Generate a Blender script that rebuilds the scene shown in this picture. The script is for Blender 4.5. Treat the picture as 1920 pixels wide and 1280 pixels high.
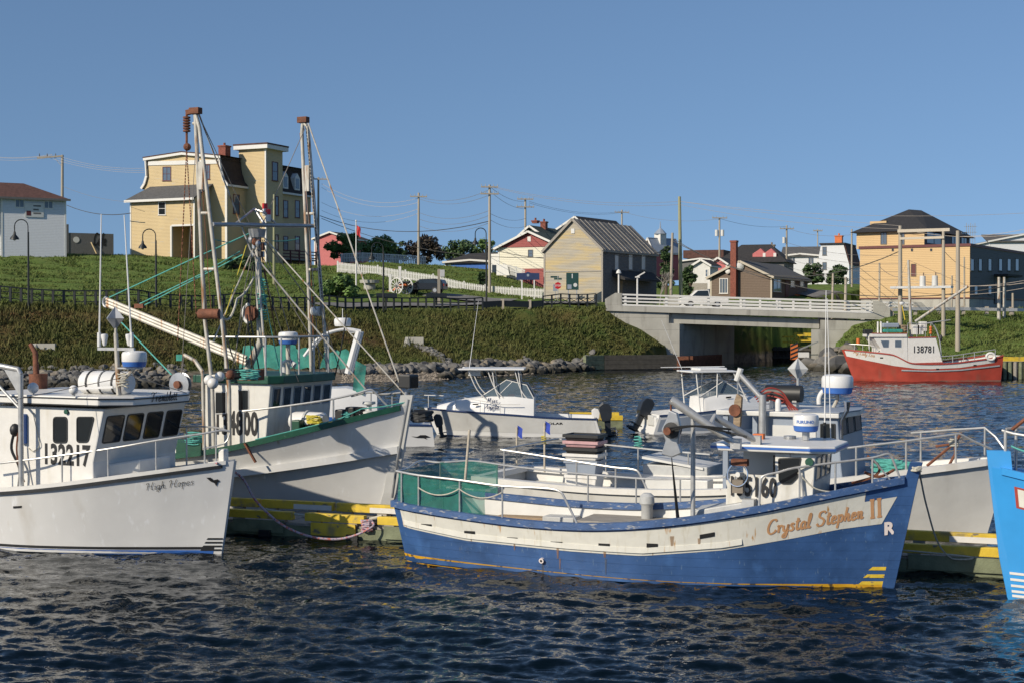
import bpy, bmesh, math, random
import numpy as np
from mathutils import Vector, Matrix, noise
for _o in list(bpy.data.objects): bpy.data.objects.remove(_o)
R = math.radians
V = Vector
rng = random.Random(7)
scene = bpy.context.scene
COL = scene.collection
# ------------------------------------------------------------------ camera
F = 2667.0; CX, CY = 960.0, 640.0; EYE = 4.96; PITCH = math.atan(46/F)
cam = bpy.data.cameras.new('camera'); camo = bpy.data.objects.new('camera', cam); COL.objects.link(camo)
camo.location = (0, 0, EYE); camo.rotation_euler = (math.pi/2 - PITCH, 0, 0)
cam.sensor_width = 36; cam.lens = 36*F/1920; cam.clip_start = .5; cam.clip_end = 6000
scene.camera = camo
scene.render.resolution_x = 1024; scene.render.resolution_y = 682
# ------------------------------------------------------------------ sky and sun
SUN_EL = R(30); SUN_DIR = V((-.77, -.64, 0)).normalized()       # horizontal direction towards the sun
world = bpy.data.worlds.new('World'); scene.world = world; world.use_nodes = True
wn = world.node_tree.nodes; wl = world.node_tree.links
bg = wn['Background']; sky = wn.new('ShaderNodeTexSky'); sky.sky_type = 'NISHITA'; sky.sun_disc = False
sky.sun_elevation = SUN_EL; sky.sun_rotation = math.atan2(SUN_DIR.x, SUN_DIR.y)
sky.air_density = 1.0; sky.dust_density = .3; sky.ozone_density = 4.2; sky.altitude = 0
wtc = wn.new('ShaderNodeTexCoord'); wmp = wn.new('ShaderNodeMapping'); wmp.inputs['Scale'].default_value = (1, 1, .72); wmp.inputs['Location'].default_value = (0, 0, .16)
wnm = wn.new('ShaderNodeVectorMath'); wnm.operation = 'NORMALIZE'; wl.new(wtc.outputs['Generated'], wmp.inputs[0]); wl.new(wmp.outputs[0], wnm.inputs[0]); wl.new(wnm.outputs[0], sky.inputs[0])
wl.new(sky.outputs[0], bg.inputs[0]); bg.inputs[1].default_value = .099
sl = bpy.data.lights.new('sun', 'SUN'); so = bpy.data.objects.new('sun', sl); COL.objects.link(so)
sl.energy = 4.7; sl.angle = R(.5); sl.color = (1, .89, .72)
sdir = V((SUN_DIR.x*math.cos(SUN_EL), SUN_DIR.y*math.cos(SUN_EL), math.sin(SUN_EL)))
so.rotation_euler = sdir.to_track_quat('Z', 'Y').to_euler(); so.location = sdir*200
scene.view_settings.view_transform = 'Standard'; scene.view_settings.look = 'None'
scene.view_settings.exposure = 0.1; scene.view_settings.gamma = 1
# ------------------------------------------------------------------ pixel <-> world
CM = Matrix.Rotation(math.pi/2 - PITCH, 3, 'X'); CMI = CM.inverted(); EYEV = V((0, 0, EYE))
def ray(px, py): return CM @ V(((px-CX)/F, -(py-CY)/F, -1))
def proj(p):
    c = CMI @ (p - EYEV); return CX + F*c.x/-c.z, CY - F*c.y/-c.z
def T(px, py, Y): d = ray(px, py); return EYEV + d*(Y/d.y)
def G(px, py, z=0.): d = ray(px, py); return EYEV + d*((z-EYE)/d.z)
class Frame:
    def __init__(s, o, ang): s.o = V(o); s.a = R(ang); s.M = Matrix.Rotation(s.a, 3, 'Z'); s.I = s.M.inverted()
    def w(s, p): return s.M @ V(p) + s.o
    def l(s, p): return s.I @ (V(p) - s.o)
    def cut(s, px, py, ax, val):
        o = s.l(EYEV); d = s.I @ ray(px, py); return o + d*((val-o[ax])/d[ax])
    def x(s, px, py, v=0.): return s.cut(px, py, 0, v)
    def y(s, px, py, v=0.): return s.cut(px, py, 1, v)
    def z(s, px, py, v=0.): return s.cut(px, py, 2, v)
# ------------------------------------------------------------------ materials
def mk(name, c, r=.5, m=0., var=.12, sc=5., st=(1, 1, 1), bump=0., bsc=30., ov=(), clap=0., spec=.5, trans=0., alpha=1., wet=False, cd=.035):
    mt = bpy.data.materials.new(name); mt.use_nodes = True; nt = mt.node_tree; N = nt.nodes; Lk = nt.links
    b = N['Principled BSDF']; b.inputs['Roughness'].default_value = r; b.inputs['Metallic'].default_value = m
    b.inputs['Specular IOR Level'].default_value = spec
    tc = N.new('ShaderNodeTexCoord')
    def nz(scale, stre, det=4.):
        mp = N.new('ShaderNodeMapping'); mp.inputs['Scale'].default_value = stre; Lk.new(tc.outputs['Object'], mp.inputs[0])
        t = N.new('ShaderNodeTexNoise'); t.inputs['Scale'].default_value = scale; t.inputs['Detail'].default_value = det
        Lk.new(mp.outputs[0], t.inputs['Vector']); return t.outputs['Fac']
    mx = N.new('ShaderNodeMix'); mx.data_type = 'RGBA'
    rp = N.new('ShaderNodeValToRGB'); rp.color_ramp.elements[0].position = .3; rp.color_ramp.elements[1].position = .7
    Lk.new(nz(sc, st), rp.inputs[0]); Lk.new(rp.outputs[0], mx.inputs[0])
    mx.inputs[6].default_value = (*[max(0, k*(1-var)) for k in c], 1); mx.inputs[7].default_value = (*[min(1, k*(1+var)) for k in c], 1)
    out = mx.outputs[2]
    for (oc, th, soft, osc, ost) in ov:
        rp = N.new('ShaderNodeValToRGB'); rp.color_ramp.elements[0].position = th; rp.color_ramp.elements[1].position = min(1, th+soft)
        Lk.new(nz(osc, ost, 6.), rp.inputs[0]); m2 = N.new('ShaderNodeMix'); m2.data_type = 'RGBA'
        Lk.new(rp.outputs[0], m2.inputs[0]); Lk.new(out, m2.inputs[6]); m2.inputs[7].default_value = (*oc, 1); out = m2.outputs[2]
    if wet:
        ge = N.new('ShaderNodeNewGeometry'); sz = N.new('ShaderNodeSeparateXYZ'); Lk.new(ge.outputs['Position'], sz.inputs[0])
        mr = N.new('ShaderNodeMapRange'); mr.inputs[1].default_value = .75; mr.inputs[2].default_value = .3; Lk.new(sz.outputs['Z'], mr.inputs[0])
        m3 = N.new('ShaderNodeMix'); m3.data_type = 'RGBA'; Lk.new(mr.outputs[0], m3.inputs[0]); Lk.new(out, m3.inputs[6]); m3.inputs[7].default_value = (.035, .032, .022, 1); out = m3.outputs[2]
    Lk.new(out, b.inputs['Base Color'])
    hgt = None
    if clap:
        sx = N.new('ShaderNodeSeparateXYZ'); Lk.new(tc.outputs['Object'], sx.inputs[0])
        a = N.new('ShaderNodeMath'); a.operation = 'DIVIDE'; Lk.new(sx.outputs['Z'], a.inputs[0]); a.inputs[1].default_value = clap
        fr = N.new('ShaderNodeMath'); fr.operation = 'FRACT'; Lk.new(a.outputs[0], fr.inputs[0])
        bp = N.new('ShaderNodeBump'); bp.inputs['Strength'].default_value = 1; bp.inputs['Distance'].default_value = cd; bp.invert = True
        Lk.new(fr.outputs[0], bp.inputs['Height']); hgt = bp
    if bump:
        bp = N.new('ShaderNodeBump'); bp.inputs['Strength'].default_value = bump; bp.inputs['Distance'].default_value = .03
        Lk.new(nz(bsc, (1, 1, 1)), bp.inputs['Height'])
        if hgt: Lk.new(hgt.outputs[0], bp.inputs['Normal'])
        hgt = bp
    if hgt: Lk.new(hgt.outputs[0], b.inputs['Normal'])
    if trans: b.inputs['Transmission Weight'].default_value = trans
    if alpha < 1: b.inputs['Alpha'].default_value = alpha
    return mt
RUST = (.16, .055, .022)
m = {}
def dm(k, *a, **kw): m[k] = mk(k, *a, **kw)
dm('white', (.64, .63, .60), .42, var=.04, ov=[((.50, .46, .38), .60, .25, 2.2, (1, 1, .25)), (RUST, .74, .06, 3., (2, 2, .5))], bump=.12, bsc=9)
dm('hullwhite', (.61, .61, .60), .35, var=.05, sc=1.3, ov=[((.48, .46, .42), .56, .25, 1.6, (1, 1, .3)), ((.70, .71, .72), .62, .12, 4., (1.6, 1.6, .6)), ((.40, .33, .22), .70, .08, 1.7, (2.2, 2.2, .25))], bump=.08, bsc=6)
dm('grime', (.60, .59, .55), .45, var=.06, ov=[((.42, .40, .34), .55, .25, 2.5, (1.6, 1.6, .3)), (RUST, .68, .08, 3.5, (2.5, 2.5, .4))], bump=.12, bsc=9)
dm('bandwhite', (.61, .60, .54), .5, var=.05, ov=[((.5, .47, .38), .56, .22, 4.5, (3, 3, .3)), ((.42, .22, .06), .655, .07, 2.6, (3.2, 3.2, .22))], bump=.1, bsc=9)
dm('gel', (.66, .66, .65), .25, var=.03, sc=2, ov=[((.55, .53, .48), .62, .3, 2., (1, 1, .4))])
dm('blue', (.034, .085, .215), .38, var=.25, sc=1.4, ov=[((.06, .15, .36), .55, .25, 2., (1, 1, 1)), ((.10, .16, .26), .66, .05, 9., (3, 3, .4)), ((.16, .14, .09), .72, .08, 2.4, (4, 4, .25))], bump=.18, bsc=6, clap=.17, cd=.008)
dm('ruststain', (.30, .15, .05), .7, var=.3, sc=14, st=(3, 3, .4), alpha=.5)
dm('dirtstain', (.10, .10, .09), .7, var=.3, sc=14, st=(3, 3, .4), alpha=.4)
dm('bluewear', (.045, .095, .22), .5, var=.2, ov=[((.30, .31, .33), .58, .1, 6., (1, 3, 3))], bump=.2)
dm('skyblue', (.035, .27, .62), .35, var=.06, sc=2)
dm('red', (.36, .055, .035), .45, var=.16, sc=1.2, ov=[((.24, .08, .055), .55, .25, 1.5, (1, 1, .4))], bump=.1)
dm('redtrim', (.32, .05, .035), .5)
dm('yellow', (.60, .42, .035), .6, var=.14, ov=[((.30, .23, .08), .54, .14, 3., (1, 1, 1)), ((.16, .14, .10), .63, .06, 9., (.5, 1, 1))], bump=.15)
dm('bootyellow', (.62, .34, .02), .5, var=.2, sc=3, ov=[((.10, .07, .03), .53, .08, 6., (1, 1, 1))])
dm('green', (.008, .065, .038), .45, var=.2, ov=[((.16, .2, .16), .68, .05, 8., (1, 1, 1))], bump=.15)
dm('darkgreen', (.010, .06, .035), .45)
dm('black', (.016, .017, .018), .5)
dm('navy', (.012, .03, .10), .45)
dm('mark', (.012, .012, .013), .55)
dm('tan', (.50, .27, .13), .55)
dm('pale', (.70, .62, .58), .55)
dm('bluetrim', (.04, .13, .42), .4)
dm('grey', (.40, .41, .41), .5, var=.1, ov=[((.25, .24, .22), .62, .2, 3., (1, 1, .4))], bump=.1)
dm('slate', (.24, .28, .34), .5, var=.08, sc=1.5, bump=.1, bsc=8)
dm('lightgrey', (.56, .56, .54), .5, var=.07, sc=1.6, ov=[((.42, .41, .38), .58, .25, 2., (1, 1, .3))], bump=.1, bsc=8)
dm('deck', (.30, .29, .26), .7, var=.2, sc=3, bump=.2)
dm('wood', (.27, .20, .13), .8, var=.25, sc=4, st=(1, 6, 6), bump=.3)
dm('greywood', (.27, .25, .22), .8, var=.25, sc=4, st=(1, 6, 6), bump=.3)
dm('greenwood', (.16, .18, .11), .8, var=.3, sc=3, bump=.3)
dm('darkwood', (.045, .042, .036), .85, var=.3, sc=3, bump=.4)
dm('galv', (.46, .46, .45), .38, m=.45, var=.12, sc=9, ov=[((.30, .24, .17), .66, .12, 6., (1, 1, 1))])
dm('picket', (.50, .50, .48), .6, var=.1)
dm('polewhite', (.44, .42, .37), .5, m=.1, var=.14, sc=5, ov=[((.27, .13, .045), .55, .10, 2.5, (3, 3, .35)), ((.30, .29, .27), .6, .15, 4., (1, 1, 1))])
dm('steel', (.38, .39, .40), .35, m=.6, var=.1, sc=8)
dm('chrome', (.7, .7, .7), .15, m=1., var=.02)
dm('rust', (.15, .055, .028), .8, var=.35, sc=7, bump=.4)
dm('glass', (.012, .016, .020), .06, var=.05, spec=.6)
dm('tint', (.10, .14, .17), .07, var=.05, alpha=.72)
dm('houseglass', (.09, .12, .16), .08, var=.1, spec=.8)
dm('rope', (.08, .33, .29), .8, var=.2, sc=20)
dm('palerope', (.45, .43, .36), .85, var=.15, sc=20)
dm('ropebr', (.40, .33, .38), .85, var=.1, ov=[((.5, .16, .12), .53, .03, 16., (1, 1, 1)), ((.06, .09, .25), .6, .03, 21., (1, 1, 1))])
dm('wire', (.25, .22, .19), .5, m=.4)
dm('cable', (.035, .034, .033), .7)
dm('wood_light', (.45, .40, .32), .8, var=.15, sc=4, st=(1, 6, 6), bump=.2)
dm('net', (.015, .16, .12), .8, var=.25, sc=6, alpha=.62)
dm('teal', (.035, .25, .20), .75, var=.2, sc=5, bump=.2, alpha=.85)
dm('rubber', (.02, .02, .022), .6)
dm('engine', (.022, .025, .030), .28)
dm('pink', (.45, .27, .28), .6)
dm('bluecloth', (.02, .05, .32), .8)
dm('orange', (.55, .14, .03), .6)
dm('redcloth', (.5, .03, .03), .7)
dm('yellowcloth', (.5, .42, .05), .8)
dm('concrete', (.36, .35, .31), .8, var=.1, sc=.7, ov=[((.20, .19, .165), .54, .2, 1.1, (1, 1, .18)), ((.42, .41, .37), .62, .2, .5, (1, 1, 1))], bump=.25, bsc=6, clap=1.22, cd=.03)
dm('asphalt', (.16, .155, .15), .9, var=.1, sc=.6)
dm('stone', (.145, .14, .13), .9, wet=True, var=.35, sc=1.2, bump=.5, bsc=8, ov=[((.11, .095, .075), .58, .2, .8, (1, 1, 1))])
dm('stonetan', (.21, .18, .145), .9, var=.3, sc=1.2, bump=.5, bsc=8)
dm('stonedark', (.07, .07, .07), .9, wet=True, var=.3, sc=1.2, bump=.5, bsc=8)
dm('stonebrown', (.19, .165, .13), .9, var=.3, sc=1.2, bump=.5, bsc=8, wet=True)
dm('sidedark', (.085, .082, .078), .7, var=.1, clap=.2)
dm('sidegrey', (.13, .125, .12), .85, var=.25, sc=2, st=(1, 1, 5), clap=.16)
dm('gravel', (.17, .145, .115), .95, var=.4, sc=9, bump=.6, bsc=12)
# houses
dm('houseyellow', (.50, .385, .205), .7, var=.06, sc=.6, clap=.17, ov=[((.42, .37, .28), .64, .05, 2., (.35, .35, 3.))])
dm('orangewall', (.53, .365, .18), .7, var=.03, sc=.5, clap=.2)
dm('housewhite', (.58, .60, .62), .6, var=.04, clap=.18)
dm('cream', (.60, .57, .45), .6, var=.04, clap=.22)
dm('redboard', (.26, .055, .05), .7, var=.1, clap=.2)
dm('pinkwall', (.45, .12, .12), .7, var=.1, clap=.2)
dm('brown', (.13, .092, .066), .75, var=.1, clap=.2)
dm('barn', (.34, .31, .25), .85, var=.12, sc=1.2, st=(.3, .3, 2), clap=.16, ov=[((.43, .34, .18), .47, .14, .45, (.5, .5, 2.5)), ((.30, .28, .25), .60, .05, 1.7, (.25, .25, 3.))])
dm('darkwall', (.12, .12, .12), .8, var=.15)
dm('trim', (.62, .61, .58), .55, var=.05)
dm('maroon', (.10, .022, .022), .6)
dm('shingle', (.028, .027, .028), .9, var=.3, sc=4, bump=.3, bsc=8)
dm('shinglegrey', (.085, .085, .085), .9, var=.25, sc=4, bump=.3, bsc=8)
dm('shinglered', (.085, .040, .032), .9, var=.3, sc=3, bump=.3, bsc=8)
dm('shinglebrown', (.035, .024, .020), .9, var=.3, sc=3, bump=.3, bsc=8)
dm('shinglegreen', (.022, .04, .032), .9, var=.3, sc=3)
dm('roofboard', (.17, .165, .155), .85, var=.3, sc=1.4, st=(4, .3, .3), bump=.3, ov=[((.30, .28, .26), .6, .15, 1.5, (5, .3, .3))])
dm('brick', (.20, .062, .042), .85, var=.3, sc=6, bump=.4)
dm('signgreen', (.012, .05, .045), .5)
dm('signblue', (.02, .035, .10), .5)
dm('stopred', (.45, .01, .015), .4)
dm('leaf', (.10, .165, .04), .6, var=.45, sc=1.1)
dm('leafdark', (.055, .095, .032), .6, var=.4, sc=1.1)
dm('leafred', (.050, .040, .028), .6, var=.4, sc=1.1)
dm('bark', (.10, .075, .055), .9, var=.3)
dm('pole', (.34, .30, .24), .85, var=.15, sc=2, st=(3, 3, .3))
dm('polegreen', (.27, .27, .16), .85, var=.15, sc=2, st=(3, 3, .3))
dm('ironblack', (.010, .013, .014), .5)
dm('carblack', (.012, .012, .014), .2)
dm('taillight', (.5, .01, .01), .3)
# ------------------------------------------------------------------ mesh builder
class MB:
    def __init__(s): s.v = []; s.f = []
    def add(s, vs, fs):
        n = len(s.v); s.v += [tuple(p) for p in vs]; s.f += [tuple(i+n for i in f) for f in fs]; return s
    def hexa(s, p): return s.add(p, [(3, 2, 1, 0), (4, 5, 6, 7), (0, 1, 5, 4), (1, 2, 6, 5), (2, 3, 7, 6), (3, 0, 4, 7)])
    def box(s, x0, x1, y0, y1, z0, z1):
        return s.hexa([(x0, y0, z0), (x1, y0, z0), (x1, y1, z0), (x0, y1, z0), (x0, y0, z1), (x1, y0, z1), (x1, y1, z1), (x0, y1, z1)])
    def cbox(s, c, sx, sy, sz): return s.box(c[0]-sx/2, c[0]+sx/2, c[1]-sy/2, c[1]+sy/2, c[2]-sz/2, c[2]+sz/2)
    def bar(s, p, q, w, h=None, up=(0, 0, 1)):
        p, q = V(p), V(q); h = h or w; d = (q-p).normalized(); u = V(up)
        if abs(d.dot(u)) > .97: u = V((0, 1, 0))
        a = d.cross(u).normalized()*(w/2); b = a.cross(d).normalized()*(h/2)
        return s.hexa([p-a-b, p+a-b, q+a-b, q-a-b, p-a+b, p+a+b, q+a+b, q-a+b])
    def tube(s, pts, r, n=6, cap=True):
        pts = [V(p) for p in pts]; k = len(pts); rs = r if isinstance(r, (list, tuple)) else [r]*k
        vs = []; u = None
        for i, p in enumerate(pts):
            d = (pts[min(i+1, k-1)] - pts[max(i-1, 0)])
            d = d.normalized() if d.length > 1e-9 else V((0, 0, 1))
            if u is None: u = d.orthogonal().normalized()
            u = (u - d*u.dot(d)); u = u.normalized() if u.length > 1e-6 else d.orthogonal().normalized()
            w = d.cross(u)
            for j in range(n):
                a = 2*math.pi*j/n; vs.append(p + (u*math.cos(a) + w*math.sin(a))*rs[i])
        fs = [(i*n+j, i*n+(j+1) % n, (i+1)*n+(j+1) % n, (i+1)*n+j) for i in range(k-1) for j in range(n)]
        if cap: fs += [tuple(range(n-1, -1, -1)), tuple((k-1)*n+j for j in range(n))]
        return s.add(vs, fs)
    def cyl(s, p, q, r, r2=None, n=12): return s.tube([p, q], [r, r if r2 is None else r2], n)
    def lathe(s, prof, o=(0, 0, 0), n=16, ax='z'):
        vs = []; o = V(o)
        for (r, h) in prof:
            for j in range(n):
                a = 2*math.pi*j/n; c, d = r*math.cos(a), r*math.sin(a)
                vs.append(o + (V((c, d, h)) if ax == 'z' else V((h, c, d)) if ax == 'x' else V((d, h, c))))
        k = len(prof)
        fs = [(i*n+j, i*n+(j+1) % n, (i+1)*n+(j+1) % n, (i+1)*n+j) for i in range(k-1) for j in range(n)]
        fs += [tuple(range(n-1, -1, -1)), tuple((k-1)*n+j for j in range(n))]
        return s.add(vs, fs)
    def prism(s, poly, d):
        poly = [V(p) for p in poly]; d = V(d); n = len(poly)
        fs = [tuple(range(n-1, -1, -1)), tuple(range(n, 2*n))] + [(i, (i+1) % n, n+(i+1) % n, n+i) for i in range(n)]
        return s.add(poly + [p+d for p in poly], fs)
    def grid(s, rows):
        k = len(rows[0]); vs = [p for r in rows for p in r]
        return s.add(vs, [(i*k+j, i*k+j+1, (i+1)*k+j+1, (i+1)*k+j) for i in range(len(rows)-1) for j in range(k-1)])
    def ball(s, c, r, n=10, k=6, sc=(1, 1, 1)):
        c = V(c); prof = [(max(.001, r*math.sin(math.pi*i/k)), -r*math.cos(math.pi*i/k)) for i in range(k+1)]
        mb = MB().lathe(prof, n=n)
        return s.add([(c.x+p[0]*sc[0], c.y+p[1]*sc[1], c.z+p[2]*sc[2]) for p in mb.v], mb.f)
    def build(s, name, mat, parent=None, smooth=False, bevel=0., solid=0.):
        me = bpy.data.meshes.new(name); me.from_pydata(s.v, [], s.f)
        bm = bmesh.new(); bm.from_mesh(me)
        bmesh.ops.recalc_face_normals(bm, faces=bm.faces)
        if bevel:
            bmesh.ops.bevel(bm, geom=[e for e in bm.edges if len(e.link_faces) == 2 and e.calc_face_angle(0) > .5], offset=bevel, segments=2, affect='EDGES', profile=.5)
        bm.to_mesh(me); bm.free()
        if smooth:
            for p in me.polygons: p.use_smooth = True
            try: me.set_sharp_from_angle(angle=R(40))
            except Exception: pass
        me.materials.append(m[mat] if isinstance(mat, str) else mat)
        return link(name, me, parent)
def link(name, me, parent=None):
    o = bpy.data.objects.new(name, me); COL.objects.link(o)
    if parent is not None: o.parent = parent
    return o
def tag(o, label, cat, group=None, kind=None):
    if label: o['label'] = label
    if cat: o['category'] = cat
    if group: o['group'] = group
    if kind: o['kind'] = kind
    return o
def struct(o): o['kind'] = 'structure'; return o
def stuff(o): o['kind'] = 'stuff'; return o
def thing(name, fr, label, cat, group=None):
    o = bpy.data.objects.new(name, None); COL.objects.link(o); o.empty_display_size = .2
    o.location = fr.o; o.rotation_euler = (0, 0, fr.a)
    return tag(o, label, cat, group)
def copy_tree(src, parent=None):
    c = src.copy(); COL.objects.link(c); c.parent = parent
    for ch in [o for o in src.children]: copy_tree(ch, c)
    return c
def lerp(a, b, t): return a + (b-a)*t
def interp(tab, t):
    if t <= tab[0][0]: return tab[0][1]
    for i in range(len(tab)-1):
        (a, va), (b, vb) = tab[i], tab[i+1]
        if t <= b:
            u = (t-a)/(b-a); p = tab[i-1] if i else None; q = tab[i+2] if i+2 < len(tab) else None
            sa = (vb-p[1])/(b-p[0]) if p else (vb-va)/(b-a); sb = (q[1]-va)/(q[0]-a) if q else (vb-va)/(b-a)
            h = b-a; u2, u3 = u*u, u*u*u
            return (2*u3-3*u2+1)*va + (u3-2*u2+u)*h*sa + (-2*u3+3*u2)*vb + (u3-u2)*h*sb
    return tab[-1][1]
def lin(tab, t): return float(np.interp(t, [a for a, _ in tab], [b for _, b in tab]))
def sag(p, q, d, n=12):
    p, q = V(p), V(q); return [p.lerp(q, i/n) - V((0, 0, 4*d*(i/n)*(1-i/n))) for i in range(n+1)]
def spline(pts, k=6):
    pts = [V(p) for p in pts]; out = []
    for i in range(len(pts)-1):
        a, b, c, d = pts[max(i-1, 0)], pts[i], pts[i+1], pts[min(i+2, len(pts)-1)]
        for j in range(k):
            t = j/k; out.append(.5*((2*b)+(c-a)*t+(2*a-5*b+4*c-d)*t*t+(3*b-a-3*c+d)*t*t*t))
    return out+[pts[-1]]
# a window: frame bars round four corners (bottom-left, bottom-right, top-right, top-left, seen from outside) and a pane behind them
def window(parent, q, fm='trim', gm='houseglass', fw=.09, proud=.05, nx=1, ny=2, sill=True, name='window'):
    q = [V(p) for p in q]; nrm = (q[1]-q[0]).cross(q[3]-q[0]).normalized()
    def uv(u, v): return (q[0].lerp(q[1], u)).lerp(q[3].lerp(q[2], u), v)
    c = sum(q, V((0, 0, 0)))/4; mb = MB()
    for i in range(4):
        a, b = q[i]-c, q[(i+1) % 4]-c
        o1, o2 = c+a, c+b; w = (q[1]-q[0]).length; h = (q[3]-q[0]).length
        ku, kv = 1-2*fw/w, 1-2*fw/h
        def ins(p):
            d = p-c; ux = (q[1]-q[0]).normalized(); uy = (q[3]-q[0]).normalized()
            return c + ux*(d.dot(ux)*ku) + (d-ux*d.dot(ux))*kv
        i1, i2 = ins(o1), ins(o2)
        mb.hexa([o1, o2, i2, i1, o1+nrm*proud, o2+nrm*proud, i2+nrm*proud, i1+nrm*proud])
    if sill: mb.bar(q[0]-(q[1]-q[0])*.06+nrm*(proud/2+.02), q[1]+(q[1]-q[0])*.06+nrm*(proud/2+.02), proud+.07, fw*.6)
    f = mb.build(name, fm, parent)
    pb = MB(); e = nrm*.012
    pb.add([p+e for p in q]+[p+e*.2 for p in q], [(0, 1, 2, 3), (7, 6, 5, 4)])
    pb.build('pane', gm, f)
    if nx > 1 or ny > 1:
        bb = MB()
        for i in range(1, nx): bb.bar(uv(i/nx, 0)+nrm*.03, uv(i/nx, 1)+nrm*.03, .05, .03, nrm)
        for i in range(1, ny): bb.bar(uv(0, i/ny)+nrm*.03, uv(1, i/ny)+nrm*.03, .05, .03, nrm)
        bb.build('glazing_bar', fm, f)
    return f
def roundpoly(pts, r, k=4):
    out = []; n = len(pts); pts = [V(p) for p in pts]
    for i in range(n):
        p, a, b = pts[i], pts[i-1], pts[(i+1) % n]
        A = p + (a-p).normalized()*r; B = p + (b-p).normalized()*r
        for j in range(k+1):
            t = j/k; out.append(A*(1-t)**2 + p*2*t*(1-t) + B*t*t)
    return out
def ring(mb, outer, inner, nrm, d):
    n = len(outer); vs = list(outer)+list(inner)+[p+nrm*d for p in outer]+[p+nrm*d for p in inner]; fs = []
    for i in range(n):
        j = (i+1) % n; fs += [(i, j, n+j, n+i), (2*n+i, 3*n+i, 3*n+j, 2*n+j), (i, 2*n+i, 2*n+j, j), (n+i, n+j, 3*n+j, 3*n+i)]
    mb.add(vs, fs)
def polywin(parent, pts, nrm, r=.06, fm='black', gm='glass', rim=.025, d=.018):
    pts = [V(p) for p in pts]; nrm = V(nrm).normalized(); c = sum(pts, V((0, 0, 0)))/len(pts)
    po = roundpoly(pts, r); sz = max((p-c).length for p in pts)
    pi = [c+(p-c)*(1-rim/sz*1.4) for p in po]
    mb = MB(); ring(mb, po, pi, nrm, d); f = mb.build('window', fm, parent)
    g = MB(); g.prism([p+nrm*.002 for p in po], nrm*.006); g.build('pane', gm, f); return f
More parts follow.
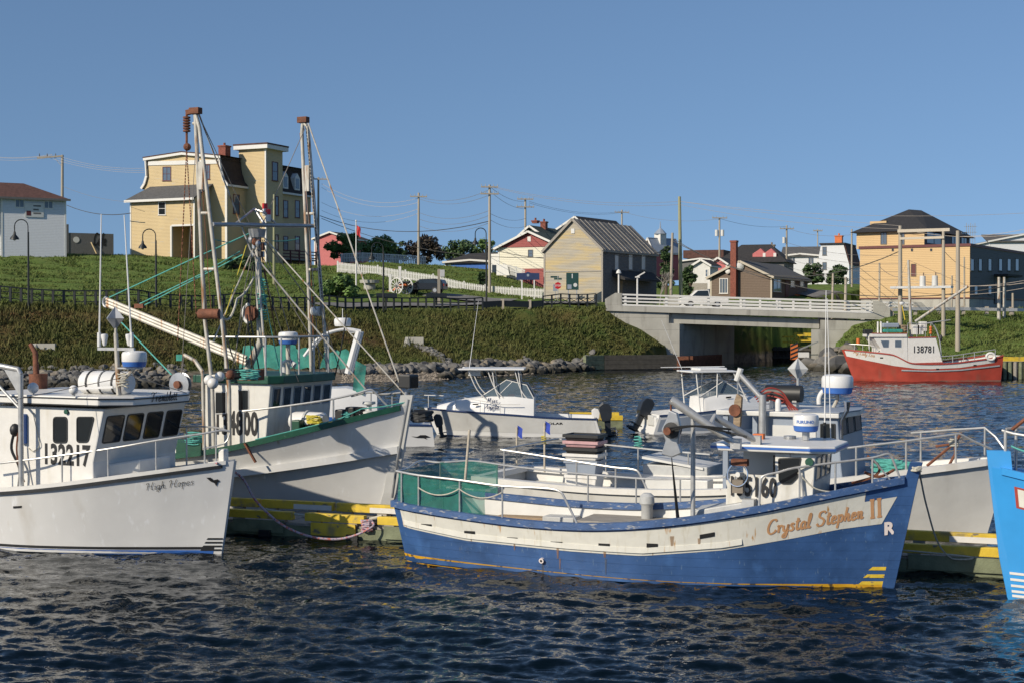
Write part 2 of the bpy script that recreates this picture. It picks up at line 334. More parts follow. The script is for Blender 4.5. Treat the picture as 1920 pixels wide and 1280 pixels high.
# stroke lettering (ribbons), for the hand-painted script names
GL = {
 'C': (.8, [[(.72, .85), (.6, 1), (.3, .95), (.1, .6), (.12, .2), (.35, 0), (.65, .1), (.75, .25)]]),
 'S': (.75, [[(.68, .85), (.5, 1), (.22, .92), (.2, .65), (.45, .5), (.62, .3), (.5, .03), (.2, .0), (.05, .18)]]),
 'H': (1.0, [[(.0, .75), (.12, .95), (.28, .92), (.22, .5), (.12, 0)], [(.85, 1), (.72, .6), (.66, .15), (.78, 0), (.95, .1)], [(.1, .45), (.4, .52), (.75, .5)]]),
 'T': (.75, [[(.0, .85), (.2, 1), (.55, .93), (.85, 1)], [(.45, .94), (.4, .5), (.35, .08), (.2, .0)]]),
 'M': (.95, [[(.0, .05), (.15, .5), (.22, 1), (.42, .2), (.62, 1), (.75, .4), (.8, .0), (.95, .1)]]),
 'A': (.8, [[(.0, .0), (.3, .5), (.5, 1), (.6, .5), (.65, .0), (.8, .1)], [(.2, .4), (.62, .4)]]),
 'L': (.7, [[(.5, .9), (.35, 1), (.25, .7), (.2, .1), (.05, .05), (.3, .08), (.6, .0), (.7, .1)]]),
 'r': (.42, [[(.0, .42), (.1, .5), (.12, .0)], [(.12, .3), (.22, .48), (.36, .46), (.4, .38)]]),
 'y': (.5, [[(.0, .48), (.04, .15), (.18, .05), (.34, .2), (.4, .5), (.36, .0), (.25, -.38), (.05, -.36), (.1, -.18), (.48, .08)]]),
 's': (.4, [[(.34, .42), (.2, .52), (.08, .4), (.25, .24), (.3, .1), (.15, .0), (.0, .06)]]),
 't': (.36, [[(.16, .85), (.12, .4), (.14, .08), (.24, .0), (.36, .1)], [(-.02, .58), (.34, .64)]]),
 'a': (.5, [[(.36, .42), (.22, .52), (.05, .35), (.06, .08), (.2, .0), (.34, .18), (.38, .5), (.36, .1), (.46, .0), (.52, .08)]]),
 'l': (.28, [[(.08, .2), (.22, .8), (.16, 1), (.08, .7), (.09, .1), (.18, .0), (.28, .1)]]),
 'e': (.42, [[(.04, .24), (.3, .3), (.28, .48), (.12, .5), (.03, .25), (.1, .02), (.26, .0), (.42, .12)]]),
 'p': (.5, [[(.02, .42), (.1, .52), (.1, .0), (.06, -.4)], [(.1, .38), (.25, .52), (.4, .38), (.34, .06), (.12, .04)]]),
 'h': (.52, [[(.06, .0), (.1, .6), (.14, 1)], [(.08, .25), (.22, .5), (.34, .42), (.33, .08), (.42, .0), (.52, .1)]]),
 'n': (.5, [[(.0, .42), (.08, .5), (.08, .0)], [(.08, .3), (.22, .5), (.34, .4), (.33, .06), (.42, .0), (.5, .12)]]),
 'm': (.72, [[(.0, .42), (.08, .5), (.08, .0)], [(.08, .3), (.2, .5), (.29, .4), (.29, .0)], [(.29, .3), (.42, .5), (.52, .4), (.52, .05), (.62, .0), (.7, .1)]]),
 'i': (.24, [[(.02, .4), (.1, .5), (.09, .08), (.16, .0), (.24, .08)], [(.11, .68), (.13, .74)]]),
 'g': (.5, [[(.38, .42), (.22, .52), (.05, .35), (.08, .08), (.22, .02), (.36, .2), (.4, .5), (.36, -.1), (.22, -.36), (.04, -.28), (.2, -.08), (.48, .08)]]),
 'o': (.46, [[(.2, .52), (.05, .4), (.05, .1), (.2, .0), (.36, .14), (.36, .4), (.2, .52), (.3, .42), (.46, .46)]]),
 'b': (.46, [[(.12, 1), (.06, .5), (.08, .05), (.24, .0), (.36, .2), (.3, .46), (.1, .38)]]),
 'd': (.5, [[(.36, .4), (.2, .5), (.04, .3), (.1, .02), (.3, .08), (.38, .5), (.42, 1), (.38, .3), (.4, .05), (.52, .08)]]),
 'I': (.4, [[(.05, 1), (.35, 1)], [(.2, 1), (.2, 0)], [(.05, 0), (.35, 0)]]),
 '&': (.7, [[(.7, .1), (.4, .5), (.25, .85), (.4, 1), (.5, .85), (.15, .35), (.15, .1), (.35, .0), (.65, .4)]]),
 'f': (.36, [[(.34, .9), (.22, 1), (.14, .8), (.12, .0), (.06, -.25)], [(.0, .5), (.3, .52)]]),
 ' ': (.34, [])}
def script(txt, size, wid, shear=.22):
    x = 0; tris = []; qu = []
    for ch in txt:
        adv, strokes = GL[ch]
        for st in strokes:
            p = spline([(a+b*shear+x, b, 0) for a, b in st], 5); n = len(p); row = []
            for i in range(n):
                d = (p[min(i+1, n-1)]-p[max(i-1, 0)]); d = d.normalized() if d.length > 1e-6 else V((1, 0, 0))
                w = wid*(.65+.5*abs(d.y))/2; s_ = V((-d.y, d.x, 0))*w
                row.append((p[i]+s_, p[i]-s_))
            qu.append(row)
        x += adv+.06
    return [[(a*size, b*size) for a, b in r] for r in qu], x*size
def block(txt, size, bold=.02, squash=1.):
    cu = bpy.data.curves.new('t', 'FONT'); cu.body = txt; cu.size = size; cu.offset = bold*size; cu.resolution_u = 3; cu.space_character = 1.05
    o = bpy.data.objects.new('t', cu); COL.objects.link(o); bpy.context.view_layer.update()
    dg = bpy.context.evaluated_depsgraph_get(); me = bpy.data.meshes.new_from_object(o.evaluated_get(dg))
    bm = bmesh.new(); bm.from_mesh(me); bmesh.ops.remove_doubles(bm, verts=bm.verts, dist=1e-5); bmesh.ops.triangulate(bm, faces=bm.faces)
    for _ in range(2): bmesh.ops.subdivide_edges(bm, edges=[e for e in bm.edges if e.calc_length() > .3*size], cuts=1)
    bmesh.ops.triangulate(bm, faces=bm.faces)
    bm.verts.index_update(); vs = [(v.co.x*squash, v.co.y) for v in bm.verts]; fs = [tuple(v.index for v in f.verts) for f in bm.faces]
    bm.free(); bpy.data.objects.remove(o); bpy.data.curves.remove(cu); bpy.data.meshes.remove(me); return vs, fs
def lettering(parent, name, fn, mat, blk=None, scr=None):
    mb = MB()
    if blk: mb.add([fn(u, w) for u, w in blk[0]], blk[1])
    if scr:
        for r in scr: mb.grid([[fn(p.x, p.y) for p in ab] for ab in r])
    me = bpy.data.meshes.new(name); me.from_pydata(mb.v, [], mb.f); me.materials.append(m[mat]); return link(name, me, parent)
def planefn(o, ux, uy, off): # text on a plane
    o, ux, uy = V(o), V(ux), V(uy); n = ux.cross(uy).normalized()*off
    return lambda u, w: o + ux*u + uy*w + n
# ================================================================== SETTING
# terrain: profiles (distance, image row -> height) for a set of bearings; heights are real metres
COLS = [(-500, [(98, None), (103, 690), (113, 566), (140, 520), (165, 474)]),
        (0,    [(98, None), (103, 690), (113, 566), (140, 520), (165, 474)]),
        (250,  [(100, None), (105, 690), (116, 571), (145, 522), (168, 479)]),
        (450,  [(104, None), (109, 688), (122, 577), (148, 530), (170, 489)]),
        (620,  [(107, None), (114, 680), (128, 580), (150, 545), (175, 500)]),
        (700,  [(109, None), (117, 678), (132, 582), (150, 542), (180, 492)]),
        (820,  [(112, None), (119, 677), (135, 582), (150, 556), (185, 498)]),
        (930,  [(120, None), (126, 674), (138, 579), (150, 561), (185, 508)]),
        (1050, [(127, None), (132, 668), (140, 575), (150, 562), (180, 546)]),
        (1130, [(133, None), (134, 664), (140.5, 574), (150, 564), (180, 550), (212, 541)]),
        (1200, [(134.5, None), (135.3, 664), (139.5, 624), (152, 566), (180, 553), (212, 538)]),
        (1262, [(135.5, None), (136.3, 668), (139.8, 660), (152, 566), (178, 558), (212, 535)]),
        (1530, [(135, None), (136, 664), (139.5, 643), (152, 578), (172, 562), (200, 533)]),
        (1600, [(127, None), (129, 668), (139.5, 612), (152, 580), (168, 564), (195, 532)]),
        (1680, [(119.5, None), (122, 675), (139.5, 592), (150, 580), (168, 566), (195, 540)]),
        (1800, [(118, None), (121, 672), (140, 592), (150, 583), (165, 580)]),
        (1900, [(118, None), (121, 672), (140, 594), (150, 585), (165, 582)]),
        (2600, [(118, None), (121, 672), (140, 594), (150, 585), (165, 582)])]
PROF = []
for x, rows in COLS:
    p = [(60, -4.), (rows[0][0]-5, -1.6)]
    for D, y in rows: p.append((D, -.05 if y is None else T(x, y, D).z))
    p += [(rows[-1][0]+70, p[-1][1]+.6), (900, p[-1][1]+1), (4000, p[-1][1]-2)]
    PROF.append((x, p))
def hgt0(X, Y):
    px = CX + F*X/Y; i = 0
    while i < len(PROF)-2 and px > PROF[i+1][0]: i += 1
    (xa, pa), (xb, pb) = PROF[i], PROF[i+1]; u = min(1, max(0, (px-xa)/(xb-xa)))
    return lerp(lin(pa, Y), lin(pb, Y), u)
# the channel under the bridge
CH0 = V((16.45, 140)); CHD = V((7.4, 11)).normalized(); CHN = V((CHD.y, -CHD.x)); CHW = 13.0
def chan(X, Y): d = V((X, Y))-CH0; return d.dot(CHN), d.dot(CHD)
def hgt(X, Y):
    z = hgt0(X, Y); a, b = chan(X, Y)
    if -.9 < a < CHW+1. and -6 < b < 25: return -1.6
    if 5 < a < 200 and -6 < b < 25 and False: return z
    if -.9 < a < CHW+6 and b >= 25: return min(z, 1.25+(b-25)*.10)
    return z
def ground(X, Y): return V((X, Y, hgt(X, Y)))
Xs = np.concatenate([[-2500, -800, -300, -140], np.arange(-80, 72.1, .55), [110, 160, 300, 900, 2500]])
Ys = np.concatenate([[60, 80], np.arange(92, 190, .55), np.arange(190, 300, 6), [330, 400, 600, 1200, 3500]])
tv = []
for Y in Ys:
    for X in Xs:
        z = hgt(X, Y)
        if 92 <= Y < 200 and z > .6: z += .22*noise.noise(V((X*.35, Y*.35, 0))) + .10*noise.noise(V((X*1.1, Y*1.1, 3)))
        tv.append((X, Y, z))
nx = len(Xs)
tf = [(j*nx+i, j*nx+i+1, (j+1)*nx+i+1, (j+1)*nx+i) for j in range(len(Ys)-1) for i in range(nx-1)]
me = bpy.data.meshes.new('hillside'); me.from_pydata(tv, [], tf)
for p in me.polygons: p.use_smooth = True
gm = bpy.data.materials.new('grassland'); gm.use_nodes = True; N = gm.node_tree.nodes; Lk = gm.node_tree.links; b_ = N['Principled BSDF']; b_.inputs['Roughness'].default_value = .95; b_.inputs['Specular IOR Level'].default_value = .1
geo = N.new('ShaderNodeNewGeometry')
def gnz(sc, det=5):
    t = N.new('ShaderNodeTexNoise'); t.inputs['Scale'].default_value = sc; t.inputs['Detail'].default_value = det; Lk.new(geo.outputs['Position'], t.inputs['Vector']); return t.outputs['Fac']
def gramp(src, a, b):
    r = N.new('ShaderNodeMapRange'); r.inputs[1].default_value = a; r.inputs[2].default_value = b; Lk.new(src, r.inputs[0]); return r.outputs[0]
def gmix(f, a, b):
    mx = N.new('ShaderNodeMix'); mx.data_type = 'RGBA'; Lk.new(f, mx.inputs[0])
    for k, s_ in ((6, a), (7, b)):
        if isinstance(s_, tuple): mx.inputs[k].default_value = (*s_, 1)
        else: Lk.new(s_, mx.inputs[k])
    return mx.outputs[2]
def grass_colour():
    sp = N.new('ShaderNodeSeparateXYZ'); Lk.new(geo.outputs['Position'], sp.inputs[0])
    low = gmix(gramp(gnz(.22), .38, .62), (.072, .088, .023), (.108, .090, .032))
    low = gmix(gramp(gnz(.8), .45, .7), low, (.052, .080, .021))
    low = gmix(gramp(gnz(.11), .5, .68), low, (.105, .066, .030)); low = gmix(gramp(gnz(2.1), .62, .72), low, (.13, .115, .055))
    high = gmix(gramp(gnz(.25), .4, .62), (.098, .150, .034), (.128, .172, .045))
    high = gmix(gramp(gnz(1.3), .5, .75), high, (.062, .100, .024))
    east = gramp(sp.outputs['X'], 24, 30)
    zz = N.new('ShaderNodeMath'); zz.operation = 'MULTIPLY_ADD'; Lk.new(east, zz.inputs[0]); zz.inputs[1].default_value = 5.; Lk.new(sp.outputs['Z'], zz.inputs[2])
    return gmix(gramp(zz.outputs[0], 5.2, 6.6), low, high), sp
gc, sp_ = grass_colour()
gz = N.new('ShaderNodeMath'); gz.operation = 'ADD'; Lk.new(sp_.outputs['Z'], gz.inputs[0]); gz.inputs[1].default_value = 0
gcol = gmix(gramp(gz.outputs[0], .75, 1.25), gmix(gramp(gnz(2.5), .35, .65), (.10, .085, .065), (.20, .17, .135)), gc)
Lk.new(gcol, b_.inputs['Base Color'])
me.materials.append(gm); hill = struct(link('hillside', me))
m['tuft'] = bpy.data.materials.new('tuft'); m['tuft'].use_nodes = True; N = m['tuft'].node_tree.nodes; Lk = m['tuft'].node_tree.links; b_ = N['Principled BSDF']; b_.inputs['Roughness'].default_value = .8; b_.inputs['Specular IOR Level'].default_value = .15
geo = N.new('ShaderNodeNewGeometry'); gc, _ = grass_colour()
br = gmix(gramp(gnz(3.), .35, .7), gc, (.120, .130, .045)); Lk.new(br, b_.inputs['Base Color'])
# grass and weeds: short crossed blades over the banks
def tufts(name, n, sampler, hmin, hmax, seed):
    r = random.Random(seed); vs = []; fs = []
    for _ in range(n):
        X, Y = sampler(r); z = hgt(X, Y)
        if z < .9: continue
        a0, b0 = chan(X, Y)
        if -1 < a0 < CHW+1.5 and -8 < b0 < 30: continue
        if X > 9.2 and 139.5 < Y < 155 and X < 40: continue
        dens = noise.noise(V((X*.4, Y*.4, 9)))
        h = r.uniform(hmin, hmax)*(1+.9*dens)*(2. if r.random() < .04 else 1); k = 3
        for q in range(k):
            a = r.uniform(0, 6.28); w = r.uniform(.04, .10); dx, dy = math.cos(a)*w, math.sin(a)*w
            ox, oy = r.uniform(-.18, .18), r.uniform(-.18, .18); lx, ly = r.uniform(-.3, .3), r.uniform(-.3, .3)
            i = len(vs); vs += [(X+ox-dx, Y+oy-dy, z-.08), (X+ox+dx, Y+oy+dy, z-.08), (X+ox+lx, Y+oy+ly, z+h*r.uniform(.7, 1.15))]; fs.append((i, i+1, i+2))
    me = bpy.data.meshes.new(name); me.from_pydata(vs, [], fs); me.materials.append(m['tuft']); o = link(name, me); stuff(o); return o
def s_low(r):
    while 1:
        px = r.uniform(-60, 1265); D = r.uniform(100, 142); X = (px-CX)/F*D; z = hgt(X, D)
        lim = float(np.interp(px, [0, 250, 450, 620, 700, 820, 930, 1050, 1130, 1265], [113, 116, 122, 128, 132, 135, 138, 140, 140.5, 139.6]))
        if D < lim: return X, D
def s_high(r):
    while 1:
        px = r.uniform(-60, 1010); D = r.uniform(112, 188); X = (px-CX)/F*D
        lim = float(np.interp(px, [0, 250, 450, 620, 700, 820, 930, 1050], [113, 116, 122, 128, 132, 135, 138, 140]))
        if D > lim and not (px > 630 and D < lim+12 and D < 152): return X, D
def s_right(r):
    while 1:
        px = r.uniform(1535, 1980); D = r.uniform(119, 166); return (px-CX)/F*D, D
tag(tufts('bank_grass', 60000, s_low, .12, .36, 1), 'rough olive weeds covering the lower harbour bank', 'grass')
tag(tufts('lawn_grass', 30000, s_high, .07, .2, 2), 'green grass on the hill below the yellow house', 'grass')
tag(tufts('verge_grass', 24000, s_right, .10, .26, 3), 'bright green grass on the bank behind the red boat', 'grass')
# water: real waves, finer ripples in the material
wr = random.Random(11)
WV = []
for k in range(110):
    lam = .26*(2.2/.26)**(wr.random()**1.3); th = wr.gauss(1.45, .55); kk = 2*math.pi/lam
    WV.append((kk*math.cos(th), kk*math.sin(th), wr.uniform(0, 6.28), .0036*lam**.62, lam))
wy = [13.]
while wy[-1] < 190: wy.append(wy[-1]+(min(.06*(wy[-1]/19)**2, .26) if wy[-1] < 142 else 2.))
wy = np.array(wy); dyr = np.gradient(wy)[:, None]; wu = np.linspace(-.47, .47, 560)
YY, UU = np.meshgrid(wy, wu, indexing='ij'); XX = UU*YY; ZZ = np.zeros_like(XX)
for kx, ky, ph, am, lam in WV:
    fade = np.clip((lam/(2.4*dyr)-.25)*1.2, .0, 1)*np.ones_like(YY)
    a = kx*XX+ky*YY+ph; ZZ += am*fade*(np.sin(a)+.3*np.sin(2*a+1.57))
wvx = np.stack([XX, YY, ZZ], -1).reshape(-1, 3); nr, nc = XX.shape
idx = np.arange(nr*nc).reshape(nr, nc); wf = np.stack([idx[:-1, :-1], idx[:-1, 1:], idx[1:, 1:], idx[1:, :-1]], -1).reshape(-1, 4)
me = bpy.data.meshes.new('water'); me.from_pydata(wvx.tolist(), [], wf.tolist()); me.polygons.foreach_set('use_smooth', [True]*len(me.polygons))
wm = bpy.data.materials.new('water'); wm.use_nodes = True; N = wm.node_tree.nodes; Lk = wm.node_tree.links; b_ = N['Principled BSDF']
b_.inputs['Base Color'].default_value = (.001, .004, .007, 1); b_.inputs['Specular IOR Level'].default_value = .42; b_.inputs['Roughness'].default_value = .035; b_.inputs['IOR'].default_value = 1.33
geo = N.new('ShaderNodeNewGeometry'); last = geo.outputs['Normal']
for sc, stx, k in ((2.6, (.6, 1.5, 1), .30), (6.5, (.65, 1.5, 1), .42), (17., (.75, 1.4, 1), .34)):
    mp = N.new('ShaderNodeMapping'); mp.inputs['Scale'].default_value = stx; mp.inputs['Rotation'].default_value = (0, 0, .2); Lk.new(geo.outputs['Position'], mp.inputs[0])
    t = N.new('ShaderNodeTexNoise'); t.inputs['Scale'].default_value = sc; t.inputs['Detail'].default_value = 2; t.inputs['Distortion'].default_value = .4; Lk.new(mp.outputs[0], t.inputs['Vector'])
    su = N.new('ShaderNodeVectorMath'); su.operation = 'SUBTRACT'; Lk.new(t.outputs['Color'], su.inputs[0]); su.inputs[1].default_value = (.5, .5, .5)
    mu = N.new('ShaderNodeVectorMath'); mu.operation = 'MULTIPLY'; Lk.new(su.outputs[0], mu.inputs[0]); mu.inputs[1].default_value = (k*.7, k, 0)
    ad = N.new('ShaderNodeVectorMath'); ad.operation = 'ADD'; Lk.new(last, ad.inputs[0]); Lk.new(mu.outputs[0], ad.inputs[1]); last = ad.outputs[0]
nm = N.new('ShaderNodeVectorMath'); nm.operation = 'NORMALIZE'; Lk.new(last, nm.inputs[0])
Lk.new(nm.outputs[0], b_.inputs['Normal']); me.materials.append(wm); struct(link('water', me))
mb = MB(); mb.add([(-2500, -60, -.5), (2500, -60, -.5), (2500, 400, -.5), (-2500, 400, -.5)], [(0, 1, 2, 3)]); struct(mb.build('seabed', 'stonedark'))
# stones of the shore
def rock_mesh(seed, mat):
    bm = bmesh.new(); bmesh.ops.create_icosphere(bm, subdivisions=2, radius=1); r = random.Random(seed); o = V((r.random()*50, r.random()*50, 0))
    pl = [V((r.gauss(0, 1), r.gauss(0, 1), r.gauss(0, 1))).normalized() for _ in range(7)]
    for v in bm.verts:
        d = v.co.normalized(); s_ = 1+.22*noise.noise(d*1.3+o); p = d*s_
        for n_ in pl:
            e = p.dot(n_)-.62
            if e > 0: p -= n_*e
        v.co = p
    me = bpy.data.meshes.new('stone'); bm.to_mesh(me); bm.free(); me.materials.append(m[mat]); return me
RK = [rock_mesh(i, ['stone', 'stone', 'stonebrown', 'stonedark', 'stone', 'stonebrown'][i % 6]) for i in range(12)]
rocks = []
def put_rock(X, Y, s_, lift=0., zz=None):
    z = hgt(X, Y) if zz is None else zz
    rocks.append((s_*F/Y, V((X, Y, max(z, -.15)+s_*.25+lift)), (s_*rng.uniform(.8, 1.3), s_*rng.uniform(.7, 1.1), s_*rng.uniform(.6, .9)), rng.randrange(12)))
for _ in range(560):
    px = rng.uniform(-10, 345); D = float(np.interp(px, [0, 250, 450], [98, 100, 104]))+rng.uniform(.2, 4.8); put_rock((px-CX)/F*D, D, rng.choice([.16, .2, .25, .3, .36, .46]))
for _ in range(760):
    px = rng.uniform(640, 1112); D = float(np.interp(px, [620, 700, 820, 930, 1050, 1130], [107, 109, 112, 120, 127, 133])); top = 5.0 if px < 1000 else 2.6
    D += rng.uniform(3.2 if px < 830 else .3, top); put_rock((px-CX)/F*D, D, rng.choice([.15, .2, .25, .3, .36, .45, .6]))
for k in range(110):
    u = rng.random(); px = 790+u*70+rng.uniform(-16, 14); D = 122.5-u*4.5; put_rock((px-CX)/F*D, D, rng.uniform(.16, .34))
for k in range(46):
    px = rng.uniform(1523, 1592); D = float(np.interp(px, [1523, 1600], [134, 127]))+rng.uniform(-1, 5); put_rock((px-CX)/F*D, D, rng.choice([.5, .7, .9, 1.2]))
rocks.sort(key=lambda q: -q[0])
rest = MB()
for i, (sz, p, s3, k) in enumerate(rocks):
    rot = Matrix.Rotation(rng.uniform(0, 6.28), 4, 'Z') @ Matrix.Rotation(rng.uniform(-.5, .5), 4, 'X')
    if i < 300:
        o = link('stone', RK[k], hill); o.matrix_local = Matrix.Translation(p) @ rot @ Matrix.Diagonal((*s3, 1))
    else:
        M4 = Matrix.Translation(p) @ rot @ Matrix.Diagonal((*s3, 1)); rest.add([M4 @ v.co for v in RK[k].vertices], [tuple(f.vertices) for f in RK[k].polygons])
stuff(rest.build('shore_stones', 'stone', hill))
# small pebbles of the gravel beach
pb = MB()
for k in range(1500):
    px = rng.uniform(640, 1000); D = float(np.interp(px, [620, 700, 820, 930, 1050], [107, 109, 112, 120, 127]))+rng.uniform(-.3, 5); X = (px-CX)/F*D; s_ = rng.uniform(.05, .16); z = max(hgt(X, D), 0)
    pb.add([(X-s_, D, z), (X+s_, D-.05, z), (X, D-s_, z), (X, D+s_, z), (X+rng.uniform(-.03, .03), D, z+s_*.8)], [(0, 2, 4), (2, 1, 4), (1, 3, 4), (3, 0, 4)])
stuff(pb.build('beach_pebbles', 'stonetan', hill))
# road and path draped over the ground
def ribbon(name, pts, wd, mat, lift=.06, n=60):
    rows = []; P = spline([V((x, y, 0)) for x, y in pts], 10)
    for i, p in enumerate(P):
        d = (P[min(i+1, len(P)-1)]-P[max(i-1, 0)]).normalized(); s_ = V((-d.y, d.x, 0))
        rows.append([V((*(p+s_*k*wd/4).xy, 0)) for k in (-2, -1, 0, 1, 2)])
    for r_ in rows:
        for q in r_: q.z = hgt(q.x, q.y)+lift
    return struct(MB().grid(rows).build(name, mat, smooth=True))
def at(px, D): return ((px-CX)/F*D, D)
ribbon('path', [at(590, 129.5), at(660, 133), at(740, 136.2), at(820, 138.5), at(900, 141.5), at(980, 143), at(1060, 143.5), at(1120, 144.2)], 2.6, 'asphalt', .2)
ribbon('driveway', [at(800, 149.5), at(850, 149), at(900, 147), at(960, 146)], 5., 'asphalt', .16)
ribbon('road', [at(1690, 152), at(1640, 160), at(1560, 176), at(1500, 185), at(1380, 200)], 6., 'asphalt', .15)
# ------------------------------------------------------------------ bridge
YB = 140.; sk = V((7.4, 11, 0))*.95
br = thing('bridge', Frame((0, 0, 0), 0), 'concrete road bridge with white railings over the harbour channel', 'bridge')
def TB(px, py, dy=0.): return T(px, py, YB+dy)
def poly(pts, dy=0.): return [TB(x, y, dy) for x, y in pts]
MB().prism(poly([(1140, 582), (1254, 588), (1254, 606), (1274, 607), (1274, 706), (1140, 706)], .25), sk).build('abutment', 'concrete', br)
MB().prism(poly([(1521, 617), (1538, 617), (1538, 600), (1655, 601), (1655, 706), (1521, 706)], .25), sk).build('abutment', 'concrete', br)
MB().prism(poly([(1136, 573), (1669, 589), (1669, 600), (1136, 583)], 0), sk+V((.15, .2, 0))).build('deck', 'concrete', br)
MB().prism(poly([(1256, 588), (1536, 599), (1536, 616), (1256, 606)], .7), (0.3, .7, 0)).build('girder', 'concrete', br)
MB().prism(poly([(1256, 588), (1536, 599), (1536, 616), (1256, 606)], 5.), (0.3, .7, 0)).build('girder', 'concrete', br)
for yb in (0, 10.2):
    o_ = V((7.4*yb/11, 0, 0)); gl = -4 if yb else 0
    def Q(px, py, dy=0.): return TB(px, py, .05)+o_+V((0, yb+dy, 0))
    MB().prism([Q(*p) for p in [(1135, 573), (1135, 561), (1154, 549.5), (1166, 550), (1166, 574)]], (0, .5, 0)).build('parapet_end', 'concrete', br)
    MB().prism([Q(*p) for p in [(1637, 588), (1637, 564.5), (1653, 565), (1669, 580), (1669, 589)]], (0, .5, 0)).build('parapet_end', 'concrete', br)
    for px in (1173, 1211, 1250, 1290, 1329, 1363, 1396, 1430, 1463, 1507, 1550, 1590, 1628):
        if px in (1211, 1290, 1363, 1430, 1507, 1590) and yb == 0: continue
        y0 = lerp(573.5, 588, (px-1160)/480); p = Q(px, y0, .25); MB().cbox(p+V((0, 0, .56)), .24, .2, 1.2).build('rail_post', 'trim', br, bevel=.02)
    for f in (.05, .34, .62, .93):
        a = Q(1166, lerp(573, 551, f), .1); b = Q(1637, lerp(587, 565.5, f), .1)
        MB().bar(a, b, .10, .16).build('rail', 'trim', br)
# sheet piles and timber walls in the channel
for i in range(11):
    a = CH0 + CHD*(i*.95-1.) - CHN*(-.25); o = MB().cbox((a.x, a.y, .35), .55, .4, 1.5).build('sheet_pile', 'rust', br)
tw = thing('timber_wall', Frame((0, 0, 0), 0), 'timber retaining wall at the water left of the bridge', 'wall')
for k in range(3):
    a, b = T(1133, 690, 133), T(1268, 690, 134.6); MB().bar((a.x, a.y, .3+k*.44), (b.x, b.y, .3+k*.44), .4, .42).build('timber', 'darkwood', tw)
    a2 = T(1096, 690, 131.6); MB().bar((a2.x, a2.y, .3+k*.44), (a.x-.12, a.y, .3+k*.44), .4, .42).build('timber', 'greenwood', tw)
tw2 = thing('timber_wall', Frame((0, 0, 0), 0), 'dark plank retaining wall in the channel beyond the bridge', 'wall')
c0 = CH0+CHD*24.8
for k in range(27):
    p = c0+CHN*(k*.55-.6); MB().cbox((p.x, p.y, .5), .42, .3, 2.2+rng.uniform(-.1, .1)).build('plank', 'darkwood', tw2)
for zz in (.4, 1.3):
    a, b = c0+CHN*(-.9)-CHD*.3, c0+CHN*14.2-CHD*.3; MB().bar((a.x, a.y, zz), (b.x, b.y, zz), .2, .25).build('waler', 'darkwood', tw2)
def prop(name, label, cat, p, mat, fn, group=None):
    o = fn(MB()).build(name, mat); o.location = p; return tag(o, label, cat, group)
for i, (px, D) in enumerate(((1468, 163), (1508, 165), (1514, 163))):
    X, Y = at(px, D); fr = Frame(ground(X, Y), 0); t = thing("barrier", fr, ['low yellow barrier rail on the bank beyond the bridge', 'tall yellow barrier seen under the bridge by the right abutment', 'second yellow barrier beside the right abutment'][i], 'barrier')
    for q in (-.9, .9): MB().box(q-.05, q+.05, -.05, .05, -.3, 1.2).build('post', 'yellow', t)
    for zz in (.5, 1.1): MB().box(-1.2, 1.2, -.11, -.05, zz, zz+.2).build('rail', 'yellow', t)
# marker board and boom on the right abutment
fr = Frame(T(1489, 659, 138), 0); t = thing('channel_marker', fr, 'orange and black striped marker with white boards beside the right abutment', 'sign')
MB().box(-.35, .35, -.03, .03, -.75, .75).build('panel', 'orange', t)
for k in range(4): MB().prism([(-.35, -.035, -.75+k*.4), (.35, -.035, -.45+k*.4), (.35, -.035, -.27+k*.4), (-.35, -.035, -.57+k*.4)], (0, -.01, 0)).build('stripe', 'black', t)
MB().box(.38, 1.45, -.03, .03, -.55, -.05).build('name_board', 'trim', t)
MB().bar((.3, .1, .1), (2.45, .6, .95), .12).build('strut', 'galv', t); MB().bar((1.4, .1, -.3), (2.45, .6, -.3), .12).build('strut', 'galv', t)
# concrete outfall headwalls on the bank
for i, (x0, x1, y0, y1, D) in enumerate(((760, 794, 632, 657, 122.6), (62, 103, 644, 672, 106.5))):
    a, b, c, d = T(x0, y0, D), T(x1, y0, D), T(x1, y1+6, D), T(x0+14, y1+6, D)
    fr = Frame(ground(b.x, b.y), 0); t = thing('headwall', fr, ['concrete drain headwall above the heap of small stones', 'concrete drain headwall by the rusty stovepipe'][i], 'headwall')
    MB().prism([fr.l(p) for p in (a, b, c, d)], (0, .35, 0)).build('wall', 'concrete', t); 
    MB().prism([fr.l(p) for p in (a, a+V((-.2, -1.0, -1.2)), d+V((-.2, -1., -.3)), d)], (.25, 0, 0)).build('wing', 'concrete', t)
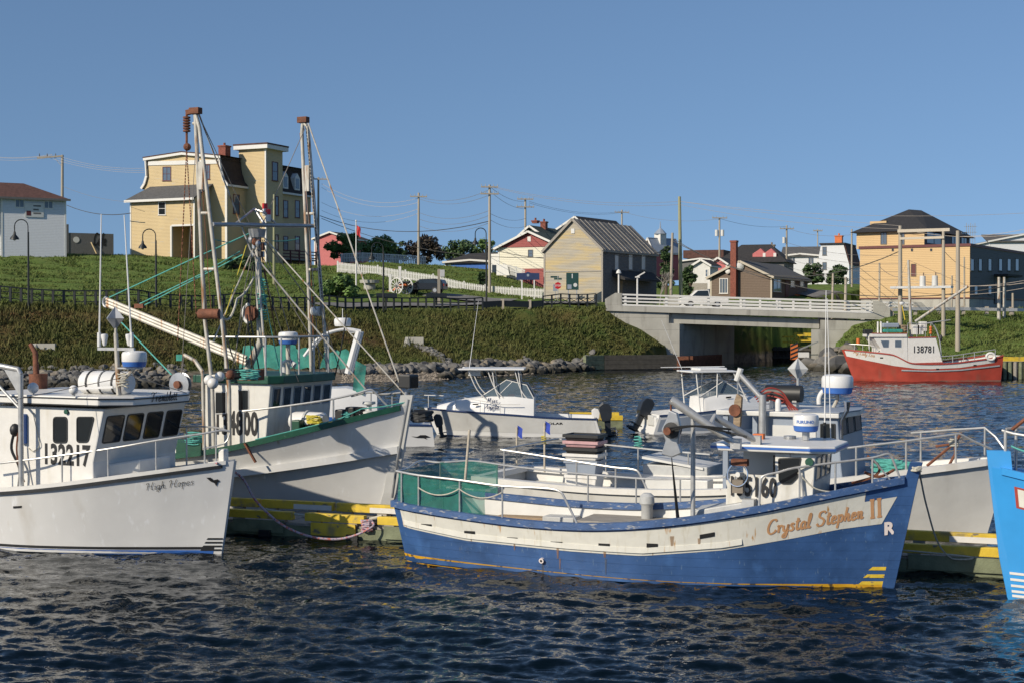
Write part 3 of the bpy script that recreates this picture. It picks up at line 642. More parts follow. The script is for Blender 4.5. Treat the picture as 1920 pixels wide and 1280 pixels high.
# ------------------------------------------------------------------ promenade fence
FL = [(x, float(np.interp(x, [0, 250, 450, 620, 700, 820, 930, 1050, 1130], [113, 116, 122, 128, 132, 135, 138, 140, 140.5]))) for x in range(-20, 1125, 1)]
def fpt(px): D = float(np.interp(px, [a for a, _ in FL], [b for _, b in FL])); X, Y = at(px, D); return ground(X, Y)
post_me = None
def fence_run(x0, x1, label, n, cross):
    global post_me
    P = [fpt(lerp(x0, x1, i/n)) for i in range(n+1)]; t = thing('promenade_fence', Frame(P[0], 0), label, 'fence'); o0 = P[0]
    for p in P:
        if post_me is None: o = MB().box(-.09, .09, -.09, .09, -.4, 1.22).build('post', 'ironblack', t); post_me = o.data
        else: o = link('post', post_me, t)
        o.location = p-o0
    for zz, w in ((1.24, .11), (.85, .07), (.35, .07)):
        mb = MB()
        for a, b in zip(P, P[1:]): mb.bar(a-o0+V((0, -.02, zz)), b-o0+V((0, -.02, zz)), .14 if zz > 1.1 else .06, w)
        mb.build('rail', 'ironblack', t)
    if cross:
        for i, (a, b) in enumerate(zip(P, P[1:])):
            if cross == 1 and i % 7 != 4: continue
            MB().bar(a-o0+V((0, -.06, .35)), b-o0+V((0, -.06, .85)), .05).bar(a-o0+V((0, -.1, .85)), b-o0+V((0, -.1, .35)), .05).build('brace', 'ironblack', t)
fence_run(-20, 420, 'black post and rail promenade fence below the white house and yellow house', 22, 1)
fence_run(421, 905, 'black post and rail promenade fence below the flagpole and parked car', 32, 0)
fence_run(1018, 1118, 'short black fence with crossed braces in front of the weathered yellow barn', 6, 2)
t = thing('guard_rail', Frame(fpt(942), 0), 'tan posts with dark guard boards between the two black fences', 'barrier'); o0 = fpt(942)
for px in (942, 993): MB().box(-.16, .16, -.16, .16, -.4, 1.0).build('post', 'pole', t).location = fpt(px)-o0
for a, b in ((906, 942), (943, 993), (994, 1017)): MB().bar(fpt(a)-o0+V((0, -.1, .55)), fpt(b)-o0+V((0, -.1, .55)), .08, .6).build('board', 'ironblack', t)
# right-hand road barrier
t = thing('guard_rail', Frame(ground(*at(1670, 140.5)), 0), 'steel road guard rail on short timber posts right of the bridge', 'barrier'); o0 = V(t.location)
gp = [ground(*at(x, D)) for x, D in ((1672, 140.5), (1716, 140.5), (1760, 140.6), (1806, 141), (1850, 141), (1895, 141), (1940, 141))]
for p in gp: MB().box(-.15, .15, -.15, .15, -.4, .9).build('post', 'pole', t).location = p-o0
for a, b in zip(gp, gp[1:]): MB().bar(a-o0+V((0, -.2, .62)), b-o0+V((0, -.2, .62)), .06, .3).build('beam', 'galv', t)
# right-hand wharf
fr = Frame(T(1868, 712, 113.5), 0); t = thing('wharf', fr, 'timber pile wharf with yellow edge beam behind the red boat stern', 'wharf')
MB().box(.2, 18, .3, 8, .9, 1.45).build('deck', 'greywood', t); MB().box(.1, 18, 0, .35, 1.5, 1.85).build('edge_beam', 'yellow', t)
for i in range(22): MB().cyl((.3+i*.42, .12+.05*(i % 2), -1.5), (.3+i*.42, .12, 1.45), .16, n=8).build('pile', 'greenwood' if i % 3 else 'greywood', t, smooth=True)
MB().box(.2, 18, .36, .5, -1, .9).build('backing', 'darkwood', t)
# ================================================================== BUILDINGS
# a house frame: origin at the corner seen as the edge between the sunny front (plane y=0) and the side (plane x=0)
def hframe(px, py, D, phi): return Frame(T(px, py, D), -phi)
def house(name, fr, label, cat='house'): return thing(name, fr, label, cat)
def fwin(t, fr, x0, y0, x1, y1, v=0., **k): # window on a front plane
    return window(t, [fr.y(x0, y1, v), fr.y(x1, y1, v), fr.y(x1, y0, v), fr.y(x0, y0, v)], **k)
def swin(t, fr, x0, y0, x1, y1, v=0., **k): # window on a side plane (perspective kept upright)
    a, b = fr.x(x0, y1, v), fr.x(x1, y1, v); c, d = fr.x(x1, y0, v), fr.x(x0, y0, v)
    zb, zt = (a.z+b.z)/2, (c.z+d.z)/2
    return window(t, [V((v, a.y, zb)), V((v, b.y, zb)), V((v, b.y, zt)), V((v, a.y, zt))], **k)
def slab(q, th): # roof slab from four points, thickness downwards
    q = [V(p) for p in q]; n = (q[1]-q[0]).cross(q[3]-q[0]).normalized()
    if n.z < 0: n = -n
    return MB().hexa([p-n*th for p in q]+q)
def gable_house(name, label, fr, w, d, eave, peak, wallm, roofm, over=.35, base=-1.2, px=.5, trimm='trim', th=.14, cat='house', sidem=None):
    t = house(name, fr, label, cat); xp = -w*(1-px)
    MB().prism([(-w, 0, base), (0, 0, base), (0, 0, eave), (xp, 0, peak), (-w, 0, eave)], (0, d, 0)).build('wall', wallm, t)
    for s_, xe in ((0, -w), (1, 0)):
        sl_ = (peak-eave)/abs(xp-xe); ex = over*(1 if s_ else -1)
        q = [V((xe+ex, -over, eave-sl_*over+th)), V((xp, -over, peak+th)), V((xp, d+over, peak+th)), V((xe+ex, d+over, eave-sl_*over+th))]
        r_ = slab(q, th).build('roof', roofm, t)
        e0, e1 = V((xe+ex, -over-.05, eave-sl_*over+.03)), V((xp, -over-.05, peak+.03)); MB().bar(e0, e1, .06, .26).build('barge_board', trimm, r_)
        MB().bar((xe+ex, -over, eave-sl_*over-.02), (xe+ex, d+over, eave-sl_*over-.02), .08, .2).build('fascia', trimm, r_)
    for x in (-w, 0): MB().cbox((x, -.012, (eave+base)/2), .2, .05, eave-base-.05).build('corner_board', trimm, t)
    return t
def chimney(t, x, y, z0, z1, w=.7, mat='brick'):
    c = MB().cbox((x, y, (z0+z1)/2), w, w, z1-z0).build('chimney', mat, t); MB().cbox((x, y, z1+.06), w+.16, w+.16, .18).build('chimney_cap', mat, c); MB().cyl((x, y, z1+.15), (x, y, z1+.5), .14, n=10).build('flue', mat, c)
# ---- large yellow house with tower
fr = hframe(425, 481, 172, 25)
t = house('mansard_house', fr, 'large yellow clapboard house with mansard roof and square tower on the hill', 'house')
pf = lambda x, y, v=0.: fr.y(x, y, v)
A = pf(263, 354); zE = fr.x(425, 347).z; B = pf(275, 299); C_ = pf(344, 290); D_ = pf(413, 295); wl_ = A.x+.6
prof = [(B.x+.25, B.z), (C_.x, C_.z), (D_.x-.15, D_.z), (-.9, zE+1.6), (-.45, zE+.6), (0, zE), (wl_, zE), (wl_+.35, zE+.6), (wl_+.7, zE+1.6)]
LM = 18.5
MB().prism([(wl_, 0, -1.5), (0, 0, -1.5)]+[(0, 0, zE)]+[(x, 0, z) for x, z in prof[0:6][::-1][1:]][:]+[(x, 0, z) for x, z in prof[6:][::-1]][:-0 or None], (0, LM, 0)).build('wall', 'houseyellow', t)
def shell(pts, y0, y1, mat, name, th=.12):
    rows = [[(x, y, z) for x, z in pts] for y in (y0, y1)]; rows2 = [[(x*1., y, z-th) for x, z in pts] for y in (y0, y1)]
    mb = MB(); mb.grid(rows); mb.grid(rows2); n = len(pts)
    for k in (0, 1): mb.add(rows[k]+rows2[k], [(i, i+1, n+i+1, n+i) for i in range(n-1)])
    return mb.build(name, mat, t)
shell([(D_.x+.05, D_.z+.12), (-.55, zE+1.75), (-.15, zE+.7), (.35, zE+.12)], -.12, LM+.1, 'shinglebrown', 'mansard_slope', .18)
shell([(wl_-.3, zE+.12), (wl_+.15, zE+.7), (wl_+.5, zE+1.75), (B.x+.0, B.z+.12)], -.12, LM+.1, 'shinglebrown', 'mansard_slope', .18)
shell([(B.x-.25, B.z+.1), (C_.x, C_.z+.22), (D_.x+.25, D_.z+.1)], -.4, LM+.3, 'trim', 'cornice', .3)
shell([(B.x-.3, B.z+.24), (C_.x, C_.z+.36), (D_.x+.3, D_.z+.24)], -.45, LM+.35, 'shinglered', 'roof', .1)
for pts in ([(D_.x, D_.z), (-.6, zE+1.6), (-.25, zE+.6), (.25, zE)], [(B.x, B.z), (wl_+.55, zE+1.6), (wl_+.2, zE+.6), (wl_-.3, zE)]):
    mb = MB()
    for a, b in zip(pts, pts[1:]): mb.bar((a[0], -.2, a[1]), (b[0], -.2, b[1]), .16, .3)
    mb.build('gable_trim', 'trim', t)
MB().bar((.22, -.3, zE-.06), (.22, LM, zE-.06), .35, .25).build('eaves_board', 'trim', t)
MB().bar((B.x+.3, -.06, B.z-.55), (D_.x-.3, -.06, D_.z-.55), .1, .5).build('frieze', 'trim', t)
MB().cbox((-.03, -.03, zE/2-.8), .3, .1, zE+1.5).build('corner_board', 'trim', t)
fwin(t, fr, 305, 313, 321, 340, fm='maroon', nx=2, ny=2); fwin(t, fr, 383, 309, 394, 337, fm='maroon', nx=2, ny=2)
swin(t, fr, 437, 365, 449, 402, fm='maroon', nx=1, ny=2)
# lean-to in front
L0 = pf(245, 470, -3.2).x; L1 = pf(364, 470, -3.2).x; zl = pf(300, 372, -3.2).z; zl2 = pf(300, 353, 0.).z
lt = MB().prism([(L0, -3.2, -1.8), (L0, -3.2, zl), (L0, -.03, zl2), (L0, -.03, -1.8)], (pf(321, 470, -3.2).x-L0, 0, 0)).build('lean_to', 'houseyellow', t)
xr = pf(321, 470, -3.2).x; zp = pf(340, 423, -3.2).z
MB().prism([(xr, -3.2, zp), (xr, -3.2, zl), (xr, -.03, zl2), (xr, -.03, zp)], (L1-xr, 0, 0)).build('porch_upper', 'houseyellow', lt)
MB().box(L1-.18, L1, -3.2, -.04, -1.8, zp).build('porch_wall', 'houseyellow', lt)
MB().box(xr-.1, xr+.12, -3.26, -3.0, -1.6, zp).build('porch_post', 'trim', lt); MB().box(xr+.12, L1+.03, -3.26, -3.12, zp-.1, zp+.12).build('porch_beam', 'trim', lt)
MB().box(xr+.5, xr+1.5, -.12, -.02, -1.3, zp-.6).build('door', 'maroon', lt); MB().box(xr+2.0, xr+2.9, -.12, -.02, -1.3, zp-.3).build('door', 'darkwall', lt)
slab([(L0-.5, -3.75, zl-.15), (L1+.4, -3.75, zl-.15), (L1+.4, -.02, zl2+.2), (L0-.5+.9, -.02, zl2+.2)], .16).build('lean_to_roof', 'shinglegrey', t)
MB().box(L0-.5, L1+.4, -3.82, -3.76, zl-.42, zl-.13).build('fascia', 'trim', t)
for x in (L0, L1): MB().box(x-.06, x+.12, -3.24, -3.19, -1.7, zl-.3).build('corner_board', 'trim', t)
fwin(t, fr, 297, 379, 311, 404, v=-3.2, fm='trim', gm='glass', nx=1, ny=2)
# tower
tx1 = fr.y(499, 480, 4.).x; ty0, ty1 = 4., 7.6; tx0 = tx1-4.; zt = fr.y(499, 279, 4.).z
tw_ = MB().box(tx0, tx1, ty0, ty1, -2, zt).build('tower', 'houseyellow', t)
MB().box(tx0-.45, tx1+.55, ty0-.5, ty1+.5, zt, zt+.5).build('cornice', 'trim', tw_); MB().box(tx0-.5, tx1+.6, ty0-.55, ty1+.55, zt+.5, zt+.68).build('tower_roof', 'shinglered', tw_)
MB().box(tx1-.16, tx1+.03, ty0-.03, ty0+.1, -1.5, zt).build('corner_board', 'trim', tw_)
for (x0, y0, x1, y1) in ((510, 304, 521, 340), (516, 368, 522, 405), (516, 440, 522, 470)): swin(t, fr, x0, y0, x1, y1, v=tx1, fm='maroon', nx=1, ny=2, proud=.06)
# rear half of the side: dark mansard windows with dormers, lower windows, deck rail
for px in (535, 557):
    swin(t, fr, px-4, 376, px+5, 409, v=0, fm='maroon', nx=1, ny=2); swin(t, fr, px-4, 443, px+5, 470, v=0, fm='maroon', nx=1, ny=2)
    y_ = fr.x(px, 340, 0).y; dz = zE+.55
    dmr = MB().prism([(.05, y_-.6, dz), (.05, y_+.6, dz), (.05, y_+.6, dz+1.6), (.05, y_, dz+2.2), (.05, y_-.6, dz+1.6)], (-1.3, 0, 0)).build('dormer', 'trim', t)
    MB().box(.055, .075, y_-.38, y_+.38, dz+.2, dz+1.5).build('pane', 'houseglass', dmr)
for zz in (.3, .7, 1.1): MB().bar((1.8, 9, zz), (1.8, 17, zz), .08, .14).build('deck_rail', 'maroon', t)
for y_ in (9, 11, 13, 15, 17): MB().box(1.72, 1.88, y_-.08, y_+.08, -1.5, 1.2).build('deck_post', 'maroon', t)
MB().box(.02, 1.8, 9, 17, -.05, .12).build('deck', 'greywood', t)
chimney(t, fr.y(421, 300, 2.).x, 2., D_.z-.3, fr.y(421, 276, 2.).z, 1.05)
# ---- white house at the left with its shaded side
fr = hframe(4, 471, 160, 62)
d_ = fr.x(123, 470).y; ze = fr.x(60, 371).z; zr = fr.x(30, 343, -3).z
t = house('white_house', fr, 'white clapboard house with dark red hip roof at the left of the hill', 'house')
MB().box(-7, 0, 0, d_, -1.5, ze).build('wall', 'housewhite', t); MB().box(-7, -.9, -9, -.01, -1.5, ze-.02).build('wing_wall', 'housewhite', t)
e = .5; R0, R1 = (-3.5, -6., zr), (-3.5, d_*.42, zr); c4 = [(-7-e, -9-e, ze-.1), (e, -9-e, ze-.1), (e, d_+e, ze-.1), (-7-e, d_+e, ze-.1)]
MB().add([*c4, R0, R1], [(0, 1, 4), (1, 2, 5, 4), (2, 3, 5), (3, 0, 4, 5), (3, 2, 1, 0)]).build('roof', 'shinglered', t)
MB().bar((e+.03, -9-e, ze-.16), (e+.03, d_+e, ze-.16), .06, .24).build('fascia', 'darkwall', t)
swin(t, fr, 28, 374, 46, 390, fm='trim', nx=2, ny=1, sill=False); swin(t, fr, 82, 377, 100, 392, fm='trim', nx=2, ny=1, sill=False)
a, b = fr.x(47, 407, .06), fr.x(82, 407, .06); zt = fr.x(60, 381, .06).z
sg = MB().box(.02, .08, a.y, b.y, a.z, zt).build('wall_sign', 'lightgrey', t)
MB().box(.081, .09, a.y+.15, a.y+.65, a.z+.15, a.z+.7).build('sign_mark', 'maroon', sg)
for k in range(3): MB().box(.081, .09, a.y+.9, b.y-.3-.25*(k % 2), a.z+.35+k*.42, a.z+.52+k*.42).build('sign_line', 'darkwall', sg)
for y_ in (0, d_): MB().box(-.06, .03, y_-.1, y_+.1, -1.4, ze-.2).build('corner_board', 'trim', t)
# ---- cafe
fr = hframe(124, 470, 195, 62); d_ = fr.x(213, 470).y; z1 = fr.x(170, 438).z
t = house('cafe_building', fr, 'low dark grey cafe building between the white house and the yellow house', 'building')
MB().box(-6, 0, 0, d_, -1.5, z1).build('wall', 'darkwall', t); MB().box(-6.1, .06, -.3, .35, -1.5, fr.x(126, 421).z).build('corner_wall', 'darkwall', t)
sc, wd = script('Cafe', 1.6, .2); a, a2 = fr.x(175, 460), fr.x(199, 460); k_ = (a2.y-a.y)/wd; lettering(t, 'cafe_lettering', lambda u, w: V((.03, a.y+u*k_, a.z+w*1.0)), 'mark', scr=sc)
MB().cyl((.02, fr.x(143, 450).y, fr.x(143, 450).z), (.06, fr.x(143, 450).y, fr.x(143, 450).z), .42, n=16).build('round_sign', 'trim', t)
MB().bar((.1, d_*.52, 1.2), (.5, d_*.62, -.4), .14).build('leaning_plank', 'houseyellow', t)
# ---- small pink-red house behind the trees
fr = hframe(650, 486, 225, 20); w = -fr.y(590, 470).x
gable_house('red_house', 'small red house half hidden behind the flagpole trees', fr, w, 8, fr.y(630, 447).z, fr.y(620, 436).z, 'pinkwall', 'shinglebrown')
# ---- red and cream house
fr = hframe(1052, 522, 176, 25); w = -fr.y(935, 500).x; ez = fr.y(930, 465).z; pz = fr.y(999, 435).z
t = gable_house('cream_house', 'cream and red bungalow with dark roof behind the barn', fr, w, 9, ez, pz, 'cream', 'shinglegreen', over=.5)
MB().prism([(-w+.05, -.04, ez), (-.05, -.04, ez), (-w/2, -.04, pz-.05)], (0, -.05, 0)).build('gable_panel', 'redboard', t)
zb = fr.y(1000, 504).z; MB().box(-w*.62, .02, -.06, -.01, -1.2, zb).build('skirt', 'redboard', t)
fwin(t, fr, 990, 468.5, 999.5, 482.5, nx=1, ny=2, fm='darkwall'); MB().cbox((-w/2, -.1, pz-.9), .45, .1, .6).build('vent', 'trim', t)
px_ = fr.y(935, 500).x; po = MB().box(px_-1.6, px_-.1, .8, 2.4, -1.2, fr.y(935, 492).z+1.1).build('porch', 'trim', t); MB().box(px_-1.3, px_-.5, .76, .8, .6, 1.8).build('pane', 'glass', po)
MB().prism([(px_+.4, -1.4, .4), (px_+2.2, -1.4, .4), (px_+1.9, -1.4, 1.6), (px_+.4, -1.4, 1.9)], (0, -.08, 0)).build('stair_rail', 'trim', t)
fr2 = hframe(1046, 500, 186, 25); w2 = -fr2.y(952, 480).x
t2 = gable_house('green_roof_house', 'house with dark green gable and two chimneys behind the cream bungalow', fr2, w2, 8, fr2.y(1000, 462).z, fr2.y(988, 425).z, 'shinglegreen', 'shinglegreen', px=.45)
chimney(t2, fr2.y(1004, 430, 4.).x, 4., 6., fr2.y(1004, 416, 4.).z, .75); chimney(t2, fr2.y(1020, 430, 4.).x, 4., 5., fr2.y(1020, 418, 4.).z, .75)
# ---- weathered yellow barn
fr = hframe(1129, 560, 147, 30); w = -fr.y(1021, 552).x; dB = fr.x(1231, 550).y; ez = fr.y(1129, 467).z; pz = fr.y(1077, 412).z
t = gable_house('barn', 'weathered yellow and grey board barn with steep plank roof by the bridge', fr, w, dB, ez, pz, 'barn', 'roofboard', over=.2, cat='barn', trimm='greywood', th=.1)
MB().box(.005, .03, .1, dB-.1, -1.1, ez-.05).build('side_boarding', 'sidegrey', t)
s_ = (pz-ez)/(w/2)
for k in range(13):
    y_ = .2+k*(dB-.2)/12; n_ = V((s_, 0, 1)).normalized()*.15
    MB().bar(V((-w/2+.05, y_, pz))+n_, V((.2, y_+rng.uniform(-.05, .05), ez-.2*s_))+n_, .12, .06).build('roof_batten', 'greywood' if k % 3 else 'darkwall', t)
for x0 in (1152, 1178, 1202): swin(t, fr, x0, 477, x0+8, 507, v=.03, fm='greywood', gm='lightgrey', nx=1, ny=1)
a, b = fr.x(1148, 510, .03), fr.x(1222, 513, .03)
MB().hexa([(.04, a.y, a.z-.5), (1.5, a.y, a.z-.9), (1.5, b.y, a.z-.9), (.04, b.y, a.z-.5), (.04, a.y, a.z+.2), (1.5, a.y, a.z-.7), (1.5, b.y, a.z-.7), (.04, b.y, a.z+.2)]).build('porch_roof', 'shingle', t)
MB().box(.035, .08, a.y+1.2, a.y+2.4, -.4, 1.9).build('door', 'wood', t); MB().cbox((-w/2, -.04, pz-1.2), .4, .06, .5).build('vent', 'lightgrey', t)
MB().box(-w+.05, -.05, -.05, -.01, fr.y(1080, 509).z-.06, fr.y(1080, 509).z+.06).build('belt_board', 'greywood', t)
# ---- white building behind the barn
fr = hframe(1105, 480, 196, 32); w = -fr.y(1040, 480).x
gable_house('white_building', 'white gabled building with black roof rising behind the barn', fr, w, 11.5, fr.y(1060, 434).z, fr.y(1090, 407).z, 'housewhite', 'shingle', px=.62, cat='building')
# ---- brown bungalow
fr = hframe(1446, 566, 170, 27); w = -fr.y(1333, 560).x; dB = fr.x(1514, 560).y; ez = fr.y(1446, 518).z; pz = fr.y(1387, 491).z
t = gable_house('bungalow', 'brown bungalow with tall brick chimney behind the bridge', fr, w, dB, ez, pz, 'brown', 'shinglegrey', over=.45, trimm='wood_light')
fwin(t, fr, 1349, 522, 1365, 551, nx=3, ny=1); swin(t, fr, 1450, 522, 1464, 548, nx=2, ny=1); swin(t, fr, 1482, 523, 1490, 539, nx=1, ny=2); swin(t, fr, 1500, 523, 1507, 539, nx=1, ny=2)
MB().box(.01, .06, fr.x(1472, 550).y, fr.x(1478, 550).y, -.3, fr.x(1475, 522).z).build('door', 'maroon', t)
cx_ = fr.y(1376, 500, -.5).x; MB().box(cx_-.35, cx_+.35, -.8, -.02, -1.2, fr.y(1376, 455, -.5).z).build('chimney', 'brick', t)
MB().box(cx_-.42, cx_+.42, -.86, -.01, fr.y(1376, 455, -.5).z, fr.y(1376, 453, -.5).z+.1).build('chimney_cap', 'brick', t)
sd = MB().lathe([(.02, 0), (.3, .05), (.5, .14), (.52, .16)], n=14, ax='y'); ds = sd.build('satellite_dish', 'trim', t); ds.location = fr.y(1388, 499, -.5); ds.rotation_euler = (0, 0, .5)
ds2 = link('satellite_dish', ds.data, t); ds2.location = fr.y(1364, 509, -.4); ds2.scale = (.6, .6, .6)
for k in range(5): MB().box(.6+k*.02, .7+k*.02, dB*.55+k*.5, dB*.55+k*.5+.08, -1.2, .9).build('deck_post', 'orange', t)
MB().bar((.66, dB*.5, .9), (.72, dB*.92, .9), .1).build('deck_rail', 'orange', t)
# ---- houses farther back
fr = hframe(1330, 560, 188, 25); w = -fr.y(1301, 540).x
t = gable_house('garden_shed', 'pale grey shed with small porch left of the brown bungalow', fr, w, 4, fr.y(1310, 497).z, fr.y(1318, 488).z, 'lightgrey', 'shinglebrown', cat='shed'); fwin(t, fr, 1322, 505, 1328, 520, nx=1)
MB().box(-w-.3, .1, -1.3, -1.2, -1.2, fr.y(1310, 532).z).build('porch_fence', 'greywood', t)
fr = hframe(1362, 540, 200, 22); w = -fr.y(1332, 520).x
t = gable_house('pink_house', 'small red house with white window behind the brown bungalow', fr, w, 6, fr.y(1350, 494).z, fr.y(1350, 484).z, 'pinkwall', 'shingle'); fwin(t, fr, 1334, 499, 1340, 511, nx=1)
def hip(name, label, fr, w, d, eave, peak, wallm, roofm, e=.5, ridge=.4):
    t = house(name, fr, label); MB().box(-w, 0, 0, d, -2, eave).build('wall', wallm, t)
    c4 = [(-w-e, -e, eave-.05), (e, -e, eave-.05), (e, d+e, eave-.05), (-w-e, d+e, eave-.05)]; k = w*(1-ridge)/2
    MB().add([*c4, (-w+k, d/2, peak), (-k, d/2, peak)], [(0, 1, 5, 4), (1, 2, 5), (2, 3, 4, 5), (3, 0, 4), (3, 2, 1, 0)]).build('roof', roofm, t); return t
fr = hframe(1470, 540, 212, 20); w = -fr.y(1346, 520).x
t = hip('dormer_house', 'dark roofed house with two red dormers behind the bungalow', fr, w, 9, fr.y(1400, 492).z, fr.y(1400, 459, 4.).z, 'darkwall', 'shingle', ridge=.45)
for px in (1421, 1441):
    p = fr.y(px, 487, -.1); d1 = MB().prism([(p.x-1.0, -.2+1.2, p.z), (p.x+1.0, 1., p.z), (p.x+1., 1., p.z+.9), (p.x+.2, 1., p.z+1.7), (p.x-1., 1., p.z+.9)], (0, 3, 0)).build('dormer', 'pinkwall', t)
    MB().box(p.x+.55, p.x+.95, .97, .995, p.z+.1, p.z+1.).build('dormer_trim', 'trim', d1)
chimney(t, fr.y(1447, 470, 5.).x, 5., 5., fr.y(1447, 461, 5.).z, .9, 'stonetan')
fr = hframe(1352, 520, 245, 20); w = -fr.y(1276, 500).x
gable_house('long_shed', 'long maroon roofed building far behind the pink house', Frame(fr.o, -20), w, 8, fr.y(1300, 490).z, fr.y(1300, 489).z+.3, 'darkwall', 'shinglered', cat='building')
MB().box(-w, 0, 2, 9, fr.y(1300, 490).z+.6, fr.y(1300, 470, 3).z).build('upper_roof', 'shinglered', bpy.data.objects['long_shed'])
fr = hframe(1226, 510, 215, 50); d_ = fr.x(1273, 500).y; w = -fr.y(1215, 480).x
t = gable_house('cupola_barn', 'grey roofed red barn with white cupola behind the weathered barn', fr, w*1.6, d_, fr.y(1222, 468).z, fr.y(1222, 447).z, 'pinkwall', 'slate', cat='barn')
p = fr.x(1238, 446, -w*.8); cb = MB().cbox((-w*.8, p.y, p.z-.4), 1.3, 1.3, 1.9).build('cupola', 'trim', t); MB().lathe([(1., 0), (.55, .5), (.12, .9), (.04, 1.9)], (-w*.8, p.y, p.z+.55), 8).build('cupola_roof', 'slate', cb)
fr = hframe(1533, 540, 235, 15); w = -fr.y(1468, 500).x
t = gable_house('white_cottage', 'low white cottage with grey roof left of the white mansard house', Frame(fr.o, -15), w, 8, fr.y(1500, 480).z, fr.y(1500, 479).z+.2, 'housewhite', 'shinglegrey'); slab([(-w-.4, -.4, fr.y(1500, 480).z), (.4, -.4, fr.y(1500, 480).z), (.4, 5, fr.y(1500, 463, 5).z), (-w-.4, 5, fr.y(1500, 463, 5).z)], .2).build('front_roof', 'shinglegrey', t)
for x in (1481, 1486, 1516, 1521): fwin(t, fr, x, 484, x+4, 494, nx=1, fm='darkwall', fw=.05)
fr = hframe(1592, 540, 222, 24); w = -fr.y(1533, 500).x; d_ = fr.x(1612, 500).y; z1 = fr.y(1560, 459).z
t = house('white_mansard_house', fr, 'white house with black sloped roof edge and red chimney beyond the bushes', 'house')
MB().prism([(-w, 0, -2), (0, 0, -2), (0, 0, z1-3.2), (-.9, 0, z1), (-w+.5, 0, z1), (-w, 0, z1-3)], (0, d_, 0)).build('wall', 'housewhite', t)
MB().box(-w+.3, -.6, -.25, d_, z1, z1+.25).build('roof', 'shingle', t); MB().hexa([(-.75, -.1, z1), (.12, -.1, z1-3.2), (.12, d_, z1-3.2), (-.75, d_, z1), (-.65, -.1, z1), (.22, -.1, z1-3.2), (.22, d_, z1-3.2), (-.65, d_, z1)]).build('mansard_slope', 'shinglered', t)
fwin(t, fr, 1542, 463, 1550, 479, nx=1, fm='darkwall'); fwin(t, fr, 1542, 492, 1550, 506, nx=1, fm='darkwall'); chimney(t, fr.y(1573, 455, 3).x, 3., z1, fr.y(1573, 444, 3).z, 1.1, 'orange')
# ---- orange building
fr = hframe(1818, 581, 158, 33); w = -fr.y(1612, 557).x; z1 = fr.y(1818, 462).z; zb = fr.y(1818, 558).z; dO = 28
t = house('orange_building', fr, 'large orange clad hall with dark hip roofed upper storey behind the red boat', 'building')
MB().box(-w, 0, 0, dO, zb, z1).build('wall', 'orangewall', t); MB().box(-w+.1, -.06, .06, dO, -2, zb).build('foundation', 'concrete', t)
MB().box(-w-.12, .12, -.12, dO, z1, z1+.3).build('parapet_cap', 'maroon', t); MB().box(-w-.05, .05, -.05, dO, zb-.12, zb).build('base_trim', 'maroon', t)
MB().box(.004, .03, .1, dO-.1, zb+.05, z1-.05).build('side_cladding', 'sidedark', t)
for px in (1674, 1710, 1746): fwin(t, fr, px-2, 466.5, px+2, 471.5, nx=1, ny=1, sill=False, fm='darkwall', gm='glass', fw=.04)
fwin(t, fr, 1708, 495, 1718, 519, fm='brown', gm='maroon', nx=1, ny=1, sill=False)
for px in (1823, 1838, 1856, 1876, 1892, 1907): swin(t, fr, px-3.5, 485, px+3.5, 509, v=.03, fm='darkwall', gm='glass', nx=1, ny=1)
for px in (1830, 1856): swin(t, fr, px-3.5, 536, px+3.5, 553, v=.03, fm='darkwall', gm='glass', nx=1, ny=1)
a = fr.x(1864, 515, .03).y; MB().box(.04, 1.6, a, a+7, fr.x(1880, 520, .03).z, fr.x(1880, 516, .03).z).build('entrance_canopy', 'shingle', t)
MB().box(.035, .1, a+.3, a+4.6, zb-.6, fr.x(1880, 521, .03).z).build('entrance', 'darkwall', t)
y2 = 4.0; xu1 = fr.y(1733, 450, y2).x; xu0 = fr.y(1606, 450, y2).x; zu = fr.y(1700, 434, y2).z; du = fr.x(1818, 440, xu1).y-y2
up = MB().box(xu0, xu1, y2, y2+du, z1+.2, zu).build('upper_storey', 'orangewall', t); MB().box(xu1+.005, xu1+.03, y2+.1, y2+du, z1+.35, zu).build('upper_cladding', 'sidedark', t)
e = .6; zk = fr.y(1714, 394, y2+du/2).z; mx_, my_ = (xu0+xu1)/2, y2+du/2
MB().add([(xu0-e, y2-e, zu), (xu1+e, y2-e, zu), (xu1+e, y2+du+e, zu), (xu0-e, y2+du+e, zu), (mx_-.4, my_-1.2, zk), (mx_+.4, my_+1.2, zk)], [(0, 1, 5, 4), (1, 2, 5), (2, 3, 4, 5), (3, 0, 4), (3, 2, 1, 0)]).build('roof', 'shingle', t)
MB().box(xu0+.6, xu0+2.6, y2+3, y2+5.4, zu+.3, zu+1.5).build('roof_dormer', 'orangewall', t)
for (x0, x1) in ((1651, 1663), (1688, 1696)): fwin(t, fr, x0, 436, x1, 459, v=y2, fm='darkwall', gm='houseglass', nx=2, ny=1, sill=False)
for (x0, x1) in ((1737, 1765), (1784, 1794), (1802, 1813)): swin(t, fr, x0, 436, x1, 459, v=xu1+.03, fm='darkwall', gm='glass', nx=2, ny=1, sill=False)
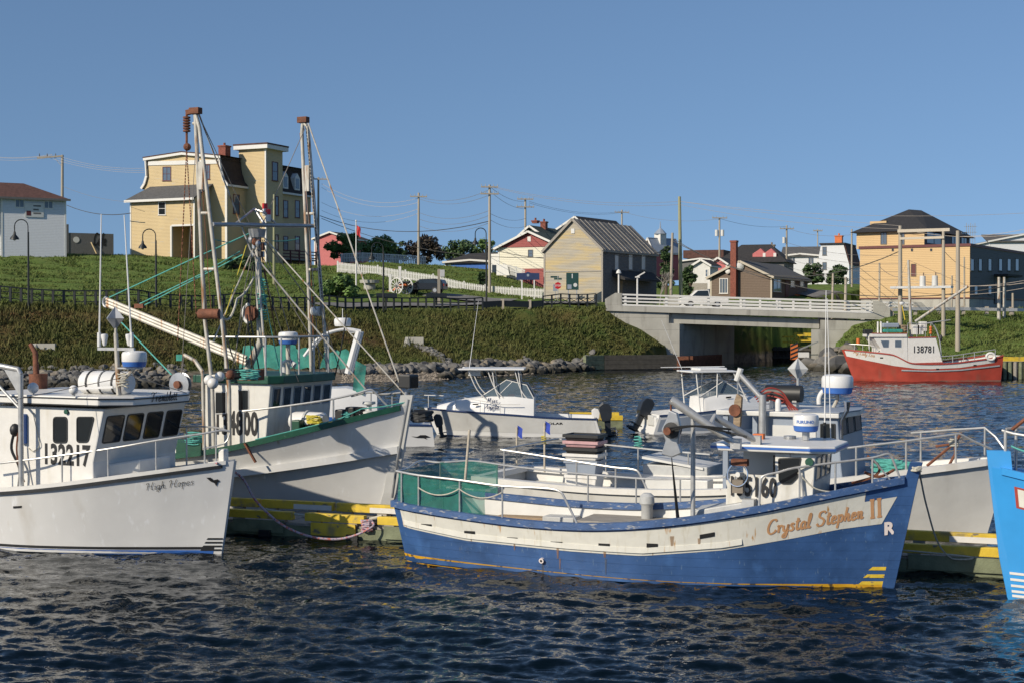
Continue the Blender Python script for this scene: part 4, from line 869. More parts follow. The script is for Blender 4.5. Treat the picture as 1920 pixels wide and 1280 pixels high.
# ---- far white building at the right, antenna
fr = hframe(1990, 520, 235, 5); w = -fr.y(1855, 500).x
t = gable_house('white_hall', 'long white hall with grey roof behind the orange building', fr, w, 8, fr.y(1900, 453).z, fr.y(1900, 440).z, 'housewhite', 'shinglegrey', cat='building'); slab([(-w-.4, -.4, fr.y(1900, 453).z), (.4, -.4, fr.y(1900, 453).z), (.4, 4, fr.y(1900, 440, 4).z), (-w-.4, 4, fr.y(1900, 440, 4).z)], .2).build('front_roof', 'shinglegrey', t)
fr = Frame(T(1820, 440, 200), 0); t = thing('antenna_array', fr, 'lattice of small antennas above the orange building roof', 'antenna')
for k in range(5): MB().bar((-.6+k*.3, 0, -6), (-.6+k*.3, 0, 1.6-.2*(k % 2)), .06).build('antenna', 'galv', t)
for zz in (.3, 1.1): MB().bar((-.9, 0, zz), (.9, 0, zz), .06).build('crossbar', 'galv', t)
# low dark roof with blue wall in front of the trees
fr = hframe(930, 508, 205, 15); w = -fr.y(835, 500).x
t = gable_house('black_roof_shed', 'low blue shed with black roof left of the cream bungalow', fr, w, 7, fr.y(880, 492).z, fr.y(880, 491).z+.2, 'bluetrim', 'shingle', cat='shed'); slab([(-w-.4, -.4, fr.y(880, 492).z), (.4, -.4, fr.y(880, 492).z), (.4, 3.5, fr.y(880, 473, 3.5).z), (-w+2.4, 3.5, fr.y(880, 476, 3.5).z)], .2).build('front_roof', 'shingle', t)
# ------------------------------------------------------------------ trees and bushes
def tree(name, label, px, D, base_y, top_y, wpx, mat, seed, n=900, cat='tree', trunk=True):
    r = random.Random(seed); X, Y = at(px, D); fr = Frame(ground(X, Y), 0)
    t = thing(name, fr, label, cat, None); zt = T(px, top_y, D).z-fr.o.z; zb = .05 if cat == 'shrub' else max(.05, min(1.2, T(px, base_y, D).z-fr.o.z-.6)); rx = wpx/2*D/F; H = zt-zb
    tr = MB(); tr.tube([(0, 0, -.4), (.1, 0, zb+H*.3), (0, .1, zb+H*.7)], [.22, .16, .06], 7)
    cl = []
    for k in range(34 if cat == 'shrub' else 26):
        a = r.uniform(0, 6.28); q = r.random()**.5; z = zb+H*r.uniform(.10, .88); env = math.sqrt(max(.05, 1-((z-zb)/H*2-.9)**2*.75)) if cat != 'shrub' and 'spruce' not in name else math.sqrt(max(.04, 1-((z-zb)/H)**2))
        if 'spruce' in name: env = 1.15-(z-zb)/H
        c = V((math.cos(a)*rx*.85*q*env, math.sin(a)*rx*.6*q*env, z)); cl.append((c, r.uniform(.20, .34)*min(rx, H)))
        tr.tube([(0, 0, zb+H*.15), c*.6+V((0, 0, (zb+H*.15)*.4)), c], [.08, .05, .02], 5)
    tr.build('trunk', 'bark', t)
    vs = []; fs = []
    for c, R_ in cl:
        for k in range(n//14):
            d = V((r.gauss(0, 1), r.gauss(0, 1), r.gauss(0, 1))).normalized()*(R_*r.random()**.4); p = c+V((d.x, d.y, d.z*.8)); sz = r.uniform(.13, .30)
            u = V((r.gauss(0, 1), r.gauss(0, 1), r.gauss(0, 1))).normalized(); w = u.orthogonal().normalized()
            i = len(vs); vs += [p-u*sz, p+w*sz*.6, p+u*sz, p-w*sz*.6]; fs.append((i, i+1, i+2, i+3))
    me = bpy.data.meshes.new('crown'); me.from_pydata(vs, [], fs); me.materials.append(m[mat]); link('crown', me, t)
tree('leafy_tree', 'bright green leafy tree behind the flagpole', 645, 196, 488, 436, 72, 'leaf', 1, 1500)
tree('leafy_tree', 'green rounded tree between the flagpole and the tall pole', 712, 198, 488, 441, 78, 'leaf', 2, 1500)
tree('leafy_tree', 'small green tree beside the reddish tree', 745, 205, 485, 452, 40, 'leafdark', 12, 900)
tree('reddish_tree', 'dark reddish tree behind the utility pole', 796, 200, 490, 441, 78, 'leafred', 3, 1500)
tree('green_tree', 'dark green tree right of the reddish tree', 860, 215, 484, 452, 74, 'leafdark', 4, 1300)
tree('green_tree', 'green tree behind the black roofed shed', 905, 222, 482, 447, 66, 'leaf', 5, 1300)
tree('spruce_tree', 'dark evergreen beside the weathered barn', 1248, 172, 555, 452, 38, 'leafdark', 6, 1500)
tree('shrub', 'dark shrub at the foot of the tall pole by the white fence', 905, 158, 545, 508, 24, 'leafdark', 7, 700, 'shrub')
tree('shrub', 'grey leaved bush in front of the white cottage', 1524, 205, 530, 494, 52, 'leafdark', 8, 1100, 'shrub')
tree('shrub', 'grey leaved bush in front of the white mansard house', 1570, 205, 534, 497, 52, 'leafdark', 9, 1100, 'shrub')
tree('shrub', 'dark hedge between the shed and the leaning pole', 1292, 182, 560, 492, 34, 'leafdark', 10, 1000, 'shrub')
tree('shrub', 'low round bush on the slope below the yellow house', 635, 142, 552, 519, 84, 'leaf', 13, 1800, 'shrub')
tree('shrub', 'low dark bushes along the wall of the yellow house', 455, 160, 505, 483, 90, 'leafdark', 14, 1500, 'shrub')
fr = Frame(ground(*at(1236, 150)), 0); t = thing('bare_tree', fr, 'leafless grey sapling in front of the barn side', 'tree'); mb = MB(); r = random.Random(5)
def twig(p, d, L, rad, k):
    q = p+d*L; mb.tube([p, (p+q)/2+V((r.uniform(-.05, .05), 0, 0)), q], [rad, rad*.8, rad*.6], 5)
    if k:
        for _ in range(3): twig(q, (d+V((r.uniform(-.7, .7), r.uniform(-.7, .7), r.uniform(-.1, .4)))).normalized(), L*.68, rad*.6, k-1)
twig(V((0, 0, -.2)), V((.1, 0, 1)), 1.6, .09, 4); mb.build('branches', 'greywood', t)
# ================================================================== BOATS
class Hull:
    def __init__(s, L, sheer, bs, bw, rake, trans=.12, p=1.15, keel=-.45):
        s.L, s.sh, s.bs, s.bw, s.rake, s.tr, s.p, s.keel = L, sheer, bs, bw, rake, trans, p, keel
    def sheer(s, t): return interp(s.sh, t)
    def P(s, t, v, side=-1):
        x = -s.L*(1-t) + s.rake*v*max(0, (t-.55)/.45)**2.2 - s.tr*v*max(0, (.35-t)/.35)**2
        w, b = max(.02, interp(s.bw, t)), max(.03, interp(s.bs, t))
        if v >= 0: return V((x, side*(w+(b-w)*v**s.p), v*s.sheer(t)))
        return V((x, side*w*(1+v*.55), v*-s.keel))
    def N(s, t, v, side):
        e = .004; a = s.P(min(1, t+e), v, side)-s.P(max(0, t-e), v, side); b = s.P(t, v+.02, side)-s.P(t, v-.02, side)
        n = a.cross(b).normalized(); return n if n.y*side > 0 else -n
    def O(s, t, v, side, off): return s.P(t, v, side)+s.N(t, v, side)*off
    def at(s, x, z, side, off):
        t = max(.0, min(1., 1+x/s.L)); v = z/s.sheer(t)
        for _ in range(6):
            v = z/s.sheer(t); t = max(0., min(1., t+(x-s.P(t, v, side).x)/s.L))
        return s.O(t, v, side, off)
class Boat:
    def __init__(s, name, fr, label, hull, side=-1, cat='boat'):
        s.f, s.h, s.side = fr, hull, side; s.t = thing(name, fr, label, cat)
        s.tab = None
    def y(s, px, py, v): return s.f.y(px, py, v)
    def x(s, px, py, v): return s.f.x(px, py, v)
    def z(s, px, py, v): return s.f.z(px, py, v)
    def g(s, px, py, side=None, inset=.05, trange=(0, 1)):
        side = side or s.side; best = None
        for i in range(401):
            t = trange[0]+(trange[1]-trange[0])*i/400; p = s.h.P(t, 1, side); p.y -= side*inset; w = s.f.w(p); q = proj(w)
            if best is None or abs(q[0]-px) < best[0]: best = (abs(q[0]-px), p, w, q, t)
        _, p, w, q, t = best; h = (q[1]-py)*w.y/F
        r = p.copy(); r.z += h; return r, p, t
    def tv(s, px, py, side=None):
        side = side or s.side
        if s.tab is None: s.tab = [(proj(s.f.w(s.h.P(t, v, side))), t, v) for t in np.linspace(0, 1, 60) for v in np.linspace(0, 1, 14)]
        _, t, v = min(((q[0]-px)**2+(q[1]-py)**2, t, v) for q, t, v in s.tab)
        for _ in range(8):
            e = .003; q = proj(s.f.w(s.h.P(t, v, side))); qt = proj(s.f.w(s.h.P(t-e, v, side))); qv = proj(s.f.w(s.h.P(t, v-e, side)))
            a, b, c, d = (q[0]-qt[0])/e, (q[0]-qv[0])/e, (q[1]-qt[1])/e, (q[1]-qv[1])/e; det = a*d-b*c
            if abs(det) < 1e-6: break
            ex, ey = px-q[0], py-q[1]; t = min(.999, max(.001, t+(d*ex-b*ey)/det)); v = min(1, max(-.1, v+(a*ey-c*ex)/det))
        return t, v
    def patch(s, name, mat, quad, off=.006, n=8, k=3, parent=None):   # quad of picture points: bottom-left, bottom-right, top-right, top-left
        q = [s.tv(*p) for p in quad]; rows = []
        for j in range(k+1):
            r = []
            for i in range(n+1):
                a = [lerp(lerp(q[0][c], q[1][c], i/n), lerp(q[3][c], q[2][c], i/n), j/k) for c in (0, 1)]; r.append(s.h.O(a[0], a[1], s.side, off))
            rows.append(r)
        return MB().grid(rows).build(name, mat, parent or s.t, smooth=True)
    def band(s, name, mat, t0, t1, zlo, zhi, off=.006, n=48, k=3, sides=None, parent=None):
        mb = MB()
        for sd in sides or (-1, 1):
            mb.grid([[s.h.O(t, lerp(zlo(t), zhi(t), j/k)/s.h.sheer(t), sd, off) for t in np.linspace(t0, t1, n)] for j in range(k+1)])
        return mb.build(name, mat, parent or s.t, smooth=True)
    def strip(s, name, mat, t0, t1, zf, out, inn, up, dn, n=40, sides=(-1, 1), ends=False):
        for sd in sides:
            rows = []
            for t in np.linspace(t0, t1, n):
                z = zf(t); p = s.h.P(t, z/s.h.sheer(t), sd)
                i_ = min(inn, abs(p.y)*.98)
                rows.append([V((p.x, p.y+sd*out, p.z+up)), V((p.x, p.y-sd*i_, p.z+up)), V((p.x, p.y-sd*i_, p.z-dn)), V((p.x, p.y+sd*out, p.z-dn)), V((p.x, p.y+sd*out, p.z+up))])
            mb = MB().grid(rows); mb.add(rows[0][:4], [(0, 1, 2, 3)]); mb.add(rows[-1][:4], [(3, 2, 1, 0)]); mb.build(name, mat, s.t, smooth=True)
    def skin(s, mat, deckm=None, deckz=None, inner='lightgrey', t_deck=(0, .97)):
        vs = [-1, -.5, 0]+[i/10 for i in range(1, 11)]; ts = np.concatenate([np.linspace(0, .75, 26), np.linspace(.77, 1, 18)]); mb = MB()
        for sd in (-1, 1): mb.grid([[s.h.P(t, v, sd) for t in ts] for v in vs])
        mb.grid([[s.h.P(0, v, sd) for sd in (-1, 1)] for v in vs])
        mb.grid([[s.h.P(1, v, sd) for sd in (-1, 1)] for v in vs])
        hl = mb.build('hull', mat, s.t, smooth=True)
        if deckz:
            mb = MB(); rows = []
            for t in np.linspace(*t_deck, 36):
                z = deckz(t); p = s.h.P(max(t, .006), z/s.h.sheer(t), 1); w = max(.01, p.y-.05); rows.append([V((p.x, w*u, z)) for u in (-1, -.5, 0, .5, 1)])
            mb.grid(rows).build('deck', deckm, s.t, smooth=True)
            mb = MB()
            for sd in (-1, 1):
                rows = []
                for t in np.linspace(.006, t_deck[1], 36):
                    a = deckz(t)/s.h.sheer(t); rows.append([s.h.P(t, v, sd)-V((0, sd*min(.05, abs(s.h.P(t, v, sd).y)*.8), 0)) for v in (lerp(a, 1, k/3) for k in range(4))])
                mb.grid(rows)
            mb.grid([[V((s.h.P(0, v, 1).x+.06, sd*(s.h.P(0, v, 1).y-.05), v*s.h.sheer(0))) for sd in (-1, 1)] for v in (deckz(0)/s.h.sheer(0), 1)])
            mb.build('bulwark', inner, s.t, smooth=True)
        return hl
    def text(s, name, mat, p0, p1, blk=None, scr=None, off=.012, width=None, hscale=1.):
        a, b = s.tv(*p0), s.tv(*p1); A, B = s.h.P(*a, s.side), s.h.P(*b, s.side)
        if blk: width = max(u for u, _ in blk[0])-0
        k = (B.x-A.x)/width; dz = (B.z-A.z)/width; hs = abs(k)*hscale
        return lettering(s.t, name, lambda u, w: s.h.at(A.x+k*u, A.z+dz*u+w*hs, s.side, off), mat, blk, scr)
    def rail(s, pts, side=None, r=.022, mat='galv', name='handrail', inset=.05, smooth=True):
        P = [s.g(px, py, side, inset)[0] for px, py in pts]; return MB().tube(spline(P, 3) if smooth else P, r, 8).build(name, mat, s.t, smooth=True)
    def post(s, px, py, side=None, r=.019, mat='galv', inset=.05, dn=.02, name='rail_post'):
        a, b, t = s.g(px, py, side, inset); return MB().cyl(a, b-V((0, 0, dn)), r, n=8).build(name, mat, s.t, smooth=True)
    def tube(s, name, mat, pts, r, n=8, smooth=True, parent=None): return MB().tube(pts, r, n).build(name, mat, parent or s.t, smooth=smooth)
def radome(t, p, r, h, label_txt=True, mat='gel', frm=None, view=None, band='bluetrim'):
    b = MB().lathe([(r*.78, 0), (r*.9, h*.06), (r*.98, h*.35)], p, 24).build('radar_base', band, t, smooth=True)
    d = MB().lathe([(r*.985, h*.35), (r, h*.4), (r, h*.8), (r*.93, h*.93), (r*.7, h), (.02, h*1.02)], p, 24).build('radar_dome', mat, t, smooth=True)
    if label_txt:
        bl = block('FURUNO', h*.24, .03); w = max(u for u, _ in bl[0]); c = V(p)+V((0, 0, h*.5)); a0 = view
        lettering(t, 'radar_lettering', lambda u, v: c+V((math.cos(a0+(u-w/2)/r)*(r+.006), math.sin(a0+(u-w/2)/r)*(r+.006), v)), 'bluetrim', bl)
    return d
def facing(fr, p): # local angle that looks back at the open harbour side
    d = fr.I @ (V((-2, 0, 0))-fr.w(p)); return math.atan2(d.y, d.x)
def reflector(t, c, s_, mat='lightgrey'):
    c = V(c); mb = MB()
    for k in range(8):
        a, b = 2*math.pi*k/8, 2*math.pi*(k+1)/8
        ra, rb = (s_, s_*.45) if k % 2 == 0 else (s_*.45, s_)
        A, B_ = c+V((ra*math.cos(a), ra*math.sin(a), 0)), c+V((rb*math.cos(b), rb*math.sin(b), 0)); up, dn = c+V((0, 0, s_*1.05)), c-V((0, 0, s_*1.05))
        mb.add([A, B_, up, dn], [(0, 1, 2), (1, 0, 3)])
    return mb.build('radar_reflector', mat, t)
def prismY(b, pts, y0, y1, name, mat, bevel=0., parent=None):
    return MB().prism([(x, y0, z) for x, z in pts], (0, y1-y0, 0)).build(name, mat, parent or b.t, bevel=bevel)
def coil(c, r, n, rr, seed=0, flat=.5):
    r_ = random.Random(seed); pts = []
    for i in range(n*10):
        a = 2*math.pi*i/10; k = r*(.7+.35*r_.random()); pts.append(V(c)+V((k*math.cos(a), k*math.sin(a)*.8, i/(n*10)*r*flat+.02*r_.random())))
    return pts
# ------------------------------------------------------------------ CRYSTAL STEPHEN II
hl = Hull(9.6, [(0, 1.20), (.15, 1.10), (.3, 1.03), (.45, 1.05), (.6, 1.20), (.75, 1.47), (.88, 1.78), (1, 2.06)],
          [(0, 1.12), (.04, 1.3), (.2, 1.5), (.5, 1.6), (.7, 1.36), (.82, 1.0), (.92, .52), (1, .05)],
          [(0, .85), (.04, 1.05), (.2, 1.3), (.5, 1.45), (.7, 1.1), (.82, .68), (.92, .28), (1, .04)], .42, .16)
fr = Frame(G(1672, 1100, 0), -23.3)
b = Boat('fishing_boat', fr, 'blue and white wooden fishing boat with tan name on the bow', hl)
sh = hl.sheer
b.skin('blue', 'deck', lambda t: sh(t)-.42 if t < .62 else sh(t)-.1, 'lightgrey')
b.strip('gunwale', 'bluewear', 0, .985, lambda t: sh(t), .05, .12, .035, .09)
MB().box(-9.6-.2, -9.45, -1.15, 1.15, 1.1, 1.235).build('transom_cap', 'bluewear', b.t)
zl_ = lambda t: lin([(0, .74), (.05, .68), (.17, .56), (.4, .52), (.55, .52), (.7, .68), (.82, .92), (.955, 1.22)], t)
b.band('white_band', 'bandwhite', .018, .93, zl_, lambda t: sh(t)-.125, .006, 60)
b.patch('name_panel', 'bandwhite', [(1560, 993), (1653, 981), (1682, 930), (1560, 950)], .0065, 10, 4)
b.strip('rub_rail', 'bandwhite', .02, .735, lambda t: zl_(t)+.10, .028, .0, .05, .05)
b.band('boot_stripe', 'bootyellow', 0, .985, lambda t: -.08, lambda t: .055+.09*max(0, 1-t*1.6), .008, 60, 1)
for px, py, w, hh in ((800, 984, 20, 9), (881, 997, 20, 9), (961, 1009, 20, 9), (1044, 1017, 22, 9), (1133, 1020, 21, 8), (1223, 1020, 21, 8)):
    b.patch('scupper', 'black', [(px-w/2, py+hh/2+1), (px+w/2, py+hh/2+2), (px+w/2, py-hh/2+2), (px-w/2, py-hh/2+1)], .016, 3, 2)
b.patch('scupper', 'black', [(1312, 1009), (1340, 1004), (1340, 996), (1312, 1001)], .016, 3, 2)
for px, y0, y1, w in ((1046, 1023, 1046, 5), (1134, 1026, 1044, 7), (1136, 1046, 1076, 4), (1224, 1026, 1040, 3), (1311, 1008, 1026, 6), (884, 1003, 1014, 4), (1050, 1046, 1066, 3), (965, 1015, 1030, 4), (1260, 1004, 1024, 8)):
    b.patch('rust_stain', 'ruststain' if px != 1136 else 'dirtstain', [(px-w*.25, y1), (px+w*.25, y1), (px+w/2, y0), (px-w/2, y0)], .010 if px != 1260 else .0095, 3, 5)
for px, y0, y1, w in ((1018, 1054, 1076, 5),): b.patch('dirt_stain', 'dirtstain', [(px-w*.4, y1), (px+w*.4, y1), (px+w/2, y0), (px-w/2, y0)], .006, 2, 4)
t_, v_ = b.tv(1017, 1049); o = hl.O(t_, v_, -1, 0); n_ = hl.N(t_, v_, -1); MB().cyl(o, o+n_*.06, .05, n=12).build('outlet', 'pale', b.t); MB().cyl(o+n_*.05, o+n_*.065, .025, n=10).build('outlet_hole', 'black', b.t)
sc, wd = script('Crystal Stephen ', .3, .17); 
b.text('name_lettering', 'tan', (1437, 1001), (1628, 968), scr=sc, width=wd, off=.014, hscale=1.25)
sc, wd = script('II', .3, .19, 0.); b.text('name_lettering', 'tan', (1630, 970), (1656, 966), scr=sc, width=wd, off=.014, hscale=1.3)
bl = block('R', .4, .045); b.text('letter_mark', 'pale', (1657, 1001), (1679, 998), bl, off=.014, hscale=1.1)
for y0, xl in ((1095, 1608), (1082, 1618), (1068, 1628)): b.patch('bow_stripe', 'yellow', [(xl, y0), (1679, y0), (1681, y0-6.5), (xl+8, y0-6.5)], .010, 8, 1)
st = [hl.P(1, v, -1) for v in (-.3, 0, .3, .6, 1, 1.13)]
for v_i, q in enumerate(st): q.y = 0
st[-1] = hl.P(1, 1, -1)+V((.07, 0, .26)); st[-1].y = 0
mb = MB(); rows = [[V((q.x+.05, -.035, q.z)), V((q.x+.05, .035, q.z)), V((q.x-.16, .13, q.z)), V((q.x-.16, -.13, q.z)), V((q.x+.05, -.035, q.z))] for q in st]; mb.grid(rows); mb.add(rows[-1][:4], [(0, 1, 2, 3)]); mb.build('stem_post', 'blue', b.t)
# wheelhouse
cw = .82; Y0 = -cw
c0, c1 = b.y(1363, 960, Y0), b.y(1511, 940, Y0); ztop = b.y(1527, 851, Y0).z; xt = b.y(1529, 851, Y0).x; zd = .75
prismY(b, [(c0.x+.9, 1.0), (c1.x+.14, 1.42), (c1.x+.12, c1.z), (xt, ztop), (c0.x+.9, ztop)], -cw, cw, 'wheelhouse', 'grime', .02)
MB().box(c0.x-.02, c0.x+.92, -cw+.005, -cw+.05, zd, ztop-.42).build('side_panel', 'grime', b.t)
MB().box(c0.x+.05, c0.x+.895, cw-.6, cw-.03, zd, ztop).build('back_locker', 'lightgrey', b.t)
MB().box(c0.x+.86, c0.x+.898, -.8, .8, zd, ztop-.05).build('doorway', 'glass', b.t)
polywin(b.t, [b.y(*p, Y0) for p in ((1459, 858), (1503, 856), (1496, 895), (1484, 907), (1466, 907), (1460, 900))], (0, -1, 0), .04)
fq = [V((c1.x+.12, -cw, c1.z)), V((c1.x+.12, cw, c1.z)), V((xt, cw, ztop)), V((xt, -cw, ztop))]
def onq(q, u, v): return q[0].lerp(q[1], u).lerp(q[3].lerp(q[2], u), v)
def qwins(b, q, us, v0, v1, r=.05, fm='black', gm='glass'):
    n_ = (q[1]-q[0]).cross(q[3]-q[0]).normalized()
    for u0, u1 in us: polywin(b.t, [onq(q, u0, v0), onq(q, u1, v0), onq(q, u1, v1), onq(q, u0, v1)], n_, r, fm, gm)
qwins(b, fq, ((.08, .34), (.38, .62), (.66, .92)), .42, .93, fm='grey')
rf0 = b.y(1331, 851, -cw-.15); rx0 = rf0.x; rx1 = xt+.22
rp = [(rx0, -.98, ztop+.02), (rx1-.3, -.98, ztop+.02), (rx1+.1, -.6, ztop+.0), (rx1+.1, .7, ztop), (rx1-.3, 1.1, ztop+.02), (rx0, 1.1, ztop+.02)]
rf = MB().prism(rp, (0, 0, .13)).build('roof', 'white', b.t, bevel=.025)
MB().prism([(x*1.0+(.012 if x > -4 else -.012), y*1.01, z+.045) for x, y, z in rp], (0, 0, .045)).build('roof_stripe', 'bluetrim', rf)
bl = block('135160', .38, .03, .62); a0 = b.y(1366, 926, Y0); a1 = b.y(1457, 926, Y0); ww = max(u for u, _ in bl[0]); k_ = (a1.x-a0.x)/ww
lettering(b.t, 'number_lettering', lambda u, w: V((a0.x+u*k_, Y0-.028 if a0.x+u*k_ > -9 else 0, a0.z+w*1.3)), 'mark', bl)
p = b.y(1518, 865, Y0); MB().cyl(p+V((0, 0, 0)), p+V((0, -.05, 0)), .075, n=14).build('side_light', 'green', b.t, smooth=True)
# roof gear
zr = ztop+.15
pr = b.z(1511, 824, zr); MB().cyl(pr, pr+V((0, 0, .16)), .07, n=10).build('radar_post', 'galv', b.t); radome(b.t, pr+V((0, 0, .16)), .245, .34, True, view=facing(fr, pr))
pa = b.z(1546, 820, zr); at_ = b.cut = None
tp = fr.y(1549, 545, pa.y); MB().cyl(pa, tp, .016, .008, 6).build('antenna', 'gel', b.t); MB().cyl(pa+V((.12, 0, 0)), fr.y(1551, 560, pa.y), .012, .007, 6).build('antenna', 'gel', b.t); MB().cyl(pa, pa+V((0, 0, .3)), .03, n=8).build('antenna_mount', 'black', b.t)
ph = b.z(1578, 822, zr); MB().tube([ph, ph+V((0, 0, .35)), ph+V((.1, 0, .55)), ph+V((.1, 0, .72))], [.03, .03, .04, .07], 8).build('horn', 'chrome', b.t, smooth=True)
MB().cyl(b.z(1481, 821, zr), b.z(1481, 821, zr)+V((0, 0, .05)), .12, n=14).build('vent_cap', 'steel', b.t); MB().box(*(lambda q: (q.x-.1, q.x+.1, q.y-.08, q.y+.08, zr, zr+.1))(b.z(1423, 822, zr))).build('deck_light', 'orange', b.t)
# hauler boom with block
e1 = b.z(1380, 838, zr); e2 = b.z(1418, 832, zr); tip = fr.y(1258, 748, e1.y-.25)
MB().tube([e2+V((0, 0, .06)), e2.lerp(tip, .5)+V((0, 0, .1)), fr.y(1330, 800, e1.y)], .062, 10).build('boom', 'galv', b.t, smooth=True)
MB().tube([e1+V((0, 0, .06)), tip], [.065, .085], 10).build('boom', 'galv', b.t, smooth=True)
for e in (e1, e2): MB().box(e.x-.09, e.x+.09, e.y-.07, e.y+.07, zr-.02, zr+.16).build('boom_foot', 'galv', b.t)
hc = tip+V((.03, 0, -.55)); hb_ = MB().prism([hc+V((dx, -.05, dz)) for dx, dz in ((-.05, .36), (.1, .3), (.16, .05), (.12, -.25), (.18, -.42), (.0, -.5), (-.2, -.45), (-.12, -.2), (-.2, .0), (-.1, .2))], (0, .12, 0)).build('hauler_block', 'steel', b.t, bevel=.02)
MB().lathe([(.05, -.1), (.15, -.09), (.07, 0), (.15, .09), (.05, .1)], hc+V((.02, -.06, 0)), 18, 'y').build('sheave', 'black', hb_, smooth=True); MB().cyl(hc+V((.0, -.35, 0)), hc+V((.0, -.1, 0)), .07, n=12).build('hydraulic_motor', 'rust', hb_, smooth=True)
MB().cyl(tip, tip+V((0, 0, -.2)), .02, n=6).build('shackle', 'rust', b.t)
for k in (0, 1): b.tube('hose', 'black', spline([hc+V((0, -.3, .05*k)), hc+V((.5, -.25, .1)), hc+V((1.1, -.1, .05-.06*k)), e1.lerp(tip, .42)+V((0, 0, -.02)), e1+V((.2, 0, .2))], 6), .018, 6)
mp_, mb_, _ = b.g(1300, 776, -1, .22); MB().cyl(mb_-V((0, 0, .3)), mp_, .045, n=10).build('mast_post', 'galv', b.t, smooth=True)
q0 = hc+V((0, -.05, -.5)); q1 = b.g(1271, 975, -1, .12)[1]; b.tube('hauling_pole', 'black', [q0, q0.lerp(q1, .35), q1], [.008, .02, .035], 8)
sw = b.y(1383, 889, Y0-.2); MB().tube([sw+V((.19*math.cos(a), .04*math.sin(a), .21*math.sin(a))) for a in np.linspace(0, 2*math.pi, 25)], .013, 6).build('steering_wheel', 'chrome', b.t, smooth=True)
MB().cyl(sw+V((0, 0, 0)), sw+V((.05, .18, -.02)), .05, n=10).build('wheel_hub', 'lightgrey', b.t); MB().cbox(sw+V((.0, .05, -.22)), .2, .12, .24).build('control_box', 'stonetan', b.t); MB().cbox(sw+V((.02, .1, .22)), .3, .16, .12).build('control_box', 'rust', b.t)
gp_ = b.g(1345, 945, -1, .45)[1]; MB().hexa([gp_+V(q) for q in ((-.42, -.1, -.3), (.55, -.1, -.2), (.55, .5, -.2), (-.42, .5, -.3), (-.42, -.08, .02), (.5, -.08, .22), (.5, .45, .22), (-.42, .45, .06))]).build('gear_box', 'grey', b.t, bevel=.02)
MB().box(gp_.x+.5, gp_.x+.72, gp_.y-.1, gp_.y+.35, .7, gp_.z+.28).build('winch_housing', 'grey', b.t)
# rails
b.rail([(1424, 948), (1427, 905), (1432, 891), (1460, 884), (1491, 876), (1567, 866), (1637, 857), (1665, 850), (1674, 862), (1686, 897)])
for px, py in ((1498, 878), (1567, 867), (1637, 859)): b.post(px, py)
b.rail([(1490, 877), (1500, 880), (1508, 940)], r=.018, name='rail_brace'); b.rail([(1600, 862), (1637, 859), (1673, 905)], r=.016, name='rail_brace', smooth=False)
far = [b.g(x, y, 1, .05, (.0, 1))[0] for x, y in ((1700, 870), (1660, 845), (1600, 858))]
near = [(744, 882), (784, 890), (861, 899), (942, 910), (1020, 914), (1048, 920), (1060, 935), (1085, 985)]
b.rail(near, r=.024)
s0 = b.g(744, 882)[0]; fs_ = [b.g(x, y, 1)[0] for x, y in ((800, 866), (885, 863), (960, 873), (1060, 884), (1150, 892), (1230, 897), (1330, 895), (1362, 893))]
MB().tube(spline([s0, s0+V((-.02, .5, .0)), V((fs_[0].x-.4, .9, s0.z)), *fs_], 4), .023, 8).build('handrail', 'galv', b.t, smooth=True)
for px, py in ((753, 884), (784, 891), (861, 900), (942, 911)): b.post(px, py)
for px, py in ((805, 867), (932, 869), (1102, 888), (1192, 895), (1276, 896)): b.post(px, py, 1)
p2 = b.g(860, 900)[0]; b.tube('boat_hook', 'wood_light', [b.g(860, 900)[0]+V((.05, .2, 0)), b.g(872, 806)[0]+V((0, .2, 0))], .028, 8)
for (a, c) in (((784, 912), (861, 915)), ((861, 915), (942, 922))): b.tube('rope', 'palerope', sag(b.g(*a)[0]-V((0, .03, 0)), b.g(*c)[0]-V((0, .03, 0)), .14), .013, 6)
# net round the stern
rows = []
for k in range(7):
    r_ = []
    for px in np.linspace(745, 908, 15): a, c, _ = b.g(px, float(np.interp(px, [x for x, _ in near], [y for _, y in near]))); r_.append(c.lerp(a, k/6)+V((0, .035+.02*math.sin(px*.3+k), 0)))
    rows.append(r_)
MB().grid(rows).build('stern_net', 'net', b.t, smooth=True)
rows = []
for k in range(5):
    r_ = [c_.lerp(a_, k/4)+V((0, -.03, 0)) for a_, c_ in [b.g(px, float(np.interp(px, [800, 885, 960], [866, 863, 873])), 1)[:2] for px in np.linspace(800, 935, 10)]]
    a, c = b.g(745, 882)[:2]; r_ = [c.lerp(a, k/4)+V((.02, .1, 0))]+r_; rows.append(r_)
MB().grid(rows).build('stern_net', 'net', b.t, smooth=True)
# deck things
def tub(parent_label, p, sx, sy, h, mat, ang=0, fill=None, name='fish_tub', cat='tub', group=None):
    t = thing(name, Frame(p, ang), parent_label, cat, group); k = .86
    MB().hexa([(-sx/2*k, -sy/2*k, 0), (sx/2*k, -sy/2*k, 0), (sx/2*k, sy/2*k, 0), (-sx/2*k, sy/2*k, 0), (-sx/2, -sy/2, h), (sx/2, -sy/2, h), (sx/2, sy/2, h), (-sx/2, sy/2, h)]).build('tub_body', mat, t, bevel=.02)
    rm = MB()
    for a, c, d, e in ((-sx/2-.02, sx/2+.02, -sy/2-.02, -sy/2+.03), (-sx/2-.02, sx/2+.02, sy/2-.03, sy/2+.02), (-sx/2-.02, -sx/2+.03, -sy/2+.03, sy/2-.03), (sx/2-.03, sx/2+.02, -sy/2+.03, sy/2-.03)): rm.box(a, c, d, e, h-.05, h+.025)
    rm.build('tub_rim', mat, t)
    if fill: MB().tube(coil((0, 0, h-.1), min(sx, sy)*.42, 7, .03, 3, .5), .03, 5).build('rope_heap', fill, t)
    return t
